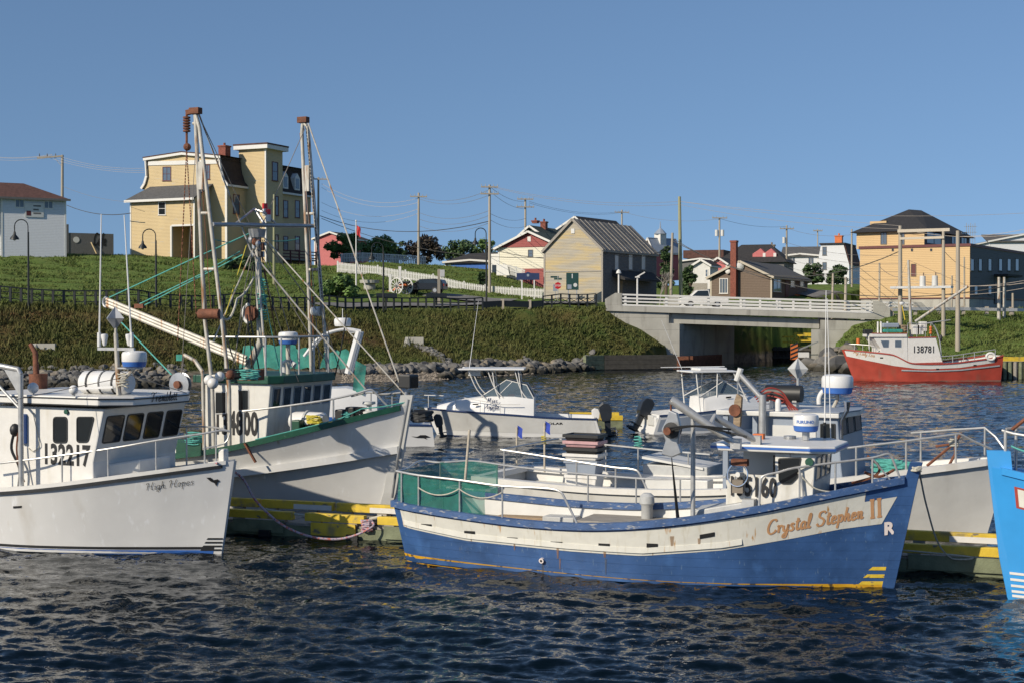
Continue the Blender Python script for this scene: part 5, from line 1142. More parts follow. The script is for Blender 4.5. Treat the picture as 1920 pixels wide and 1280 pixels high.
dk = lambda t: sh(t)-.42
def on_deck(px, py, z): return fr.w(b.z(px, py, z))
tub('pale tub heaped with dark rope inside the green stern net', on_deck(893, 955, .63), 1.0, .75, .5, 'lightgrey', -23, 'black')
tub('small white basket beside the pale rope tub', on_deck(858, 945, .66), .35, .35, .4, 'white', -23)
h_ = MB().box(-.75, .75, -.5, .5, 0, .1).build('hatch_cover', 'wood', None, bevel=.01); h_.location = on_deck(1010, 972, .62); h_.rotation_euler = (0, 0, fr.a); tag(h_, 'low brown hatch cover on the deck of the blue boat', 'hatch')
h_ = MB().box(-.35, .35, -.5, .5, 0, .17).build('hatch_cover', 'grey', None, bevel=.01); h_.location = on_deck(1062, 978, .6); h_.rotation_euler = (0, 0, fr.a); tag(h_, 'raised grey hatch cover beside the brown one', 'hatch')
h_ = MB().box(-.9, .9, -.55, .55, 0, .14).build('hatch_cover', 'greywood', None, bevel=.01); h_.location = on_deck(1175, 985, .68); h_.rotation_euler = (0, 0, fr.a); tag(h_, 'long weathered plank hatch cover amidships on the blue boat', 'hatch')
cp = b.g(1215, 950, 1, .25)[1]; MB().lathe([(.12, -.5), (.12, .0), (.16, .05), (.15, .2), (.08, .26)], cp+V((0, -.1, .02)), 12).build('bollard', 'grey', b.t, smooth=True)
an = b.g(1637, 890, -1, .3)[1]; MB().tube(spline([an+V((-.4, .1, -.02)), an+V((0, .1, .12)), an+V((.1, .1, .3)), an+V((-.12, .1, .5))], 4), .025, 6).build('anchor', 'rust', b.t); MB().tube(spline([an+V((-.15, 0, .2)), an+V((.1, .1, .12)), an+V((.35, .2, .25))], 4), .03, 6).build('anchor', 'rust', b.t)
b.tube('rope', 'palerope', spline([b.g(1495, 885)[0], b.g(1530, 915)[0], b.g(1575, 922)[0], b.g(1600, 918)[0]], 5), .014, 6)
# mooring line from the stem to the float
sp_ = fr.w(st[-1]+V((-.02, -.05, -.12)))
# ------------------------------------------------------------------ HIGH HOPES
hl = Hull(10.5, [(0, 1.05), (.3, 1.1), (.56, 1.30), (.7, 1.46), (.85, 1.70), (1, 1.96)],
          [(0, 1.65), (.3, 1.85), (.6, 1.82), (.75, 1.55), (.87, 1.02), (.95, .48), (1, .05)],
          [(0, 1.5), (.3, 1.75), (.6, 1.62), (.75, 1.2), (.87, .66), (.95, .26), (1, .03)], .34, .05)
fr = Frame(G(417, 1036, 0), -25)
b = Boat('fishing_boat', fr, 'white fibreglass fishing boat with black rubbing strip and high wheelhouse', hl); sh = hl.sheer
b.skin('hullwhite', 'lightgrey', lambda t: sh(t)-.5 if t < .45 else sh(t)-.08, 'white', (0, .975))
b.strip('gunwale', 'white', 0, .99, sh, .03, .16, .03, .05); b.strip('rubbing_strip', 'black', 0, .985, lambda t: sh(t)-.085, .045, 0, .035, .035)
b.band('boot_stripe', 'black', 0, .985, lambda t: .085, lambda t: .14, .007, 60, 1); b.band('waterline_stripe', 'bluetrim', 0, .985, lambda t: -.06, lambda t: .07, .007, 60, 1)
for y0, xl in ((1031.5, 375), (1024.5, 379), (1017.5, 383), (1010.5, 387)): b.patch('bow_stripe', 'black', [(xl, y0), (417.5, y0), (419, y0-3.2), (xl+3, y0-3.2)], .011, 6, 1)
sc, wd = script('High Hopes', .3, .062); b.text('name_lettering', 'mark', (274, 918), (364, 907), scr=sc, width=wd, off=.012, hscale=1.05)
A = hl.P(*b.tv(398, 899), -1)
bird = [(-.10, .06), (-.02, .06), (.02, .0), (.1, .02), (.13, -.03), (.09, -.05), (.06, -.14), (.03, -.06), (-.03, -.03), (-.07, .02)]
lettering(b.t, 'bird_mark', lambda u, w: hl.at(A.x+u*.95, A.z+w*.95, -1, .012), 'mark', (bird, [tuple(range(10))]))
b.patch('scupper', 'black', [(25, 952), (41, 951), (41, 947), (25, 948)], .008, 2, 1)
for x in (70, 200, 300): pass
cw = 1.35; Y0 = -cw
lo, lt = b.y(175, 866, Y0), b.y(195, 766, Y0); back = b.y(17, 766, Y0).x-.6; zt_ = lt.z
prismY(b, [(back, .95), (lo.x, 1.25), (lo.x, lo.z), (lt.x, zt_), (back, zt_)], -cw, cw, 'wheelhouse', 'white', .03)
fq = [V((lo.x, -cw, lo.z)), V((lo.x, cw, lo.z)), V((lt.x, cw, zt_)), V((lt.x, -cw, zt_))]
qwins(b, fq, ((.05, .26), (.29, .49), (.53, .73), (.77, .97)), .34, .86, .07)
polywin(b.t, [b.y(*p, Y0) for p in ((100, 830), (127, 830), (127, 780), (100, 780))], (0, -1, 0), .09); polywin(b.t, [b.y(*p, Y0) for p in ((144, 829), (166, 829), (178, 780), (144, 780))], (0, -1, 0), .08)
tk = b.y(254, 885, Y0+.3); x0_, x1_ = lo.x-.1, min(tk.x+.3, -1.75); MB().hexa([(x0_, -1.0, 1.35), (x1_, -.5, 1.6), (x1_, .5, 1.6), (x0_, 1.0, 1.35), (x0_, -1.0, 1.84), (x1_, -.5, 1.95), (x1_, .5, 1.95), (x0_, 1.0, 1.84)]).build('trunk_cabin', 'white', b.t, bevel=.04)
v0 = b.y(200, 762, Y0-.16); v1 = b.y(200, 744, Y0-.16); xf = lt.x+.28
rp = [(back-.5, -cw-.16, v0.z), (xf-.3, -cw-.16, v0.z), (xf+.14, -.9, v0.z-.02), (xf+.2, 0, v0.z-.02), (xf+.14, .9, v0.z-.02), (xf-.3, cw+.16, v0.z), (back-.5, cw+.16, v0.z)]
hR = v1.z-v0.z; rf = MB().prism(rp, (0, 0, hR)).build('roof', 'white', b.t, bevel=.03)
for zz in (.0, hR-.06): MB().prism([(x+(.012 if x > -5 else -.012), y*1.008, z+zz) for x, y, z in rp], (0, 0, .026)).build('roof_trim', 'black', rf)
# name on the roof edge (front part)
sc, wd = script('Tremblett', .2, .13)
pa, pb = V(rp[2]), V(rp[3]); q0 = b.x(270, 757, rp[2][0]); dirv = (V(rp[4])-V(rp[2])); 
A0 = V((rp[2][0]+.02, -.55, v0.z+.06))
def vis(u, w):
    y = -.45+u; x = np.interp(y, [-.9, 0, .9], [rp[2][0], rp[3][0], rp[2][0]])+.018; return V((x, y, v0.z+.055+w))
lettering(b.t, 'name_lettering', vis, 'mark', scr=[[(p*.95, q*.95) for p, q in r] for r in sc])
bl = block('132217', .34, .035, .8); a0, a1 = b.y(80, 867, Y0), b.y(170, 866, Y0); k_ = (a1.x-a0.x)/max(u for u, _ in bl[0]); lettering(b.t, 'number_lettering', lambda u, w: V((a0.x+u*k_, Y0-.008, a0.z+w*k_*1.15)), 'mark', bl)
p = b.y(126, 771, Y0); MB().cyl(p, p+V((0, -.05, 0)), .05, n=12).build('side_light', 'green', b.t)
b.rail([(-30, 871), (60, 860), (200, 841), (300, 824), (381, 812), (415, 806), (430, 808)], inset=.12)
for px, py in ((-12, 869), (117, 852), (203, 841), (292, 826), (384, 812)): b.post(px, py, inset=.12)
b.rail([(380, 840), (420, 830), (430, 810)], r=.016, name='rail_brace', inset=.12)
fr_ = [b.g(x, y, 1, .12)[0] for x, y in ((430, 808), (400, 800), (340, 800), (270, 810))]; MB().tube(spline(fr_, 4), .02, 8).build('handrail', 'galv', b.t, smooth=True)
for px, py in ((405, 802), (350, 800)): b.post(px, py, 1, inset=.12)
bp = hl.P(.975, 1, -1); MB().box(bp.x-.07, bp.x+.07, -.09, .09, bp.z-.2, bp.z+.28).build('bow_post', 'white', b.t, bevel=.02)
# roof gear: life raft, mast with crossbar, radar reflector, antennas, radar
zr = v1.z+.005
lr = b.z(182, 738, zr); c_ = lr+V((0, .3, .23))
raft = MB().lathe([(.02, -.62), (.2, -.62), (.25, -.56), (.26, -.02), (.275, 0), (.26, .02), (.25, .56), (.2, .62), (.02, .62)], c_, 18, 'x').build('life_raft', 'gel', b.t, smooth=True)
for q in (-.35, 0, .35): MB().lathe([(.262, q-.02), (.272, q-.02), (.272, q+.02), (.262, q+.02)], c_, 18, 'x').build('raft_strap', 'black', raft)
mb0 = b.z(217, 740, zr)+V((0, .1, 0)); mt_ = fr.y(217, 625, mb0.y); MB().cyl(mb0, mt_, .055, .045, 10).build('mast', 'polewhite', b.t, smooth=True)
cz = fr.y(217, 654, mb0.y).z; xa, xb = fr.y(184, 654, mb0.y).x, fr.y(252, 654, mb0.y).x; MB().bar((xa, mb0.y, cz), (xb, mb0.y, cz), .05, .06).build('mast_crossbar', 'galv', b.t)
MB().cyl(mt_, fr.y(217, 614, mb0.y), .03, n=8).build('mast_top', 'polewhite', b.t); reflector(b.t, fr.y(216, 597, mb0.y), .24, 'steel')
for px, ty, bx in ((190, 402, 186), (233, 404, 247)):
    a = fr.y(bx, 650, mb0.y); MB().cyl(a, fr.y(px, ty, mb0.y), .02, .012, 6).build('antenna', 'gel', b.t); MB().cyl(a, a+V((0, 0, .3)), .04, n=8).build('antenna_mount', 'gel', b.t)
for px in (196, 242): a = fr.y(px, 648, mb0.y); MB().lathe([(.03, 0), (.045, .05), (.075, .2), (.07, .24), (.02, .25)], a, 10).build('gps_antenna', 'gel', b.t, smooth=True)
rp_ = fr.y(252, 688, mb0.y-.05); radome(b.t, rp_, .26, .34, False); MB().tube([mb0+V((.02, 0, .25)), rp_+V((0, 0, -.02))], .04, 8).build('radar_bracket', 'polewhite', b.t); MB().cbox(rp_+V((-.12, 0, -.02)), .5, .2, .03).build('radar_shelf', 'galv', b.t)
for px, py, s_ in ((138, 742, .1), (62, 738, .12)): a = b.z(px, py, zr); MB().ball(a+V((0, 0, .13)), s_, 12, 8).build('deck_lamp', 'gel', b.t, smooth=True); MB().cyl(a, a+V((0, 0, .08)), .03, n=8).build('lamp_stem', 'galv', b.t)
a = b.z(138, 738, zr); MB().bar(a+V((.1, 0, .12)), a+V((.9, .2, .16)), .05).build('lamp_bracket', 'gel', b.t)
b.tube('mast_stay', 'wire', [mb0+V((0, 0, .35)), b.z(30, 748, zr)], .008, 5); b.tube('mast_stay', 'wire', [mb0+V((0, 0, .5)), b.z(350, 736, zr)], .008, 5)
b.tube('rope', 'palerope', coil(mb0+V((.15, -.05, .15)), .14, 5, .01, 4, 2.2), .012, 5)
# davit at the near rail and the hauler hoses
dv, db, _ = b.g(40, 700, -1, .12); MB().cyl(db-V((0, 0, .1)), dv, .055, n=10).build('davit_post', 'galv', b.t, smooth=True)
MB().tube([dv, dv+V((-.05, -.02, .1)), dv+V((-.7, -.1, .2))], .055, 10).build('davit_arm', 'galv', b.t, smooth=True); MB().prism([dv+V((-.02, -.03, -.45)), dv+V((-.02, -.03, .1)), dv+V((-.45, -.07, .17))], (0, .02, 0)).build('davit_plate', 'galv', b.t)
b.tube('davit_brace', 'galv', [dv+V((0, 0, -.75)), dv+V((-.75, -.05, -.1))], .03, 8)
hk = b.g(28, 805, -1, .3)[0]; MB().ball(hk, .11, 10, 6, (1, 1, 1.3)).build('hydraulic_valve', 'black', b.t, smooth=True); b.tube('hose', 'black', spline([hk, hk+V((-.1, 0, -.4)), hk+V((.12, 0, -.8)), hk+V((.1, 0, -1.2))], 5), .03, 6); b.tube('hose', 'rust', spline([hk+V((.1, 0, .0)), hk+V((.1, -.05, -.5)), hk+V((.25, 0, -1.1))], 5), .02, 6)
b.tube('rope', 'palerope', spline([b.y(62, 772, Y0-.03), b.y(72, 820, Y0-.03), b.y(74, 835, Y0-.04), b.y(62, 845, Y0-.03), b.y(52, 838, Y0-.03)], 5), .01, 5)
MB().box(b.y(47, 780, Y0).x-.06, b.y(47, 780, Y0).x+.06, Y0-.1, Y0-.005, b.y(47, 830, Y0).z, b.y(47, 775, Y0).z).build('hose_reel', 'bluetrim', b.t)
ex = b.z(75, 750, zr); px_ = fr.y(72, 733, .6); mq = fr.y(72, 700, .6); MB().cyl((px_.x, .6, zr), (px_.x, .6, mq.z), .2, .21, 16).build('exhaust_box', 'rust', b.t, smooth=True); MB().tube([(px_.x-.06, .6, mq.z), fr.y(66, 660, .6), fr.y(57, 645, .6)], [.07, .06, .05], 10).build('exhaust_pipe', 'rust', b.t, smooth=True)
# bow mooring rope
HHB = fr.w(bp+V((.05, -.05, .02)))
# ------------------------------------------------------------------ 134800
hl = Hull(13, [(0, 1.5), (.3, 1.4), (.55, 1.42), (.71, 1.68), (.85, 2.15), (1, 2.78)],
          [(0, 1.9), (.3, 2.15), (.6, 2.15), (.74, 1.95), (.86, 1.35), (.95, .62), (1, .07)],
          [(0, 1.6), (.3, 1.9), (.6, 1.75), (.74, 1.3), (.86, .66), (.95, .24), (1, .05)], .55, .1, 1.3)
fr = Frame((-3.05, 35.7, 0), -25)
b = Boat('longliner', fr, 'white and green longliner with two tall A-frame masts and steel rigging', hl); sh = hl.sheer
b.skin('hullwhite', 'deck', lambda t: sh(t)-.6 if t < .9 else sh(t)-.25, 'white', (0, .97)); b.strip('gunwale', 'green', 0, .99, sh, .06, .16, .04, .10)
b.strip('guard_strake', 'hullwhite', 0, .998, lambda t: sh(t)*.58+.12, .14, 0, .02, .16)
st = [hl.P(1, v, -1) for v in (-.2, .2, .5, .8, 1)]+[hl.P(1, 1, -1)+V((.05, 0, .24))]
rows = [[V((q.x+.06, -.05, q.z)), V((q.x+.06, .05, q.z)), V((q.x-.22, .17, q.z)), V((q.x-.22, -.17, q.z)), V((q.x+.06, -.05, q.z))] for q in st]; mb = MB().grid(rows); mb.add(rows[-1][:4], [(0, 1, 2, 3)]); mb.build('stem_post', 'lightgrey', b.t)
cw = 1.45; Y0 = -cw
lo, lt = b.y(498, 829, Y0), b.y(500, 719, Y0); bk = b.y(384, 729, Y0).x; zt_ = lt.z; zb_ = lo.z
prismY(b, [(bk, .9), (lo.x-.05, .9), (lo.x, zb_), (lt.x+.12, zt_), (bk, zt_)], -cw, cw, 'wheelhouse', 'grime', .03)
fq = [V((lo.x, -cw, zb_)), V((lo.x, cw, zb_)), V((lt.x+.12, cw, zt_)), V((lt.x+.12, -cw, zt_))]
qwins(b, fq, [(.045+i*.16, .045+i*.16+.115) for i in range(6)], .58, .93, .02, 'slate')
for x0, x1, y0, y1 in ((404, 425, 733, 776), (447, 467, 729, 770)): polywin(b.t, [b.y(*p, Y0) for p in ((x0, y1), (x1, y1-1), (x1, y0), (x0, y0))], (0, -1, 0), .03, 'grey')
zr0 = b.y(498, 719, Y0).z
rp = [(bk-.3, -cw-.1, zr0), (lt.x+.1, -cw-.1, zr0), (lt.x+.35, -cw+.25, zr0), (lt.x+.42, 0, zr0), (lt.x+.35, cw-.25, zr0), (lt.x+.1, cw+.1, zr0), (bk-.3, cw+.1, zr0)]
MB().prism(rp, (0, 0, .2)).build('roof', 'green', b.t, bevel=.02); zr = zr0+.205
bl = block('134800', .4, .04, .72); a0, a1 = b.y(402, 811, Y0), b.y(484, 810, Y0); k_ = (a1.x-a0.x)/max(u for u, _ in bl[0]); lettering(b.t, 'number_lettering', lambda u, w: V((a0.x+u*k_, Y0-.008, a0.z+w*k_*1.35)), 'mark', bl)
# A-frame stabiliser masts
def aframe(y, top, legs, rungs, boxes, tag_=''):
    tp = b.y(*top, y)
    for lg in legs: MB().tube([tp+V((0, 0, -.05))]+[b.y(px, py, y) for px, py in lg], .05, 10).build('mast_leg', 'polewhite', b.t, smooth=True)
    MB().box(tp.x-.14, tp.x+.16, y-.09, y+.09, tp.z-.1, tp.z+.06).build('mast_head', 'rust', b.t, bevel=.01)
    for (xa, ya), (xb, yb) in rungs: MB().cyl(b.y(xa, ya, y), b.y(xb, yb, y), .04, n=8).build('mast_rung', 'polewhite', b.t)
    p = b.y(*boxes, y); MB().box(p.x-.05, p.x+.08, y-.05, y+.05, p.z-.35, p.z+.35).build('mast_plate', 'polewhite', b.t)
aframe(-1.75, (366, 207), [[(383, 590), (398, 720), (404, 905)], [(374, 240), (415, 590), (430, 730), (431, 880)]], [((378, 400), (392, 400)), ((383, 505), (402, 505)), ((390, 705), (428, 702)), ((362, 232), (374, 232))], (377, 330))
aframe(1.75, (568, 224), [[(566, 250), (580, 574), (583, 680), (586, 740)], [(577, 240), (606, 590), (614, 690), (618, 740)]], [((575, 401), (588, 401)), ((580, 506), (597, 506))], (576, 335))
for y, x0, x1, yy in ((-1.78, 375, 413, 589), (1.7, 586, 600, 584)):
    a, c = b.y(x0, yy, y), b.y(x1, yy, y); MB().cyl(a, c, .13, n=14).build('winch_drum', 'rust' if y < 0 else 'lightgrey', b.t, smooth=True)
a, c = b.y(399, 421, -1.75), b.y(588, 424, 1.75); MB().cyl(a, c, .055, n=10).build('cross_spreader', 'steel', b.t, smooth=True)
m0 = b.z(489, 690, zr); m0 = V((m0.x-.15, 0, zr)); mtp = b.y(481, 418, 0); MB().tube([(m0.x, 0, .8), b.y(489, 640, 0), b.y(482, 430, 0)], [.12, .10, .08], 12).build('mast', 'polewhite', b.t, smooth=True); MB().cyl(b.y(482, 446, 0), b.y(482, 430, 0), .2, .24, 12).build('mast_collar', 'steel', b.t)
u1 = b.y(477, 392, 0); MB().tube([a.lerp(c, .2), u1], .03, 8).build('mast_brace', 'steel', b.t); MB().tube([a.lerp(c, .5), u1], .04, 8).build('mast_brace', 'steel', b.t); MB().tube([u1, u1+V((.35, 0, -.12)), a.lerp(c, .62)], .03, 8).build('mast_brace', 'steel', b.t)
for k, (px, py, mt) in enumerate(((497, 392, 'redtrim'), (503, 403, 'redtrim'))): p = b.y(px, py, .1); MB().cyl(p, p+V((0, 0, .14)), .075, n=12).build('mast_light', 'taillight', b.t, smooth=True); MB().cyl(p-V((0, 0, .18)), p, .07, n=12).build('light_base', 'lightgrey', b.t)
# chain fall on the near mast
p0 = b.y(350, 212, -1.8); MB().bar(b.y(368, 207, -1.75), p0, .12).build('mast_arm', 'rust', b.t); sp_o = []
for k in range(6): zc = b.y(350, 221+k*5, -1.8).z; MB().lathe([(.05, -.03), (.095, -.02), (.095, .02), (.05, .03)], (p0.x, -1.8, zc), 12).build('spring_coil', 'rust', b.t)
MB().cyl(p0, b.y(350, 275, -1.8), .03, n=6).build('fall_link', 'rust', b.t); MB().ball(b.y(351, 276, -1.8), .1, 8, 6).build('fall_block', 'rust', b.t)
for xe, ye in ((333, 640), (368, 590)):
    pts = [b.y(lerp(350, xe, i/60), lerp(280, ye, i/60), -1.8) for i in range(61)]; mb = MB()
    for i in range(60): mb.bar(pts[i], pts[i].lerp(pts[i+1], .8), .03 if i % 2 else .012, .012 if i % 2 else .03)
    mb.build('chain', 'rust', b.t)
pts = [b.y(lerp(574, 604, i/50), lerp(240, 560, i/50), 1.7) for i in range(51)]; mb = MB()
for i in range(50): mb.bar(pts[i], pts[i].lerp(pts[i+1], .8), .03 if i % 2 else .012, .012 if i % 2 else .03)
mb.build('chain', 'cable', b.t)
# stays and ropes
def ln(p, q, r=.012, mat='wire', sg=0., name='stay'): return b.tube(name, mat, sag(p, q, sg, 8) if sg else [p, q], r, 6)
bow_p = b.y(772, 752, 0)
ln(b.y(578, 232, 1.7), b.y(750, 720, .2), .02, 'polewhite'); ln(b.y(372, 212, -1.7), b.y(470, 470, -.6), .02, 'polewhite'); ln(b.y(470, 470, -.6), b.y(685, 728, .6), .022, 'polewhite')
ln(b.y(490, 440, 0), b.y(765, 745, .05), .018, 'polewhite'); ln(b.y(473, 470, 0), b.y(400, 640, -1.6), .02, 'polewhite'); ln(b.y(480, 450, 0), b.y(500, 715, -1.3), .025, 'polewhite')
ln(b.y(476, 460, 0), b.y(455, 560, -.6)); ln(b.y(455, 560, -.6), b.y(440, 680, -1)); ln(b.y(492, 450, 0), b.y(548, 640, .8)); ln(b.y(495, 450, 0), b.y(600, 590, 1.7), .014); ln(b.y(563, 250, 1.75), b.y(580, 420, 1.7), .02, 'rust'); ln(b.y(580, 420, 1.7), b.y(590, 700, 1.6), .014, 'rust')
ln(b.y(366, 240, -1.75), b.y(388, 590, -1.7), .012, 'wood_light'); ln(b.y(415, 590, -1.7), b.y(445, 560, -1.2), .03, 'palerope', .3, 'rope'); ln(b.y(445, 560, -1.2), b.y(476, 520, -.4), .03, 'palerope', .1, 'rope')
for pts in ([(420, 600), (430, 650), (445, 690)], [(463, 590), (470, 650), (476, 700)], [(470, 600), (480, 660), (488, 705)], [(650, 590), (640, 650), (628, 705)]): b.tube('hydraulic_hose', 'black', spline([b.y(*p, -.9 if pts[0][0] < 500 else 1.2) for p in pts], 5), .018, 6)
for (p0_, y0_), (p1_, y1_), r_, mt_ in (((((372, 215)), -1.7), ((478, 440), 0), .01, 'wire'), (((576, 232), 1.7), ((484, 440), 0), .01, 'wire'), (((368, 260), -1.75), ((340, 700), -1.9), .008, 'wire'), (((484, 470), 0), ((625, 700), 1.2), .012, 'wire'), (((486, 480), 0), ((560, 715), -.8), .01, 'cable'), (((478, 470), 0), ((430, 715), -1.2), .012, 'cable'), (((476, 500), 0), ((452, 705), -.8), .014, 'cable'), (((600, 560), 1.7), ((640, 700), 1.3), .012, 'cable'), (((570, 300), 1.72), ((600, 700), 1.6), .01, 'wire'), (((378, 330), -1.74), ((396, 585), -1.7), .01, 'rust'), (((486, 452), 0), ((520, 640), .4), .016, 'rust'), (((490, 520), 0), ((530, 715), -.4), .012, 'rope'), (((462, 460), -.2), ((420, 600), -1.6), .012, 'yellowcloth'), (((745, 712), .2), ((700, 735), .6), .02, 'black')):
    ln(b.y(*p0_, y0_), b.y(*p1_, y1_), r_, mt_, .12 if mt_ in ('cable', 'rope', 'black') else 0.)
r6 = random.Random(3)
for k in range(10): p_ = b.y(r6.uniform(470, 500), r6.uniform(440, 480), r6.uniform(-.3, .3)); MB().cbox(p_, r6.uniform(.06, .14), .1, r6.uniform(.08, .2)).build('mast_fitting', r6.choice(['steel', 'rust', 'cable']), b.t, bevel=.015)
# boom with teal lines
bo, bi = b.y(200, 567, -.2), b.y(462, 676, -.2); d_ = (bi-bo).normalized()
for k in (-.085, 0, .085): MB().cyl(bo+V((0, 0, k)), bi+V((0, 0, k)), .055, n=8).build('boom', 'polewhite', b.t, smooth=True)
MB().tube([bo+V((-.12*math.sin(a_), 0, .13*math.cos(a_))) for a_ in np.linspace(0, math.pi, 8)], .04, 8).build('boom_end', 'steel', b.t); MB().cbox(b.y(262, 574, -.2), .3, .1, .12).build('boom_block', 'rust', b.t)
ln(b.y(205, 558, -.2), b.y(372, 481, -.8), .016, 'rope', 0, 'rope'); ln(b.y(372, 481, -.8), b.y(470, 437, 0), .016, 'rope', 0, 'rope'); ln(b.y(262, 570, -.2), b.y(380, 513, -.7), .016, 'rope', 0, 'rope'); ln(b.y(268, 574, -.2), b.y(455, 478, -.1), .016, 'rope', 0, 'rope'); ln(b.y(380, 513, -.7), b.y(450, 472, 0), .016, 'rope', 0, 'rope')
ln(b.y(400, 449, -1.7), b.y(430, 456, -.8), .014, 'rope', 0, 'rope'); ln(b.y(430, 456, -.8), b.y(473, 436, 0), .014, 'rope', 0, 'rope'); ln(b.y(510, 452, .4), b.y(560, 448, 1.7), .014, 'rope', .03, 'rope'); ln(b.y(228, 605, -.2), b.y(322, 702, -1.4), .018, 'rope', 0, 'rope')
for k in range(3): b.tube('rope', 'rope', coil(b.y(492, 545+k*28, -.1), .13, 5, .02, k, 2.4), .014, 5)
for k in range(3): p_ = b.y(470+k*7, 450+k*4, -.15); MB().ball(p_, .1, 8, 6, (.8, .6, 1)).build('pulley_block', 'steel' if k != 1 else 'rust', b.t)
p_ = b.y(470, 588, -.3); MB().lathe([(.02, -.07), (.2, -.06), (.12, 0), (.2, .06), (.02, .07)], p_, 18, 'y').build('power_block', 'rust', b.t, smooth=True); MB().tube([p_+V((-.19*math.cos(a_), -.05, .24*math.sin(a_))) for a_ in np.linspace(-1.4, 1.4, 9)], .05, 8).build('block_guard', 'lightgrey', b.t, smooth=True)
# roof rail, radar, tarps, floats
rr = [b.z(425, 712, zr), b.z(480, 718, zr)]; hz = b.y(500, 632, -1.2).z
hr = [V((bk, -1.4, hz)), V((lt.x-.1, -1.35, hz)), V((lt.x+.2, -1.1, hz)), V((lt.x+.2, 1.1, hz)), V((lt.x-.1, 1.35, hz))]; MB().tube(hr, .028, 8).build('roof_rail', 'galv', b.t, smooth=True)
for q in (hr[1], hr[2], hr[3], V((lt.x+.2, .4, hz)), V((lt.x+.2, -.3, hz)), V((bk+.6, -1.4, hz))): MB().cyl((q.x, q.y, zr-.02), q, .025, n=8).build('rail_post', 'galv', b.t)
pr = V((lt.x-.1, -.35, zr)); MB().cyl(pr, pr+V((0, 0, .75)), .06, n=10).build('radar_post', 'polewhite', b.t); radome(b.t, pr+V((0, 0, .75)), .25, .33, True, view=facing(fr, pr))
MB().tube([V((lt.x-.6, .2, zr)), V((lt.x-.6, .2, zr+.25)), V((lt.x-.4, .1, zr+.33)), V((lt.x-.2, .1, zr+.2))], .08, 10).build('roof_vent', 'gel', b.t, smooth=True)
for px, py in ((392, 712), (399, 718), (412, 705), (432, 702)): p_ = b.z(px, py, zr+.15); MB().ball(p_, .11, 12, 8).build('float_buoy', 'white' if px != 432 else 'rust', b.t, smooth=True)
b.tube('rope', 'rope', coil(b.z(465, 712, zr), .3, 6, .02, 9, .8), .016, 5); b.tube('rope', 'black', coil(b.z(440, 712, zr), .28, 6, .02, 19, .9), .02, 5)
MB().cbox(b.z(470, 702, zr+.1), .5, .4, .25).build('roof_box', 'rust', b.t)
# foredeck gear
lrp = b.g(585, 800, -1, .75)[1]; c_ = V((lrp.x-.1, lrp.y-.0, lrp.z+.22)); raft = MB().lathe([(.02, -.5), (.18, -.5), (.24, -.44), (.25, -.02), (.27, 0), (.25, .02), (.24, .44), (.18, .5), (.02, .5)], c_, 18, 'x').build('life_raft', 'gel', b.t, smooth=True)
MB().lathe([(.272, -.03), (.285, -.03), (.285, .03), (.272, .03)], c_, 18, 'x').build('raft_strap', 'grey', raft)
wn_ = b.g(600, 800, -1, .45)[1]
r5 = random.Random(8)
for k in range(9): 
    c0_ = b.g(r5.uniform(575, 680), 800, -1, r5.uniform(.25, .7))[1]+V((0, 0, r5.uniform(-.12, .12))); b.tube('rope_heap', r5.choice(['black', 'rope', 'black', 'yellowcloth', 'cable']), coil(c0_, r5.uniform(.12, .25), 5, .02, k, 1.), .02, 5)
MB().tube([b.g(535, 830, -1, .3)[0], b.g(650, 790, -1, .3)[0]], .05, 8).build('steel_pipe', 'rust', b.t, smooth=True)
for px in (560, 640, 662): q = b.g(px, 800, -1, .5)[1]; MB().cbox(q+V((0, 0, .1)), .25, .3, .45).build('deck_gear', 'black' if px > 600 else 'darkgreen', b.t, bevel=.03)
wl0 = b.g(690, 790, -1, .45)[1]; MB().lathe([(.16, -.3), (.16, .05), (.05, .08), (.05, .2), (.17, .24), (.17, .3)], wl0+V((0, 0, .05)), 12).build('windlass', 'lightgrey', b.t, smooth=True)
b.rail([(455, 770), (500, 765), (560, 757), (620, 748), (666, 738), (690, 730), (703, 733), (720, 752), (738, 770)], inset=.1, r=.026)
for px, py in ((545, 760), (624, 747), (456, 770)): b.post(px, py, inset=.1, r=.024)
frl = [b.g(x, y, 1, .1)[0] for x, y in ((752, 735), (720, 738), (690, 735), (660, 742))]; MB().tube(spline(frl, 4), .024, 8).build('handrail', 'galv', b.t, smooth=True)
for (px, py) in ((735, 742), (695, 737)): b.post(px, py, 1, inset=.1)
b.tube('rope', 'rope', [b.g(px_, 800, -1, .03)[1]+V((0, 0, .06+dz_)) for px_, dz_ in ((600, 0), (640, .01), (680, .12), (720, .04), (772, .02))], .016, 6); b.tube('rope', 'rope', [b.g(px_, 800, -1, .05)[1]+V((0, 0, .06)) for px_ in (480, 510, 540, 570, 600)], .014, 6)
fl = b.y(766, 714, .1); fb = MB().cbox(fl, .34, .45, .34).build('flood_light', 'black', b.t, bevel=.03); MB().cbox(fl+V((.175, 0, -.02)), .012, .36, .26).build('lamp_glass', 'glass', fb); MB().tube([fl-V((.05, 0, .17)), b.y(760, 745, .05), b.y(757, 775, 0)], .04, 8).build('lamp_post', 'steel', b.t)
for k in range(4): ln(b.y(752+k*5, 735, .1), b.y(762+k*4, 790-k*5, .02), .02, 'black', .05, 'hose')
b.tube('anchor_chain', 'steel', [st[5]+V((.02, -.12, -.1)), st[2]+V((.03, -.14, 0)), st[1]+V((.03, -.12, -.1))], .035, 6)
b.tube('hanging_plate', 'rust', [b.g(458, 830, -1, -.1)[0], b.g(478, 866, -1, -.12)[0]], .035, 4)
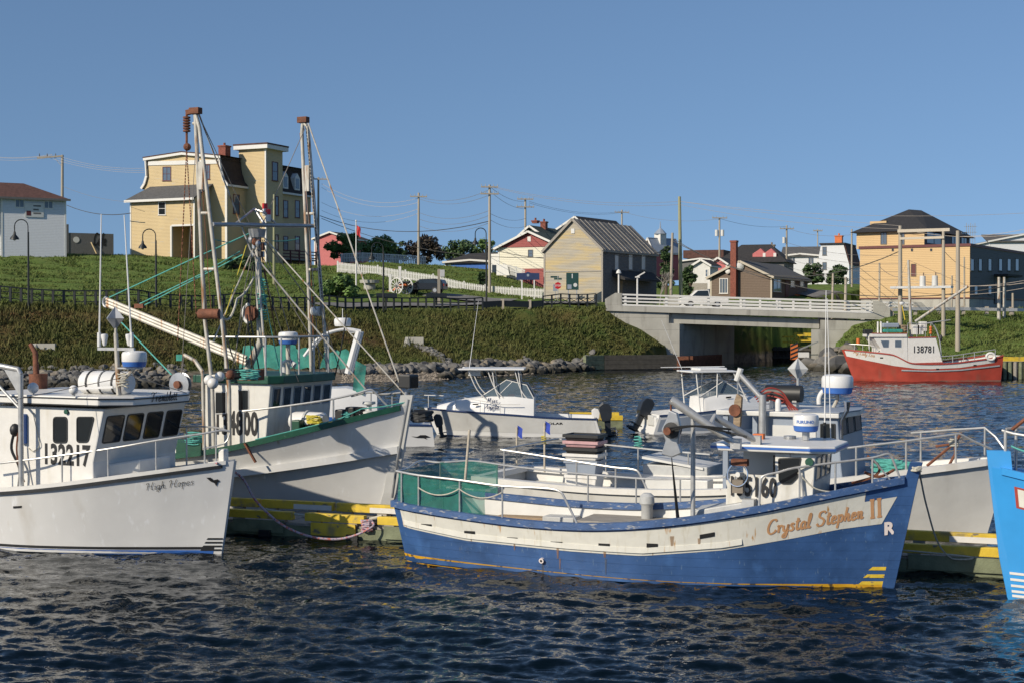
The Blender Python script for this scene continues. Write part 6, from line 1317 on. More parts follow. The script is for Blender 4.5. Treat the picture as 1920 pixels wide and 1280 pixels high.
# aft davit with hauler disc beside the wheelhouse
da = b.y(380, 700, -1.6); MB().tube([b.y(384, 880, -1.6), da, da+V((-.05, 0, .12))], .045, 10).build('davit_post', 'polewhite', b.t, smooth=True); MB().tube([da+V((0, 0, .05)), b.y(365, 675, -1.6), b.y(345, 665, -1.6)], .05, 10).build('davit_arm', 'polewhite', b.t, smooth=True)
dc = b.y(338, 720, -1.6); MB().lathe([(.05, -.08), (.31, -.06), (.1, 0), (.31, .06), (.05, .08)], dc, 20, 'y').build('hauler_disc', 'steel', b.t, smooth=True); MB().cyl(dc+V((0, -.16, 0)), dc+V((0, .1, 0)), .1, n=12).build('disc_motor', 'rust', b.t); MB().cbox(b.y(337, 670, -1.6), .2, .04, .16).build('rope_rag', 'teal', b.t); ln(b.y(345, 667, -1.6), dc, .012)
MB().box(b.y(352, 840, -1.5).x-.3, bk-.02, -1.6, .8, 1.0, b.y(352, 828, -1.5).z).build('aft_locker', 'darkgreen', b.t)
b.tube('rope_heap', 'rope', coil(b.y(365, 835, -1.5), .25, 7, .02, 31, 1.4), .015, 5)
# ------------------------------------------------------------------ GREY BOAT on the far side of the float
hl = Hull(12, [(0, .95), (.25, .86), (.45, .92), (.6, 1.08), (.8, 1.45), (1, 1.86)],
          [(0, 1.5), (.3, 1.7), (.6, 1.7), (.76, 1.45), (.88, .95), (.95, .5), (1, .06)],
          [(0, 1.35), (.3, 1.55), (.6, 1.5), (.76, 1.1), (.88, .58), (.95, .24), (1, .04)], .5, .1)
fr = Frame((10.55, 31.6, 0), -26)
b = Boat('fishing_boat', fr, 'light grey fishing boat with slate wheelhouse beyond the floating dock', hl); sh = hl.sheer
b.skin('lightgrey', 'lightgrey', lambda t: sh(t)-.33 if t < .5 else sh(t)-.06, 'lightgrey', (0, .97)); b.strip('gunwale', 'white', 0, .985, sh, .05, .2, .04, .1)
MB().box(-12.15, -11.9, -1.5, 1.5, .85, .99).build('transom_cap', 'white', b.t)
cw = 1.2; Y0 = -cw
ft, fbm = b.y(1571, 783, Y0), b.y(1574, 880, Y0); zt_ = ft.z; bk = b.y(1440, 800, Y0).x
prismY(b, [(bk, .8), (fbm.x+.12, 1.1), (fbm.x+.05, fbm.z), (ft.x, zt_), (bk, zt_)], -cw, cw, 'wheelhouse', 'slate', .03)
q1 = V((fbm.x+.05, 0, fbm.z)); fq = [V((q1.x, -cw, q1.z)), V((q1.x, cw, q1.z)), V((ft.x, cw, zt_)), V((ft.x, -cw, zt_))]
qwins(b, fq, ((.06, .33), (.37, .64), (.68, .95)), .64, .96, .03, 'black', 'houseglass')
polywin(b.t, [b.y(*p, Y0) for p in ((1538, 826), (1567, 826), (1567, 793), (1538, 793))], (0, -1, 0), .03)
MB().box(bk+.1, b.y(1530, 800, Y0).x, Y0-.02, Y0-.004, .95, zt_-.2).build('side_panel', 'lightgrey', b.t)
xr0 = b.y(1345, 778, Y0).x; rp = [(xr0, -cw-.12, zt_), (ft.x+.05, -cw-.12, zt_), (ft.x+.25, 0, zt_-.01), (ft.x+.05, cw+.12, zt_), (xr0, cw+.12, zt_)]
MB().prism(rp, (0, 0, .11)).build('roof', 'lightgrey', b.t, bevel=.02); zr = zt_+.115
MB().prism([(ft.x-.8, -cw-.125, zr), (ft.x+.06, -cw-.125, zr), (ft.x+.27, 0, zr), (ft.x+.06, cw+.125, zr), (ft.x-.8, cw+.125, zr)], (0, 0, .02)).build('roof_edge', 'slate', b.t)
for y in (-cw, cw): MB().box(xr0+.15, xr0+.27, y-.05, y+.05, .6, zt_).build('roof_post', 'slate', b.t)
MB().box(bk-.75, bk-.05, cw-.5, cw-.02, .6, zt_-.1).build('aft_locker', 'slate', b.t)
# radar, reflector, davit, hoses, drum
pr = b.z(1562, 764, zr); rt = fr.y(1570, 738, pr.y); MB().tube([pr, pr+V((.1, 0, .2)), rt], .045, 8).build('radar_post', 'polewhite', b.t, smooth=True); radome(b.t, rt, .37, .46, False)
p = b.z(1536, 757, zr); MB().tube(spline([p, p+V((0, 0, .15)), p+V((.08, 0, .3)), p+V((.22, 0, .36))], 4), .065, 10).build('roof_vent', 'gel', b.t, smooth=True); p = b.z(1459, 770, zr); MB().lathe([(.07, 0), (.07, .2), (.05, .27), (.02, .29)], p, 12).build('roof_vent', 'gel', b.t, smooth=True)
p = b.z(1496, 757, zr); tp = fr.y(1496, 700, p.y); MB().cyl(p, tp, .035, n=8).build('reflector_post', 'galv', b.t); reflector(b.t, fr.y(1496, 691, p.y), .26, 'grey')
dp = b.y(1437, 738, -1.1); MB().cyl((dp.x, -1.42, .8), V((dp.x, -1.42, dp.z)), .085, n=12).build('davit_post', 'galv', b.t, smooth=True)
dt = b.y(1386, 700, -1.42); MB().cyl((dp.x, -1.42, dp.z-.1), dt, .06, n=10).build('davit_arm', 'galv', b.t, smooth=True); MB().cyl(dt+V((-.06, 0, -.16)), dt+V((.04, 0, .12)), .07, n=10).build('davit_head', 'lightgrey', b.t)
hb = b.y(1384, 768, -1.42); blk_ = MB().prism([hb+V((dx, -.06, dz)) for dx, dz in ((-.1, -.35), (.06, -.38), (.1, .3), (-.02, .38), (-.08, .2))], (0, .12, 0)).build('hauler_block', 'wood', b.t, bevel=.01); MB().cyl(hb+V((-.05, -.12, 0)), hb+V((-.05, -.05, 0)), .14, n=16).build('sheave', 'rust', blk_, smooth=True); MB().cyl(dt+V((-.04, 0, -.1)), hb+V((0, 0, .3)), .02, n=6).build('shackle', 'steel', b.t)
for k in range(4): b.tube('hose', 'redtrim', spline([b.y(1415+k*3, 744+k*4, -1.2+k*.1), b.y(1440, 727+k*7, -1.0+k*.12), b.y(1465, 733+k*7, -.8), b.y(1480-k*3, 753, -.7), b.y(1496-k*5, 768, -.6)], 5), .018, 6)
c_ = b.y(1472, 737, -.2); MB().cyl(c_-V((.45, 0, 0)), c_+V((.4, 0, 0)), .2, n=16).build('gas_cylinder', 'black', b.t, smooth=True)
for k in range(2): MB().cbox((c_.x+(-.3, .25)[k], c_.y, (c_.z+zr)/2-.08), .1, .24, c_.z-zr-.1).build('cylinder_stand', 'galv', b.t)
# rails
b.rail([(939, 842), (1000, 851), (1081, 864), (1150, 875), (1187, 879), (1200, 890), (1224, 940)], inset=.12, r=.027)
for px, py in ((945, 843), (1081, 864), (1155, 876)): b.post(px, py, inset=.12, r=.024)
s0 = b.g(939, 842, inset=.12)[0]; fs_ = [b.g(x, y, 1, .12)[0] for x, y in ((1050, 822), (1130, 832), (1236, 843), (1330, 851))]
MB().tube([s0, V((fs_[0].x-.1, 1.2, fs_[0].z)), *fs_], .026, 8).build('handrail', 'galv', b.t, smooth=True)
for px, py in ((1137, 833), (1196, 840), (1290, 848)): b.post(px, py, 1, inset=.12, r=.022)
for k, (px, py, fy) in enumerate(((969, 800, 1.), (1021, 792, .25))):
    bx = -12.0 if k == 0 else -11.2; q = fr.x(px, py, bx); fo = V((bx, q.y, .9)); MB().cyl(fo, q, .028, n=8).build('flag_staff', 'wood_light', b.t)
    MB().grid([[q+V((.02+.05*j, .03*math.sin(j+i), .05-.09*i-.03*j)) for j in range(4)] for i in range(4)]).build('marker_flag', 'bluecloth', b.t)
    if k == 1: b.tube('rope', 'yellowcloth', coil(q-V((0, .05, .55)), .07, 4, .01, 2, 3.), .013, 5)
b.rail([(1587, 839), (1699, 826), (1797, 812), (1826, 826), (1858, 841)], inset=.1, r=.026, smooth=False)
for px, py in ((1606, 837), (1699, 826), (1791, 813)): b.post(px, py, inset=.1, r=.024)
frl = [b.g(x, y, 1, .1)[0] for x, y in ((1708, 811), (1780, 805), (1846, 801), (1866, 818), (1885, 842))]; MB().tube(frl, .025, 8).build('handrail', 'galv', b.t, smooth=True)
for px, py in ((1726, 810), (1846, 802)): b.post(px, py, 1, inset=.1, r=.023)
# deck boxes, net heap, anchor
gd = sh(.3)-.33
def od(px, py, z): return b.z(px, py, z)
bx0 = od(1268, 905, gd+.15); bk2 = MB().box(bx0.x-.85, bx0.x+.9, bx0.y-.2, bx0.y+1.1, gd, gd+.62).build('fish_box', 'grey', b.t, bevel=.02)
MB().hexa([bx0+V(q) for q in ((-.85, -.25, .62), (.8, -.25, .40), (.8, 1.1, .40), (-.85, 1.1, .62), (-.85, -.25, .68), (.8, -.25, .46), (.8, 1.1, .46), (-.85, 1.1, .68))]).build('box_lid', 'lightgrey', bk2)
bx1 = od(1235, 925, gd+.1); MB().box(bx1.x-.3, bx1.x+1.3, bx1.y-.15, bx1.y+.3, gd, gd+.5).build('fish_box', 'lightgrey', b.t, bevel=.02)
b.tube('net_heap', 'rope', coil(b.g(1668, 878, -1, .55)[1]+V((0, 0, -.02)), .38, 9, .03, 8, .7), .03, 5); b.tube('net_heap', 'rope', coil(b.g(1690, 878, -1, .5)[1]+V((0, 0, .0)), .3, 8, .03, 18, .6), .03, 5)
ap = b.g(1760, 872, -1, .35)[1]; MB().tube([ap+V((-.25, 0, 0)), ap+V((.35, .2, .55)), ap+V((.45, .2, .75))], .035, 6).build('anchor', 'rust', b.t); MB().tube([ap+V((-.1, .25, .42)), ap+V((.3, .2, .5)), ap+V((.35, .1, .3)), ap+V((.2, .1, 0))], .03, 6).build('anchor', 'rust', b.t); b.tube('rope', 'palerope', coil(ap+V((.3, .18, .42)), .1, 4, .01, 6, 1.8), .02, 5)
b.tube('rope', 'rope', coil(b.g(1196, 838, 1, .12)[0], .12, 4, .01, 12, 2.5), .02, 5)
# stack of fish tubs on its deck
z_ = gd+.02; cpos = b.z(1088, 925, gd); i_ = 0
for mt_, h, lb, sc_ in (('white', .42, 'white bottom tub of the stack on the grey boat', .92), ('slate', .34, 'slate tub second in the stack on the grey boat', .95), ('white', .14, 'shallow white tray in the middle of the tub stack', 1.), ('black', .12, 'black tray under the pink tray in the tub stack', .98), ('pink', .14, 'faded pink tray near the top of the tub stack', 1.), ('black', .13, 'black tray topping the tub stack on the grey boat', 1.)):
    tub(lb, fr.w(V((cpos.x, cpos.y+.3, z_))), .92*sc_, .62*sc_, h, mt_, -26, None, 'fish_tub', 'tub', 'stacked fish tubs on the grey boat'); z_ += h+.03
# ------------------------------------------------------------------ SKY-BLUE BOAT
hl = Hull(9, [(0, 1.3), (.5, 1.5), (.8, 1.95), (1, 2.3)], [(0, 1.4), (.5, 1.6), (.75, 1.35), (.88, .8), (.96, .35), (1, .06)], [(0, 1.3), (.5, 1.45), (.75, 1.05), (.88, .5), (.96, .18), (1, .04)], .28, .1)
fr = Frame(G(1888, 1118, 0), 180-14)
b = Boat('fishing_boat', fr, 'sky blue wooden boat bow with red framed white name panel', hl, side=1); sh = hl.sheer
b.skin('skyblue', 'lightgrey', lambda t: sh(t)-.15, 'skyblue', (0, .97)); b.strip('gunwale', 'skyblue', 0, .985, sh, .04, .14, .04, .08)
st = [hl.P(1, v, 1) for v in (-.3, .3, .7, 1)]+[hl.P(1, 1, 1)+V((.03, 0, .30))]
rows = [[V((q.x+.05, -.04, q.z)), V((q.x+.05, .04, q.z)), V((q.x-.34, .17, q.z)), V((q.x-.34, -.17, q.z)), V((q.x+.05, -.04, q.z))] for q in st]; mb = MB().grid(rows[:4]); mb.grid(rows[3:]); mb.add(rows[-1][:4], [(0, 1, 2, 3)]); mb.build('stem_post', 'skyblue', b.t)
for z0 in (.02, .1, .2, .31, .42): b.band('bow_stripe', 'white', .5, .99, lambda t: z0, lambda t: z0+.045, .012, 30, 1)
def pz(t, a, c): return a
ring_ = b.band('name_border', 'redtrim', .80, .967, lambda t: sh(t)-.62, lambda t: sh(t)-.24, .008, 24, 2); b.band('name_panel', 'bandwhite', .80, .962, lambda t: sh(t)-.585, lambda t: sh(t)-.275, .0105, 24, 2, parent=ring_)
sc, wd = script('C&', .24, .09); A = hl.at(-.58, sh(.95)-.5, 1, 0); lettering(b.t, 'name_lettering', lambda u, w: hl.at(-.52-u*.7, sh(.94)-.50+w*.7, 1, .016), 'mark', scr=sc)
b.rail([(1880, 806), (1900, 812), (1960, 822)], inset=.15, r=.026, smooth=False); b.post(1884, 806, inset=.15, r=.03); 
fq_ = [b.g(x, y, -1, .15)[0] for x, y in ((1886, 803), (1910, 800), (1960, 800))]; MB().tube(fq_, .025, 8).build('handrail', 'galv', b.t, smooth=True); b.post(1906, 801, -1, inset=.15, r=.026)
MB().tube([b.g(1898, 804, 1, .4)[0], b.g(1940, 770, 1, .4)[0]], .035, 6).build('anchor', 'rust', b.t); b.tube('rope', 'rope', sag(b.g(1895, 835, 1, .3)[0], b.g(1950, 850, 1, .3)[0], .03), .016, 6); MB().box(-3.2, -1.2, -.7, .7, sh(.8)-.2, sh(.8)+.22).build('foredeck_box', 'white', b.t, bevel=.03)
SKY_STEM = fr.w(st[-1]+V((0, 0, -.1)))
# ------------------------------------------------------------------ SPEEDBOATS
def outboard(t, p, s_=1., rot=0., tilt=.0, mat='engine'):
    e = bpy.data.objects.new('outboard_motor', None)
    M3 = Matrix.Translation(V(p)) @ Matrix.Rotation(rot, 4, 'Z') @ Matrix.Rotation(tilt, 4, 'Y') @ Matrix.Scale(s_, 4)
    def bld(mb, nm, mt, par, **k): mb.v = [tuple(M3 @ V(q)) for q in mb.v]; return mb.build(nm, mt, par, **k)
    prof = [(-.04, -.12), (.3, -.12), (.42, .05), (.46, .42), (.36, .66), (.1, .74), (-.12, .6), (-.1, .15)]
    cw_ = bld(MB().prism([(-x, -.2, z) for x, z in prof], (0, .4, 0)), 'outboard_motor', mat, t, bevel=.03*s_)
    bld(MB().prism([(-x, -.09, z) for x, z in ((.05, .0), (.36, .0), (.3, -.5), (.36, -.75), (.1, -.8), (.05, -.5))], (0, .18, 0)), 'motor_leg', mat, cw_, bevel=.03*s_)
    bld(MB().box(-.55, .0, -.16, .16, -.56, -.52), 'cavitation_plate', mat, cw_); bld(MB().lathe([(.03, -.62), (.09, -.45), (.09, -.15), (.03, .0)], (0, 0, -.78), 10, 'x'), 'gearcase', mat, cw_, smooth=True)
    bl = MB()
    for k in range(3): a = k*2.09; bl.prism([(-.55, .02*math.cos(a), -.78+.02*math.sin(a)), (-.52, .2*math.cos(a-.35), -.78+.2*math.sin(a-.35)), (-.6, .2*math.cos(a+.35), -.78+.2*math.sin(a+.35))], (.015, 0, 0))
    bld(bl, 'propeller', 'steel', cw_); return cw_
def speedboat(fr, label, side, hull, trim=True):
    b = Boat('speedboat', fr, label, hull, side, 'boat'); sh = hull.sheer
    b.skin('gel', 'gel', lambda t: sh(t)-.35 if t < .42 else sh(t)-.02, 'gel', (0, .97)); b.strip('rub_rail', 'navy', 0, .985, lambda t: sh(t)-.02, .035, 0, .03, .03); return b
hl = Hull(6.9, [(0, .80), (.3, .86), (.55, .98), (.8, 1.08), (1, 1.16)], [(0, 1.15), (.4, 1.25), (.65, 1.2), (.82, .9), (.93, .5), (1, .05)], [(0, 1.08), (.4, 1.1), (.65, .9), (.82, .5), (.93, .2), (1, .03)], .55, -.25, 1.2)
fr = Frame(G(820, 815, 0), 180-3)
b = speedboat(fr, 'white speedboat with hard top and twin black outboards facing the longliner', 1, hl); sh = hl.sheer
b.band('hull_panel', 'stonetan' if False else 'lightgrey', .02, .97, lambda t: .16+.10*t, lambda t: sh(t)-.10, .006, 40, 2); b.band('bottom_paint', 'navy', 0, .97, lambda t: -.1, lambda t: .035, .007, 40, 1)
S = 1; yn = .85
def cabin_loft(b, st, mat, name='cabin'):   # stations: (x, half width bottom, z bottom, half width top, z top)
    rows = [[V((x, -wb, z0)), V((x, -wb*.97, lerp(z0, z1, .6))), V((x, -wt, z1)), V((x, 0, z1+.04)), V((x, wt, z1)), V((x, wb*.97, lerp(z0, z1, .6))), V((x, wb, z0))] for x, wb, z0, wt, z1 in st]
    mb = MB().grid(rows); mb.add(rows[0], [tuple(range(7))]); mb.add(rows[-1], [tuple(range(6, -1, -1))]); return mb.build(name, mat, b.t, smooth=True)
cabin_loft(b, [(-4.1, 1.06, .85, .90, 1.58), (-3.3, 1.06, .9, .88, 1.68), (-2.3, .98, 1.0, .74, 1.68), (-1.2, .70, 1.05, .46, 1.52), (.0, .22, 1.1, .12, 1.27)], 'gel')
for sgn in (1, -1): 
    pt = [(-1.9, .66, 1.66), (-2.6, .76, 1.7), (-4.1, .88, 1.6), (-3.8, .78, 2.15), (-2.95, .60, 2.36)]; mb = MB(); mb.add([(x, sgn*y, z) for x, y, z in pt], [(0, 1, 2, 3, 4)]); w_ = mb.build('windscreen', 'tint', b.t); mb = MB()
    P_ = [V((x, sgn*y, z)) for x, y, z in pt]; mb.tube([P_[2], P_[3], P_[4], P_[0]], .022, 6); mb.tube([P_[1], P_[4].lerp(P_[3], .3)], .018, 6); mb.build('windscreen_frame', 'trim', b.t)
mb = MB(); mb.add([(-1.9, -.66, 1.66), (-1.9, .66, 1.66), (-2.95, .60, 2.36), (-2.95, -.60, 2.36)], [(0, 1, 2, 3)]); mb.build('windscreen', 'tint', b.t)
z_t = b.y(930, 693, .5).z; xa, xb = b.y(866, 693, .5).x, b.y(984, 693, .5).x
MB().prism([(xa, -.85, z_t), (xa+.12, -.95, z_t), (xb, -.95, z_t), (xb, .95, z_t), (xa+.12, .95, z_t), (xa, .85, z_t)], (0, 0, .08)).build('hard_top', 'gel', b.t, bevel=.03)
for sgn in (1, -1):
    for (x0, x1, z0) in ((xa-.3, -2.3, 1.42), (xa-1.1, -3.0, 1.48), (xa-1.3, -2.75, 1.46), (xb+.4, -4.0, 1.4), (xb+.25, -3.95, .85)): MB().tube(spline([(x0, sgn*.8, z_t), (lerp(x0, x1, .45)+.05, sgn*.84, lerp(z_t, z0, .6)), (x1, sgn*.86, z0)], 4), .024, 6).build('top_support', 'trim', b.t, smooth=True)
MB().cyl(V((xa-.3, .3, z_t+.08)), fr.y(897, 565, .3), .018, .008, 6).build('antenna', 'gel', b.t); MB().box(-3.3, -3.0, .1, .55, 1.45, 1.75).build('seat', 'redtrim', b.t, bevel=.04); MB().box(xa-.75, xa-.25, -.3, .3, z_t-.25, z_t-.01).build('electronics_box', 'gel', b.t)
b.rail([(795, 740), (830, 741), (870, 745), (905, 751), (940, 757), (975, 757)], 1, .015, 'trim'); [b.post(px, py, 1, .013, 'trim') for px, py in ((803, 741), (855, 744), (900, 750), (938, 757))]
lettering(b.t, 'name_lettering', lambda u, w: V((b.y(913, 754, 1.0).x-u, 1.075, b.y(913, 754, 1.0).z+w)), 'navy', scr=script('Miss', .2, .13)[0]); lettering(b.t, 'name_lettering', lambda u, w: V((b.y(909, 764, 1.0).x-u, 1.075, b.y(909, 764, 1.0).z-.02+w)), 'navy', scr=script('Angela', .17, .13)[0])
bl = block('POLAR', .3, .04, 1.35); b.text('maker_lettering', 'mark', (1022, 795), (1056, 795), bl, hscale=.7)
pw = [b.y(x, y, .93) for x, y in ((885, 759), (898, 759), (898, 756), (885, 756))]; polywin(b.t, pw, (0, 1, 0), .04, 'trim')
for dy in (-.38, .38): outboard(b.t, (-6.95, dy, .74), .9, 0, .12)
lv = outboard(b.t, (-6.55, .0, .72), .6, 0, 0, 'gel')
# second speedboat, bow away to the right
hl = Hull(6.8, [(0, .82), (.3, .92), (.55, 1.08), (.8, 1.22), (1, 1.3)], [(0, 1.15), (.4, 1.25), (.65, 1.2), (.82, .9), (.93, .5), (1, .05)], [(0, 1.08), (.4, 1.1), (.65, .9), (.82, .5), (.93, .2), (1, .03)], .5, -.25, 1.2)
st0 = G(1215, 810, 0); fr = Frame(st0+V((6.6*math.cos(R(17)), 6.6*math.sin(R(17)), 0)), 17)
b = speedboat(fr, 'white walkaround speedboat with blue lower hull and T-top behind the grey boat', -1, hl); sh = hl.sheer
b.band('hull_panel', 'slate', .02, .97, lambda t: .12, lambda t: sh(t)-.16-.25*max(0, .2-t), .006, 40, 2)
cabin_loft(b, [(-4.3, .85, .8, .75, 1.5), (-3.6, .98, .95, .82, 1.62), (-2.5, .9, 1.1, .66, 1.62), (-1.3, .55, 1.05, .4, 1.35), (-.25, .15, 1.12, .08, 1.16)], 'gel')
mb = MB(); mb.add([(-2.3, -.66, 1.6), (-2.3, .66, 1.6), (-3.3, .55, 2.2), (-3.3, -.55, 2.2), (-4.6, -.8, 1.5), (-4.6, .8, 1.5)], [(0, 1, 2, 3), (0, 3, 4), (1, 5, 2)]); mb.build('windscreen', 'tint', b.t); MB().tube([(-2.3, -.66, 1.6), (-3.3, -.55, 2.2), (-4.6, -.8, 1.5)], .025, 6).tube([(-2.3, .66, 1.6), (-3.3, .55, 2.2), (-4.6, .8, 1.5)], .025, 6).tube([(-3.3, -.55, 2.2), (-3.3, .55, 2.2)], .025, 6).build('windscreen_frame', 'trim', b.t)
z_t = b.y(1295, 697, 0).z; MB().prism([(-4.9, -.85, z_t), (-2.8, -.85, z_t), (-2.6, 0, z_t), (-2.8, .85, z_t), (-4.9, .85, z_t)], (0, 0, .07)).build('hard_top', 'gel', b.t, bevel=.02); MB().prism([(-4.4, -.5, z_t+.07), (-3.1, -.5, z_t+.07), (-3.1, .5, z_t+.07), (-4.4, .5, z_t+.07)], (0, 0, .12)).build('life_jacket_box', 'gel', b.t, bevel=.04)
for sgn in (-1, 1):
    for x0, x1 in ((-4.7, -4.5), (-3.7, -3.75), (-2.95, -2.3)): MB().cyl((x0, sgn*.78, z_t), (x1, sgn*.82, 1.35 if x1 > -4.4 else .7), .03, n=8).build('top_support', 'trim', b.t)
MB().cyl((-4.8, .5, z_t+.1), fr.y(1240, 600, .5), .015, .007, 6).build('antenna', 'gel', b.t); MB().cyl((-2.9, .2, z_t+.22), (-5.8, .5, z_t+.2), .02, n=6).build('fishing_rod_holder', 'gel', b.t)
MB().box(-3.95, -3.6, -.55, -.15, 1.2, 1.75).build('console', 'gel', b.t, bevel=.04); MB().box(-6.75, -6.4, -.9, -.3, .35, .78).build('swim_platform', 'lightgrey', b.t, bevel=.03); MB().box(-6.7, -6.3, -1.1, 1.1, .3, .72).build('transom', 'gel', b.t, bevel=.04)
outboard(b.t, (-6.75, -.1, .76), .98, 0, .45)
pw = [b.y(x, y, -.9) for x, y in ((1361, 746), (1371, 745), (1371, 742), (1361, 743))]; polywin(b.t, pw, (0, -1, 0), .03, 'black')
# cabin cruiser behind the longliner
hl = Hull(8.4, [(0, .85), (.4, .95), (.7, 1.15), (1, 1.4)], [(0, 1.3), (.4, 1.4), (.65, 1.3), (.85, .8), (1, .05)], [(0, 1.2), (.4, 1.25), (.65, 1.0), (.85, .45), (1, .03)], .6, -.1)
fr = Frame(G(815, 840, 0)+V((-8.5, 1.3, 0)), 180+4)
b = Boat('cabin_cruiser', fr, 'white cabin cruiser with sloping radar arch and teal netting behind the longliner', hl, 1); sh = hl.sheer
b.skin('gel', 'gel', lambda t: sh(t)-.1, 'gel', (0, .97)); b.strip('rub_rail', 'navy', 0, .98, lambda t: sh(t)-.02, .03, 0, .03, .03)
cabin_loft(b, [(-6.2, 1.1, .8, 1.0, 2.0), (-5, 1.15, .85, 1.0, 2.25), (-3.6, 1.1, .95, .9, 2.2), (-2, .8, 1.1, .5, 1.7), (-.6, .3, 1.2, .15, 1.3)], 'gel')
b.band('cabin_stripe', 'bluetrim', .25, .9, lambda t: sh(t)+.05, lambda t: sh(t)+.2, .02, 20, 1)
ax = [b.y(652, 700, 1.), b.y(673, 622, 1.), b.y(640, 618, 1.), b.y(600, 632, 1.), b.y(570, 668, 1.)]
for sgn in (1, -1): MB().tube(spline([(p.x, sgn*1., p.z) for p in ax[:2]], 2), .13, 8).build('arch_leg', 'gel', b.t, smooth=True); MB().tube(spline([(p.x, sgn*1., p.z) for p in ax[1:]], 4), .06, 8).build('arch_rail', 'gel', b.t, smooth=True)
MB().box(ax[2].x-.3, ax[1].x+.15, -1., 1., ax[1].z-.06, ax[1].z+.08).build('arch_top', 'gel', b.t, bevel=.03); MB().lathe([(.3, 0), (.33, .08), (.33, .26), (.28, .32), (.02, .33)], (ax[2].x, 0, ax[2].z+.12), 18).build('radar_dome', 'gel', b.t, smooth=True); MB().cyl((ax[2].x, 0, ax[2].z+.44), (ax[2].x, 0, ax[2].z+.8), .015, n=6).build('antenna', 'gel', b.t)
for x0, x1, y0, y1 in ((448, 560, 645, 690), (520, 585, 652, 690), (600, 660, 655, 690)):
    q = [b.y(x0, y1, .95), b.y(x1, y1, .9), b.y(x1-6, y0, .6), b.y(x0+8, y0+4, .6)]; rows = [[q[0].lerp(q[1], i/8).lerp(q[3].lerp(q[2], i/8), j/5)+V((0, .06*math.sin(i*1.7+j), .05*math.sin(i*2.1+j*1.3))) for i in range(9)] for j in range(6)]; MB().grid(rows).build('net_cover', 'teal', b.t, smooth=True)
q = b.y(672, 700, 1.05); MB().grid([[q+V((.1-.1*i+.03*j, .05*math.sin(i+j), .5-.28*j-.05*i)) for i in range(5)] for j in range(5)]).build('net_cover', 'teal', b.t, smooth=True)
sw_ = [(-.45, 0), (-.2, .1), (.05, .1), (.2, .03), (.5, .05), (.2, -.02), (-.1, -.03), (-.3, -.1), (-.2, -.02)]; A = hl.P(*b.tv(790, 819), 1); lettering(b.t, 'hull_mark', lambda u, w: hl.at(A.x+u*.8, A.z+w*.9, 1, .012), 'mark', (sw_, [tuple(range(9))]))
eng = outboard(b.t, (-8.5, .3, .75), .6, 0, .2); b.tube('stern_cover', 'black', coil((-7.9, .6, .95), .4, 6, .06, 3, .9), .07, 6); MB().box(-7.2, -6.6, .3, 1.15, .9, 1.5).build('cockpit_seat', 'gel', b.t, bevel=.05)
# ------------------------------------------------------------------ RED BOAT
hl = Hull(11.0, [(0, 2.0), (.05, 1.85), (.2, 1.62), (.35, 1.42), (.5, 1.36), (.62, 1.40), (.66, 1.5), (.74, 2.0), (.78, 2.12), (1, 2.42)],
          [(0, 1.7), (.3, 1.95), (.6, 1.95), (.76, 1.75), (.88, 1.2), (.95, .62), (1, .06)], [(0, 1.4), (.3, 1.75), (.6, 1.7), (.76, 1.3), (.88, .75), (.95, .3), (1, .04)], .95, .1)
fr = Frame(G(1601, 713, 0), 180)
b = Boat('longliner', fr, 'red and white longliner moored at the timber wharf by the bridge', hl, 1); sh = hl.sheer
b.skin('red', 'deck', lambda t: min(1.0, sh(t)-.3) if t < .6 else sh(t)-.2, 'white', (0, .97)); b.strip('gunwale', 'redtrim', 0, .985, sh, .05, .12, .05, .05, 60)
b.band('white_band', 'white', .06, .99, lambda t: lin([(0, 1.55), (.1, 1.40), (.3, 1.08), (.5, .98), (.6, 1.0), (.75, 1.22), (.9, 1.62), (1, 1.95)], t), lambda t: sh(t)-.06, .01, 80, 3)
b.strip('rub_rail', 'galv', .02, .70, lambda t: lin([(0, 1.25), (.3, .9), (.5, .82), (.7, .88)], t), .05, 0, .05, .05, 40); b.band('boot_stripe', 'teal', .0, .45, lambda t: -.05, lambda t: .09, .012, 30, 1)
cw = 1.35; Y0 = cw
P = lambda px, py: (b.y(px, py, Y0).x, b.y(px, py, Y0).z)
prismY(b, [P(1651, 653), P(1638, 633), P(1702, 632), (P(1703, 690)[0], .9), (P(1651, 653)[0], 1.9)], -cw, cw, 'wheelhouse', 'white', .03)
prismY(b, [P(1703, 634), P(1755, 633), P(1768, 680), (P(1768, 680)[0], .9), (P(1703, 690)[0], .9)], -cw+.02, cw-.02, 'deck_house', 'white', .03)
prismY(b, [P(1634, 632), P(1634, 626), P(1700, 625), P(1700, 632)], -cw-.1, cw+.1, 'roof', 'white', .02); MB().bar((P(1634, 625)[0], cw+.11, P(1634, 625)[1]), (P(1700, 625)[0], cw+.11, P(1700, 625)[1]), .03, .06).build('roof_trim', 'redtrim', b.t); MB().bar((P(1703, 633)[0], cw+.0, P(1703, 633)[1]), (P(1756, 632)[0], cw+.0, P(1756, 632)[1]), .06, .07).build('roof_trim', 'redtrim', b.t)
MB().bar((P(1703, 681)[0], cw+.02, P(1703, 681)[1]), (P(1768, 679)[0], cw+.02, P(1768, 679)[1]), .04, .07).build('deck_trim', 'redtrim', b.t)
polywin(b.t, [b.y(*p, Y0) for p in ((1656, 651), (1666, 651), (1667, 638), (1651, 638))], (0, 1, 0), .05, 'slate', 'houseglass'); polywin(b.t, [b.y(*p, Y0) for p in ((1678, 651), (1690, 651), (1690, 638), (1678, 638))], (0, 1, 0), .05, 'slate', 'houseglass')
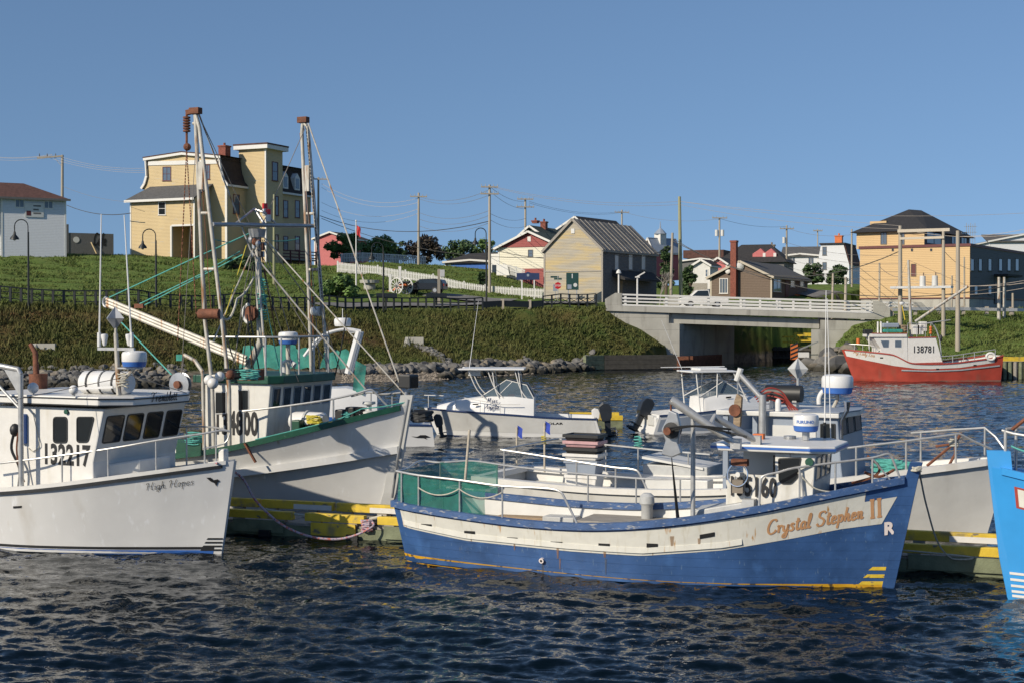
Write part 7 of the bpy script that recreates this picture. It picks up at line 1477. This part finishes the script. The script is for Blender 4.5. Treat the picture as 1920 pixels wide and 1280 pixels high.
bl = block('138781', .6, .012, .82); a0, a1 = b.y(1711, 661, Y0), b.y(1751, 661, Y0); k_ = (a1.x-a0.x)/max(u for u, _ in bl[0]); lettering(b.t, 'number_lettering', lambda u, w: V((a0.x+u*k_, Y0+.01, a0.z+w*abs(k_)*1.1)), 'mark', bl)
sc, wd = script('My Lady Lisa', .45, .13); b.text('name_lettering', 'tan', (1600, 662), (1640, 669), scr=sc, width=wd, off=.02, hscale=1.3)
for px, py in ((1653, 670), (1758, 691), (1828, 684)): b.patch('scupper', 'black', [(px-3, py+1.5), (px+3, py+1.5), (px+3, py-1), (px-3, py-1)], .016, 2, 1)
mtop = b.y(1703, 488, 0); MB().cyl(b.y(1709, 625, 0)-V((0, 0, .6)), mtop, .13, .09, 10).build('mast', 'polewhite', b.t, smooth=True); MB().cyl(b.y(1716, 603, 0), b.y(1815, 537, 0), .11, n=10).build('boom', 'polewhite', b.t, smooth=True); MB().cyl(b.y(1728, 607, .6), b.y(1782, 600, .6), .04, n=8).build('boom_rest', 'galv', b.t)
b.tube('stay', 'wire', [mtop, b.y(1815, 537, 0)], .012, 5); b.tube('stay', 'wire', [mtop, b.y(1640, 626, 0)], .012, 5); MB().lathe([(.14, 0), (.2, .1), (.2, .2), (.02, .24)], b.y(1691, 572, .3), 12).build('radar_dome', 'gel', b.t); MB().cyl(b.y(1691, 572, .3), b.y(1697, 600, .3), .04, n=6).build('radar_bracket', 'yellow', b.t)
for px in (1646, 1652, 1664): MB().cyl(b.y(px, 626, .8), b.y(px, 603, .8), .07, n=8).build('roof_post', 'white', b.t)
MB().cbox(b.y(1668, 610, .6), 1.3, .9, .35).build('roof_cover', 'slate', b.t, bevel=.08); MB().cbox(b.y(1672, 620, .6), 1.5, .9, .25).build('roof_net', 'teal', b.t, bevel=.06); b.tube('rope_heap', 'wood', coil(b.y(1692, 622, .6), .4, 6, .05, 3, 1.2), .06, 5)
for px, py in ((1716, 618), (1724, 618), (1730, 612)): MB().cbox(b.y(px, py, .7), .5, .6, .75).build('roof_locker', 'white', b.t, bevel=.03)
rr_ = [b.y(1702, 606, cw), b.y(1735, 607, cw), b.y(1748, 605, cw)]; MB().tube(rr_, .03, 6).build('roof_rail', 'galv', b.t)
for px in (1702, 1719, 1735, 1745): MB().cyl(b.y(px, 607, cw), b.y(px, 632, cw), .025, n=6).build('rail_post', 'galv', b.t)
for k in range(3): MB().ball(b.y(1745, 614+k*5, cw), .12, 8, 6).build('float_buoy', 'orange', b.t, smooth=True)
MB().tube(spline([b.y(1765, 672, cw-.2), b.y(1762, 640, cw-.2), b.y(1754, 615, cw-.2), b.y(1746, 606, cw-.2)], 4), .05, 8).build('gallows', 'galv', b.t, smooth=True); MB().ball(b.y(1764, 634, cw-.2), .18, 8, 6, (.7, .7, 1.6)).build('hanging_block', 'black', b.t)
MB().cbox(b.y(1627, 622, .5), .7, .5, .35).build('flood_light', 'black', b.t, bevel=.05); MB().tube([b.y(1629, 626, .5), b.y(1630, 655, .5)], .05, 8).build('lamp_post', 'trim', b.t)
b.rail([(1592, 645), (1600, 645), (1636, 648), (1646, 656)], r=.03); [b.post(px, py, r=.026) for px, py in ((1602, 645), (1618, 646), (1630, 647), (1638, 649))]; MB().cyl(b.y(1609, 645, .3)+V((0, 0, 0)), b.y(1609, 634, .3), .14, n=10).build('bow_buoy', 'orange', b.t, smooth=True)
b.rail([(1762, 668), (1790, 666), (1830, 660), (1866, 655)], r=.035); b.rail([(1764, 674), (1800, 670), (1866, 661)], r=.02); [b.post(px, py, r=.028) for px, py in ((1786, 666), (1806, 664), (1827, 660), (1866, 655))]
tw_ = b.y(1857, 668, 1.75); MB().tube([tw_+V((.32*math.cos(a_), .05, .26*math.sin(a_))) for a_ in np.linspace(0, 2*math.pi, 17)], .1, 8).build('fender', 'white', b.t, smooth=True)
# ------------------------------------------------------------------ FLOATING DOCKS
ang = -19.4; o_ = V((-3.2, 31.55, 0)); u_ = V((math.cos(R(ang)), math.sin(R(ang)), 0))
fr = Frame(o_, ang); t = thing('floating_dock', fr, 'timber floating dock with yellow curbs running between the moored boats', 'dock')
x0, x1 = -12, 17.5; W = 1.75
for i in range(int((x1-x0)/.3)): MB().box(x0+i*.3+.006, x0+i*.3+.294, .06, W-.06, .24, .29+.004*(i % 3)).build('plank', 'greywood', t)
MB().box(x0, x1, .02, .1, -.25, .235).build('side_beam', 'greenwood', t); MB().box(x0, x1, W-.1, W-.02, -.25, .235).build('side_beam', 'greenwood', t)
xs = [-12, -9.2, -6.4, -3.6, -1.6, .2, 2.9, 5.7, 8.5, 11.4, 14.2, 17.5]
for i, (a, c) in enumerate(zip(xs, xs[1:])):
    MB().box(a+.02, c-.3, .0, .16, .36, .54).build('curb', 'yellow', t, bevel=.012); MB().box(a+.02, c-.06, W-.16, W, .37, .57).build('curb', 'yellow', t, bevel=.012)
    for q in (a+.3, c-.6): MB().box(q-.12, q+.12, .01, .15, .295, .36).build('curb_block', 'greywood', t); MB().box(q-.12, q+.12, W-.15, W-.01, .295, .37).build('curb_block', 'greywood', t)
    MB().box(a+.2, c-.5, -.045, .0, .06, .34).build('fender_board', 'yellow' if i % 2 == 0 else 'greenwood', t); MB().box(a+.9, a+1.9, W-.17, W-.161, .38, .5).build('white_marker', 'trim', t)
for q in (-2.55, -.35, 11.2): MB().box(q-.14, q+.14, -.12, -.05, -.3, .12).build('rub_block', 'black', t)
for q in (-6, -1, 4, 9, 14): MB().cyl((q-2, W/2, -.12), (q+2, W/2, -.12), .42, n=16).build('float_tank', 'darkwood', t, smooth=True)
MB().tube(spline([(-2.6, .1, .56), (-1.5, .15, .45), (-.3, .2, .42), (.3, .1, .55)], 4), .03, 6).build('dock_rope', 'palerope', t)
for q in (.05, 9.9): cl = MB().tube([(q-.16, .25, .40), (q+.16, .25, .40)], .03, 8).build('cleat', 'black', t); MB().box(q-.06, q+.06, .21, .29, .29, .4).build('cleat_base', 'black', cl)
# mooring lines
def rope(pts, r, mat, label):
    P = spline([V(p) for p in pts], 8); o = MB().tube([p-P[0] for p in P], r, 8).build('mooring_rope', mat, smooth=True); o.location = P[0]; return tag(o, label, 'rope')
cl0 = fr.w((.05, .05, .5))
rope([HHB, T(452, 893, 30.5), T(480, 938, 30.7), T(525, 980, 30.9), T(575, 1003, 31.05), T(625, 1010, 31.15), T(665, 1003, 31.2), T(700, 985, 31.3), fr.w((.0, .05, .45))], .026, 'ropebr', 'red white and blue mooring rope from the white bow to the dock')
o = MB().tube(coil((0, 0, 0), .14, 6, .03, 41, 1.8), .024, 6).build('rope_coil', 'ropebr'); o.location = fr.w((.0, -.02, .2)); tag(o, 'knotted end of striped mooring rope on the yellow curb', 'rope')
rope([sp_+V((0, -.06, 0)), T(1728, 905, 26.3), T(1738, 950, 26.7), T(1758, 1015, 27.2), T(1785, 1046, 27.35), T(1812, 1042, 27.3), fr.w((xs[9]-1.2, .06, .45))], .017, 'palerope', 'pale mooring rope from the blue bow to the dock')
o = MB().tube(coil((0, 0, 0), .09, 3, .02, 44, .9), .02, 6).build('rope_turns', 'palerope'); o.location = sp_+V((-.03, 0, -.05)); tag(o, 'pale rope turns round the blue stem post', 'rope')
# float between the speedboats
fr = Frame(G(1140, 803, 0)+V((0, .6, 0)), 0); t = thing('floating_dock', fr, 'low yellow edged float between the two speedboats', 'dock')
MB().box(-1.6, .7, 0, 2.2, -.2, .32).build('float_body', 'greenwood', t); MB().box(-1.6, .7, -.04, .12, .34, .55).build('curb', 'yellow', t); MB().box(-1.6, .7, 2.1, 2.25, .34, .55).build('curb', 'yellow', t); MB().box(-1.6, .7, .13, 2.09, .322, .36).build('decking', 'greywood', t)
# ================================================================== STREET FURNITURE, POLES, WIRES
LAMP = None
def lamp(px, D, topy, label):
    X, Y = at(px, D); g = ground(X, Y); fr = Frame(g, 0); H = T(px, topy, D).z-g.z
    t = thing('street_lamp', fr, label, 'street lamp', 'lamps along the promenade')
    MB().cyl((0, 0, -.5), (0, 0, H*.86), .10, .07, 8).build('post', 'ironblack', t, smooth=True)
    arc = [(.0, 0, H*.70), (0-.02, 0, H*.88)]+[(-.55+.53*math.cos(a), 0, H-.53+.53*math.sin(a)) for a in np.linspace(0, math.pi, 9)]+[(-1.08, 0, H-1.0)]
    MB().tube(arc, .045, 6).build('arm', 'ironblack', t, smooth=True)
    MB().lathe([(.08, 0), (.12, -.25), (.32, -.48), (.36, -.62), (.3, -.62)], (-1.08, 0, H-.95), 12).build('lamp_shade', 'ironblack', t, smooth=True)
    MB().ball((-1.08, 0, H-1.55), .13, 8, 5).build('bulb', 'trim', t)
lamp(54, 112.5, 412, 'black gooseneck street lamp below the white house'); lamp(293, 116.5, 430, 'black gooseneck street lamp in front of the yellow house')
lamp(719, 132, 455, 'black gooseneck street lamp by the white wheeled cannon'); lamp(912, 138, 428, 'black gooseneck street lamp beside the tall utility pole')
POLES = {}
def pole(k, px, topy, D, label, basey=None, lean=0., mat='pole', r=.16, arms=(), trafo=0, armd=(1, .15)):
    if basey: b = T(px+lean, basey, D)
    else: b = ground(*at(px+lean, D))
    top = T(px, topy, D); fr = Frame(b, 0); t = thing('utility_pole', fr, label, 'utility pole', 'utility poles of the town'); H = top-b; POLES[k] = top
    MB().cyl((0, 0, -.8), H, r*1.15, r*.8, 10).build('post', mat, t, smooth=True)
    for (dz, wl_, off) in arms:
        c = H+V((off, -.2, -dz)); u = V((armd[0], armd[1], 0)).normalized(); a, b2 = c-u*wl_/2, c+u*wl_/2
        MB().bar(a, b2, .13, .15).build('cross_arm', mat, t)
        for f in (.03, .27, .73, .97): MB().cyl(a.lerp(b2, f)+V((0, 0, .06)), a.lerp(b2, f)+V((0, 0, .32)), .06, .03, 6).build('insulator', 'slate', t)
    for q in range(trafo): 
        c = H+V((.42*(1 if q else -1), -.1, -2.7)); MB().cyl(c, c+V((0, 0, .9)), .24, n=12).build('transformer', 'lightgrey', t, smooth=True)
    return t
pole(0, 117, 291, 185, 'grey pole with one sided slanting arm behind the white house', arms=(), r=.2)
tp = bpy.data.objects['utility_pole']; H = POLES[0]-V(tp.location); MB().bar(H+V((.1, -.1, -.15)), H+V((-3.1, -.6, -.45)), .2).build('cross_arm', 'pole', tp); MB().bar(H+V((0, -.1, -1.6)), H+V((-1., -.2, -.3)), .07).build('arm_brace', 'galv', tp)
for q in (-.8, -1.9, -2.9): MB().cyl(H+V((q, -.25, -.2)), H+V((q, -.25, .15)), .09, .05, 6).build('insulator', 'darkwall', tp)
pole(1, 597, 333, 190, 'utility pole right of the yellow house tower', arms=((.25, 2.4, 0),))
pole(2, 785, 362, 185, 'utility pole with short cross arm in front of the reddish tree', arms=((.5, 2.2, 0),))
pole(3, 918, 347, 156, 'tall utility pole with two cross arms beside the white picket fence', arms=((.25, 1.9, 0), (1.0, 2.0, 0)), basey=552)
pole(4, 985, 372, 192, 'utility pole with double cross arms behind the cream bungalow', arms=((.15, 2.2, 0), (1.2, 2.4, 0)))
pole(5, 1166, 394, 230, 'small far pole top showing above the barn roof', arms=((.4, 2.4, 0),))
pole(6, 1274, 369, 152, 'tall greenish utility pole standing behind the bridge rail', mat='polegreen', r=.2, lean=3, basey=562)
pole(7, 1261, 437, 151, 'grey leaning pole beside the tall greenish pole', lean=-4, basey=562)
pole(8, 1349, 408, 205, 'utility pole with transformers behind the brown bungalow chimney', arms=((.1, 2.2, 0),), trafo=2)
pole(9, 1475, 423, 215, 'utility pole with cross arm left of the white cottage', arms=((.5, 2.2, 0),), trafo=1)
pole(10, 1533, 430, 240, 'far thin pole with lamp heads above the white cottage', arms=((.3, 1.6, 0),), r=.12)
pole(11, 1597, 430, 190, 'thin pole beside the left wall of the orange building', r=.13)
pole(12, 1586, 520, 150, 'short grey post on the verge right of the bungalow', lean=-3, r=.18)
pole(13, 1562, 512, 152, 'leaning short grey post near the gravel road', lean=-4, r=.15)
pole(14, 1649, 493, 149, 'thin grey post in front of the orange wall', r=.12)
pole(15, 1785, 517, 151, 'slim post near the corner of the orange building', r=.1)
pole(16, 1808, 482, 152, 'street light post by the corner of the orange building', r=.1)
pole(17, 1873, 520, 138, 'white post left of the paired posts by the dark wall', r=.17, mat='polewhite'); pole(18, 1883, 520, 139, 'white post right of the paired posts by the dark wall', r=.15, mat='polewhite'); pole(19, 1899, 550, 141, 'short timber post on the verge by the dark wall', r=.13)
pole(20, 1688, 424, 133, 'left timber pole of the transformer platform', r=.2, mat='pole'); pole(21, 1769, 434, 130, 'right timber pole of the transformer platform', r=.17, mat='pole'); pole(22, 1796, 433, 124, 'tall grey pole standing on the green bank behind the red boat', r=.2, mat='pole')
pole(23, 514, 365, 150, 'greenish pole standing before the yellow house tower', mat='polegreen', r=.14)
a, b = POLES[20], POLES[21]; fr = Frame(a, 0); t = thing('transformer_platform', fr, 'timber beams and steel platform with two transformers between the poles', 'platform')
dl = b-a
MB().bar(V((-.3, -.3, -.5)), V((dl.x+.5, dl.y-.3, -.55)), .2, .28).build('beam', 'wood_light', t); MB().bar(V((-.1, -.3, -1.2)), V((dl.x, dl.y-.3, -1.25)), .16, .22).build('beam', 'wood_light', t)
zz = T(1730, 539, 131).z-a.z; MB().bar(V((-.9, -.4, zz)), V((dl.x+.7, dl.y-.4, zz)), .8, .22).build('platform', 'galv', t)
for f in (.5, .78): c = V((dl.x*f, dl.y*f-.4, zz+.1)); tf_ = MB().cyl(c, c+V((0, 0, .95)), .28, .26, 14).build('transformer', 'lightgrey', t, smooth=True); MB().cyl(c+V((.08, 0, .95)), c+V((.08, 0, 1.25)), .05, n=6).build('bushing', 'brown', tf_)
# wires
def wire(px0, py0, D0, px1, py1, D1, sg, r=.022, label='thin overhead cable above the town roofs', bundle=False):
    p, q = T(px0, py0, D0), T(px1, py1, D1); o = MB().tube([v-p for v in sag(p, q, sg, 14)], r, 4).build('overhead_cable', 'cable' if bundle else 'wire'); o.location = p
    tag(o, label, 'cable', 'overhead cables of the town')
for y0, y1 in ((292, 300), (296, 296), (291, 298)): wire(-40, y0, 190, 98, y0-1, 185, .4, .02, 'thin cable leaving the slanting arm pole over the white house')
for k in range(3): wire(110-k*8, 293+k*2, 185, 270, 316+k*4, 178, .5, .02, 'thin cable from the slanting arm pole to the yellow house roof')
wire(125, 385, 180, 245, 400, 172, .6, .05, 'thick black service cable between the white house and yellow house', True)
wire(118, 350, 185, 244, 379, 172, .4, .02, 'thin service cable to the lean-to of the yellow house')
for y0, y1 in ((345, 372), (352, 380), (380, 392), (395, 400)): wire(603, y0, 190, 785, y1, 185, 1.4, .022, 'thin cable from the tower pole to the reddish tree pole')
wire(600, 405, 190, 918, 415, 156, 1.6, .05, 'thick black cable sagging past the flagpole', True); wire(603, 410, 190, 1129, 475, 147, 2.2, .04, 'thick black cable sagging towards the barn', True)
for y0, y1 in ((370, 356), (374, 366), (400, 395), (412, 404), (425, 418)): wire(788, y0, 185, 918, y1, 156, .8, .022, 'thin cable from the reddish tree pole to the two armed pole')
for y0, y1 in ((350, 378), (358, 392), (400, 410), (412, 425)): wire(918, y0, 156, 985, y1, 192, .5, .022, 'thin cable from the two armed pole to the cream bungalow pole')
[wire(925, 350+q, 156, 1274, 378+q*3, 152, .8, .02, 'long thin cable passing high over the barn roof') for q in (0, 2)]
for y0, y1 in ((378, 397), (381, 399)): wire(992, y0, 192, 1166, y1, 230, .8, .022, 'thin cable from the cream bungalow pole over the barn ridge')
wire(920, 467, 156, 1129, 478, 147, .7, .045, 'thick black cable crossing the barn gable', True); wire(1129, 470, 147, 1260, 462, 151, .9, .045, 'thick black cable along the barn side to the leaning pole', True)
wire(1261, 447, 151, 1690, 470, 133, 3.2, .045, 'thick black cable sagging over the brown bungalow', True); wire(1261, 452, 151, 1920, 530, 128, 3.2, .05, 'lowest thick black cable crossing the orange wall', True)
wire(1274, 378, 152, 1920, 400, 140, .8, .02, 'highest thin cable passing over the orange hall roof'); [wire(1274, 384-q, 152, 1690, 430-q, 133, .5-q*.05, .02, 'thin cable from the greenish pole to the transformer platform') for q in (0, 6)]; wire(1349, 410, 205, 1475, 425, 215, .5, .022, 'thin cable above the red dormers'); wire(1475, 428, 215, 1600, 440, 190, .6, .022, 'thin cable above the white cottage roof'); wire(1166, 397, 230, 1349, 411, 205, .8, .022, 'thin cable above the maroon roof')
for y0 in (455, 470, 485, 500): wire(1475, y0, 215, 1690, y0+25, 133, .6, .022, 'thin cable crossing the white houses to the transformer platform')
for y0 in (430, 437, 520, 528, 545): wire(1690, y0, 133, 1920, y0+rng.uniform(-8, 14), 128, .5, .022, 'thin cable crossing the orange hall from the transformer platform')
wire(1769, 470, 130, 1818, 505, 157, .3, .022, 'short cable from the platform to the hall corner'); wire(1769, 512, 130, 1690, 510, 133, .2, .022, 'short cable above the two platform transformers'); wire(1649, 500, 149, 1690, 520, 133, .3, .022, 'short cable from the thin post to the platform')
wire(0, 556, 60, -200, 556, 60, .1) if False else None
# white picket fences
pk = None
def picket_fence(pts, label, h=1.05, every=.22):
    P = [T(*p) for p in pts]; o0 = P[0]; t = thing('picket_fence', Frame(o0, 0), label, 'fence'); mb = MB(); L = 0
    for a, b in zip(P, P[1:]):
        n = max(2, int((b-a).length/every)); d = (b-a).normalized()
        for i in range(n):
            p = a.lerp(b, i/n)-o0; mb.add([p-d*.075+V((0, 0, -.3)), p+d*.075+V((0, 0, -.3)), p+d*.075+V((0, 0, h-.08)), p+V((0, 0, h)), p-d*.075+V((0, 0, h-.08))], [(0, 1, 2, 3, 4)])
        for zz in (.25, .8): MB().bar(a-o0+V((0, .08, zz)), b-o0+V((0, .08, zz)), .06, .12).build('rail', 'trim', t)
        MB().box(-.09, .09, -.09+.1, .09+.1, -.4, h+.12).build('post', 'trim', t).location = a-o0
    stuff(mb.build('pickets', 'picket', t))
picket_fence([(633, 508, 168), (668, 512, 166), (708, 516, 165), (760, 525, 163), (812, 533, 161), (870, 547, 158.5), (910, 553, 157), (960, 557, 155), (1022, 560, 152)], 'white picket fence running down the slope behind the parked car', 1.05)
picket_fence([(640, 488, 190), (680, 486, 191), (735, 489, 192), (800, 493, 193)], 'upper white picket fence along the crest behind the flagpole', .75)
picket_fence([(925, 505, 182), (945, 508, 179), (968, 514, 176), (985, 520, 174)], 'small white picket fence in front of the cream bungalow', .8)
MB_ = None
# flagpole with drooping flag
g = ground(*at(668, 148)); fr = Frame(g, 0); t = thing('flagpole', fr, 'white flagpole with red and white flag hanging limp', 'flagpole'); H = T(668, 416, 148).z-g.z
MB().cyl((0, 0, -.3), (0, 0, H), .09, .05, 8).build('pole', 'trim', t, smooth=True); MB().ball((0, 0, H+.08), .1).build('finial', 'trim', t); MB().cyl((0, 0, -.3), (0, 0, .15), .3, .2, 12).build('base', 'concrete', t)
rows = [[V((.06+.13*j+.03*math.sin(i*1.3), .05*math.sin(j*2.4+i*.6), H-.35-i*.17-j*.10)) for j in range(4)] for i in range(7)]
fl = MB().grid(rows).build('flag', 'redcloth', t); sm = fl.modifiers.new('thickness', 'SOLIDIFY'); sm.thickness = .015
# concrete planter, cannon with white wheels, dark car, sign
g = ground(*at(693, 150)); o = MB().lathe([(.62, -.3), (.62, .55), (1.0, .62), (1.05, .95), (.8, .95), (.75, .85)], n=20).build('planter', 'concrete'); o.location = g; tag(o, 'round concrete pedestal planter beside the flagpole', 'planter')
g = ground(*at(753, 148)); fr = Frame(g, -35); t = thing('cannon', fr, 'field cannon with white spoked wheels and orange wooden carriage on the lawn', 'cannon')
def wheel(y):
    R_ = .82; mb = MB(); ringp = [(R_*math.cos(a), y, R_+R_*math.sin(a)) for a in np.linspace(0, 2*math.pi, 25)]; mb.tube(ringp, .07, 6)
    w = mb.build('wheel', 'trim', t); sp = MB()
    for k in range(12): a = k*math.pi/6; sp.bar((0, y, R_), (R_*math.cos(a), y, R_+R_*math.sin(a)), .06, .05)
    sp.build('spoke', 'trim', w); MB().cyl((0, y-.15, R_), (0, y+.15, R_), .15, n=12).build('hub', 'darkwall', w)
wheel(-.8); wheel(.8)
MB().cyl((0, -.8, .82), (0, .8, .82), .06, n=8).build('axle', 'darkwall', t); MB().bar((.7, 0, 1.0), (-2.3, 0, .1), .25, .22).build('trail', 'orange', t)
MB().tube([(-.6, 0, 1.0), (-.5, 0, 1.05), (1.1, 0, 1.25)], [.2, .19, .13], 12).build('barrel', 'ironblack', t, smooth=True); MB().box(-.3, .6, -.35, .35, .8, .95).build('carriage', 'orange', t)
for i, (px, y0, D) in enumerate(((732, 514, 148.5), (750, 500, 151))):
    g = ground(*at(px, D)); o = MB().box(-.14, .14, -.14, .14, -.3, T(px, y0, D).z-g.z).build('bollard', 'trim'); o.location = g; tag(o, ['white square post left of the cannon', 'white square post behind the cannon'][i], 'post')
g = ground(*at(823, 141)); fr = Frame(g, 12); t = thing('road_sign', fr, 'grey back of a road sign on a timber post by the car', 'sign'); h = T(823, 505, 141).z-g.z
MB().box(-.12, .12, -.08, .08, -.4, h).build('post', 'pole', t); MB().box(.1, .55, -.1, -.06, h-.75, h-.05).build('panel', 'lightgrey', t)
g = ground(*at(768, 137.4)); fr = Frame(g, 5); t = thing('notice_panel', fr, 'low dark slanted notice panels behind the promenade fence', 'sign')
for x in (-3.2, 1.6): MB().hexa([(x, 0, .75), (x+2., 0, .75), (x+2., .5, 1.15), (x, .5, 1.15), (x, 0, .82), (x+2., 0, .82), (x+2., .5, 1.22), (x, .5, 1.22)]).build('panel', 'ironblack', t); MB().box(x+.9, x+1.1, .2, .3, -.4, .95).build('post', 'ironblack', t)
def car(name, fr, label, body, wagon=True):
    t = thing(name, fr, label, 'car'); W = .88
    prof = [(-2.2, .35), (-2.2, .95), (-2.05, 1.02), (-1.0, 1.05), (-.35, 1.5), (1.2, 1.55), (1.95, 1.45), (2.2, 1.05), (2.25, .4)] if wagon else [(-2.4, .4), (-2.4, .95), (-1.4, 1.1), (-.7, 1.75), (.5, 1.78), (.65, 1.1), (2.5, 1.08), (2.5, .45)]
    MB().prism([(x, -W, z) for x, z in prof], (0, 2*W, 0)).build('body', body, t, bevel=.06)
    gl = [(-.85, 1.08), (-.3, 1.43), (1.15, 1.47), (1.75, 1.08)] if wagon else [(-1.2, 1.15), (-.6, 1.68), (.4, 1.7), (.5, 1.15)]
    for s_ in (-1, 1): MB().prism([(x, s_*(W+.004), z) for x, z in gl], (0, s_*.012, 0)).build('side_window', 'glass', t)
    for x in (-1.35, 1.35):
        for s_ in (-1, 1):
            wv = MB().cyl((x, s_*(W-.2), .33), (x, s_*(W+.02), .33), .34, n=18).build('wheel', 'rubber', t, smooth=True); MB().cyl((x, s_*(W+.015), .33), (x, s_*(W+.035), .33), .2, n=14).build('rim', 'steel', wv)
    for s_ in (-.62, .62): MB().box(2.2, 2.28, s_-.15, s_+.15, .75, 1.0).build('tail_light', 'taillight', t); MB().box(-2.25, -2.19, s_-.18, s_+.18, .7, .88).build('headlight', 'trim', t)
car('parked_car', Frame(ground(*at(797, 149.5))+V((0, 0, .18)), -14), 'black estate car parked by the white picket fence', 'carblack')
bw = TB(1290, 577, 4.); car('pickup_truck', Frame(bw+V((1.5, 0, 0)), 0), 'white pickup truck crossing the bridge behind the rails', 'white', False)
# signs by the barn
g = ground(*at(990, 150)); fr = Frame(g, 0); t = thing('heritage_sign', fr, 'dark blue heritage sign on two white posts by the picket fence', 'sign'); zc = T(990, 525, 150).z-g.z
for x in (-.65, .65): MB().box(x-.07, x+.07, -.05, .05, -.4, zc+.1).build('post', 'trim', t)
MB().prism([(-1.2, -.08, zc), (1.2, -.08, zc), (1.2, -.08, zc+.7), (.3, -.08, zc+.72), (0, -.08, zc+.85), (-.3, -.08, zc+.72), (-1.2, -.08, zc+.7)], (0, .06, 0)).build('panel', 'signblue', t); MB().box(-.12, .12, -.095, -.085, zc+.35, zc+.6).build('emblem', 'slate', t)
g = ground(*at(1073, 145)); fr = Frame(g, 0); t = thing('map_board', fr, 'dark green information board with white maps in front of the barn', 'sign'); z0, z1 = T(1073, 544, 145).z-g.z, T(1073, 512, 145).z-g.z
for x in (-.4, .45): MB().box(x-.05, x+.05, -.03, .03, -.4, z0+.1).build('post', 'galv', t)
MB().box(-.62, .64, -.07, 0, z0, z1).build('panel', 'signgreen', t); MB().box(-.5, -.08, -.085, -.075, z0+.1, z0+.55).build('map_sheet', 'slate', t); MB().lathe([(.01, 0), (.2, 0), (.2, .01), (.01, .01)], (.3, -.085, z0+.5), 16, 'y').build('map_sheet', 'lightgrey', t); MB().box(-.06, .04, -.085, -.075, z1-.55, z1-.1).build('emblem', 'lightgrey', t)
for i, (px, y0, D, kind) in enumerate(((1046, 536, 146, 'stop'), (1041, 540, 146.6, 'board'))):
    g = ground(*at(px, D)); fr = Frame(g, 0); t = thing('stop_sign' if i == 0 else 'road_sign', fr, ['red octagonal stop sign with street name blades before the barn', 'grey back of a sign left of the stop sign'][i], 'sign'); zc = T(px, y0, D).z-g.z
    MB().cyl((0, 0, -.4), (0, 0, zc+(1. if i == 0 else .3)), .04, n=6).build('post', 'galv', t)
    if i == 0:
        f_ = MB().lathe([(.01, 0), (.36, 0), (.36, .02), (.01, .02)], (0, -.07, zc), 8, 'y').build('panel', 'stopred', t)
        bl = block('STOP', .26, .02); lettering(t, 'stop_lettering', planefn((-.30, -.075, zc-.09), (1, 0, 0), (0, 0, 1), .006), 'trim', bl)
        MB().box(-.4, .4, -.03, .0, zc+.6, zc+.78).build('name_blade', 'signgreen', t); MB().box(-.75, .1, .01, .04, zc+.8, zc+.98).build('name_blade', 'signgreen', t)
    else: MB().box(-.22, .22, -.06, -.03, zc-.35, zc+.35).build('panel', 'slate', t)
for i, (px, y0, D) in enumerate(((1160, 513, 143.5), (1195, 520, 143.5))):
    g = T(px, 574, D); fr = Frame(g, 0); t = thing('lamp_standard', fr, ['white lamp post with bell lamp beside the barn', 'white post with slanted bracket by the bridge end'][i], 'lamp'); h = T(px, y0, D).z-g.z
    MB().cyl((0, 0, -.3), (0, 0, h), .1, .08, 8).build('post', 'trim', t); 
    if i == 0: MB().lathe([(.28, 0), (.2, .25), (.06, .4)], (0, 0, h), 10).build('lamp_shade', 'lightgrey', t)
    else: MB().bar((-.1, 0, h), (.75, 0, h+.5), .12).build('bracket', 'trim', t); MB().cbox((0, 0, h), .45, .3, .12).build('cap', 'trim', t)
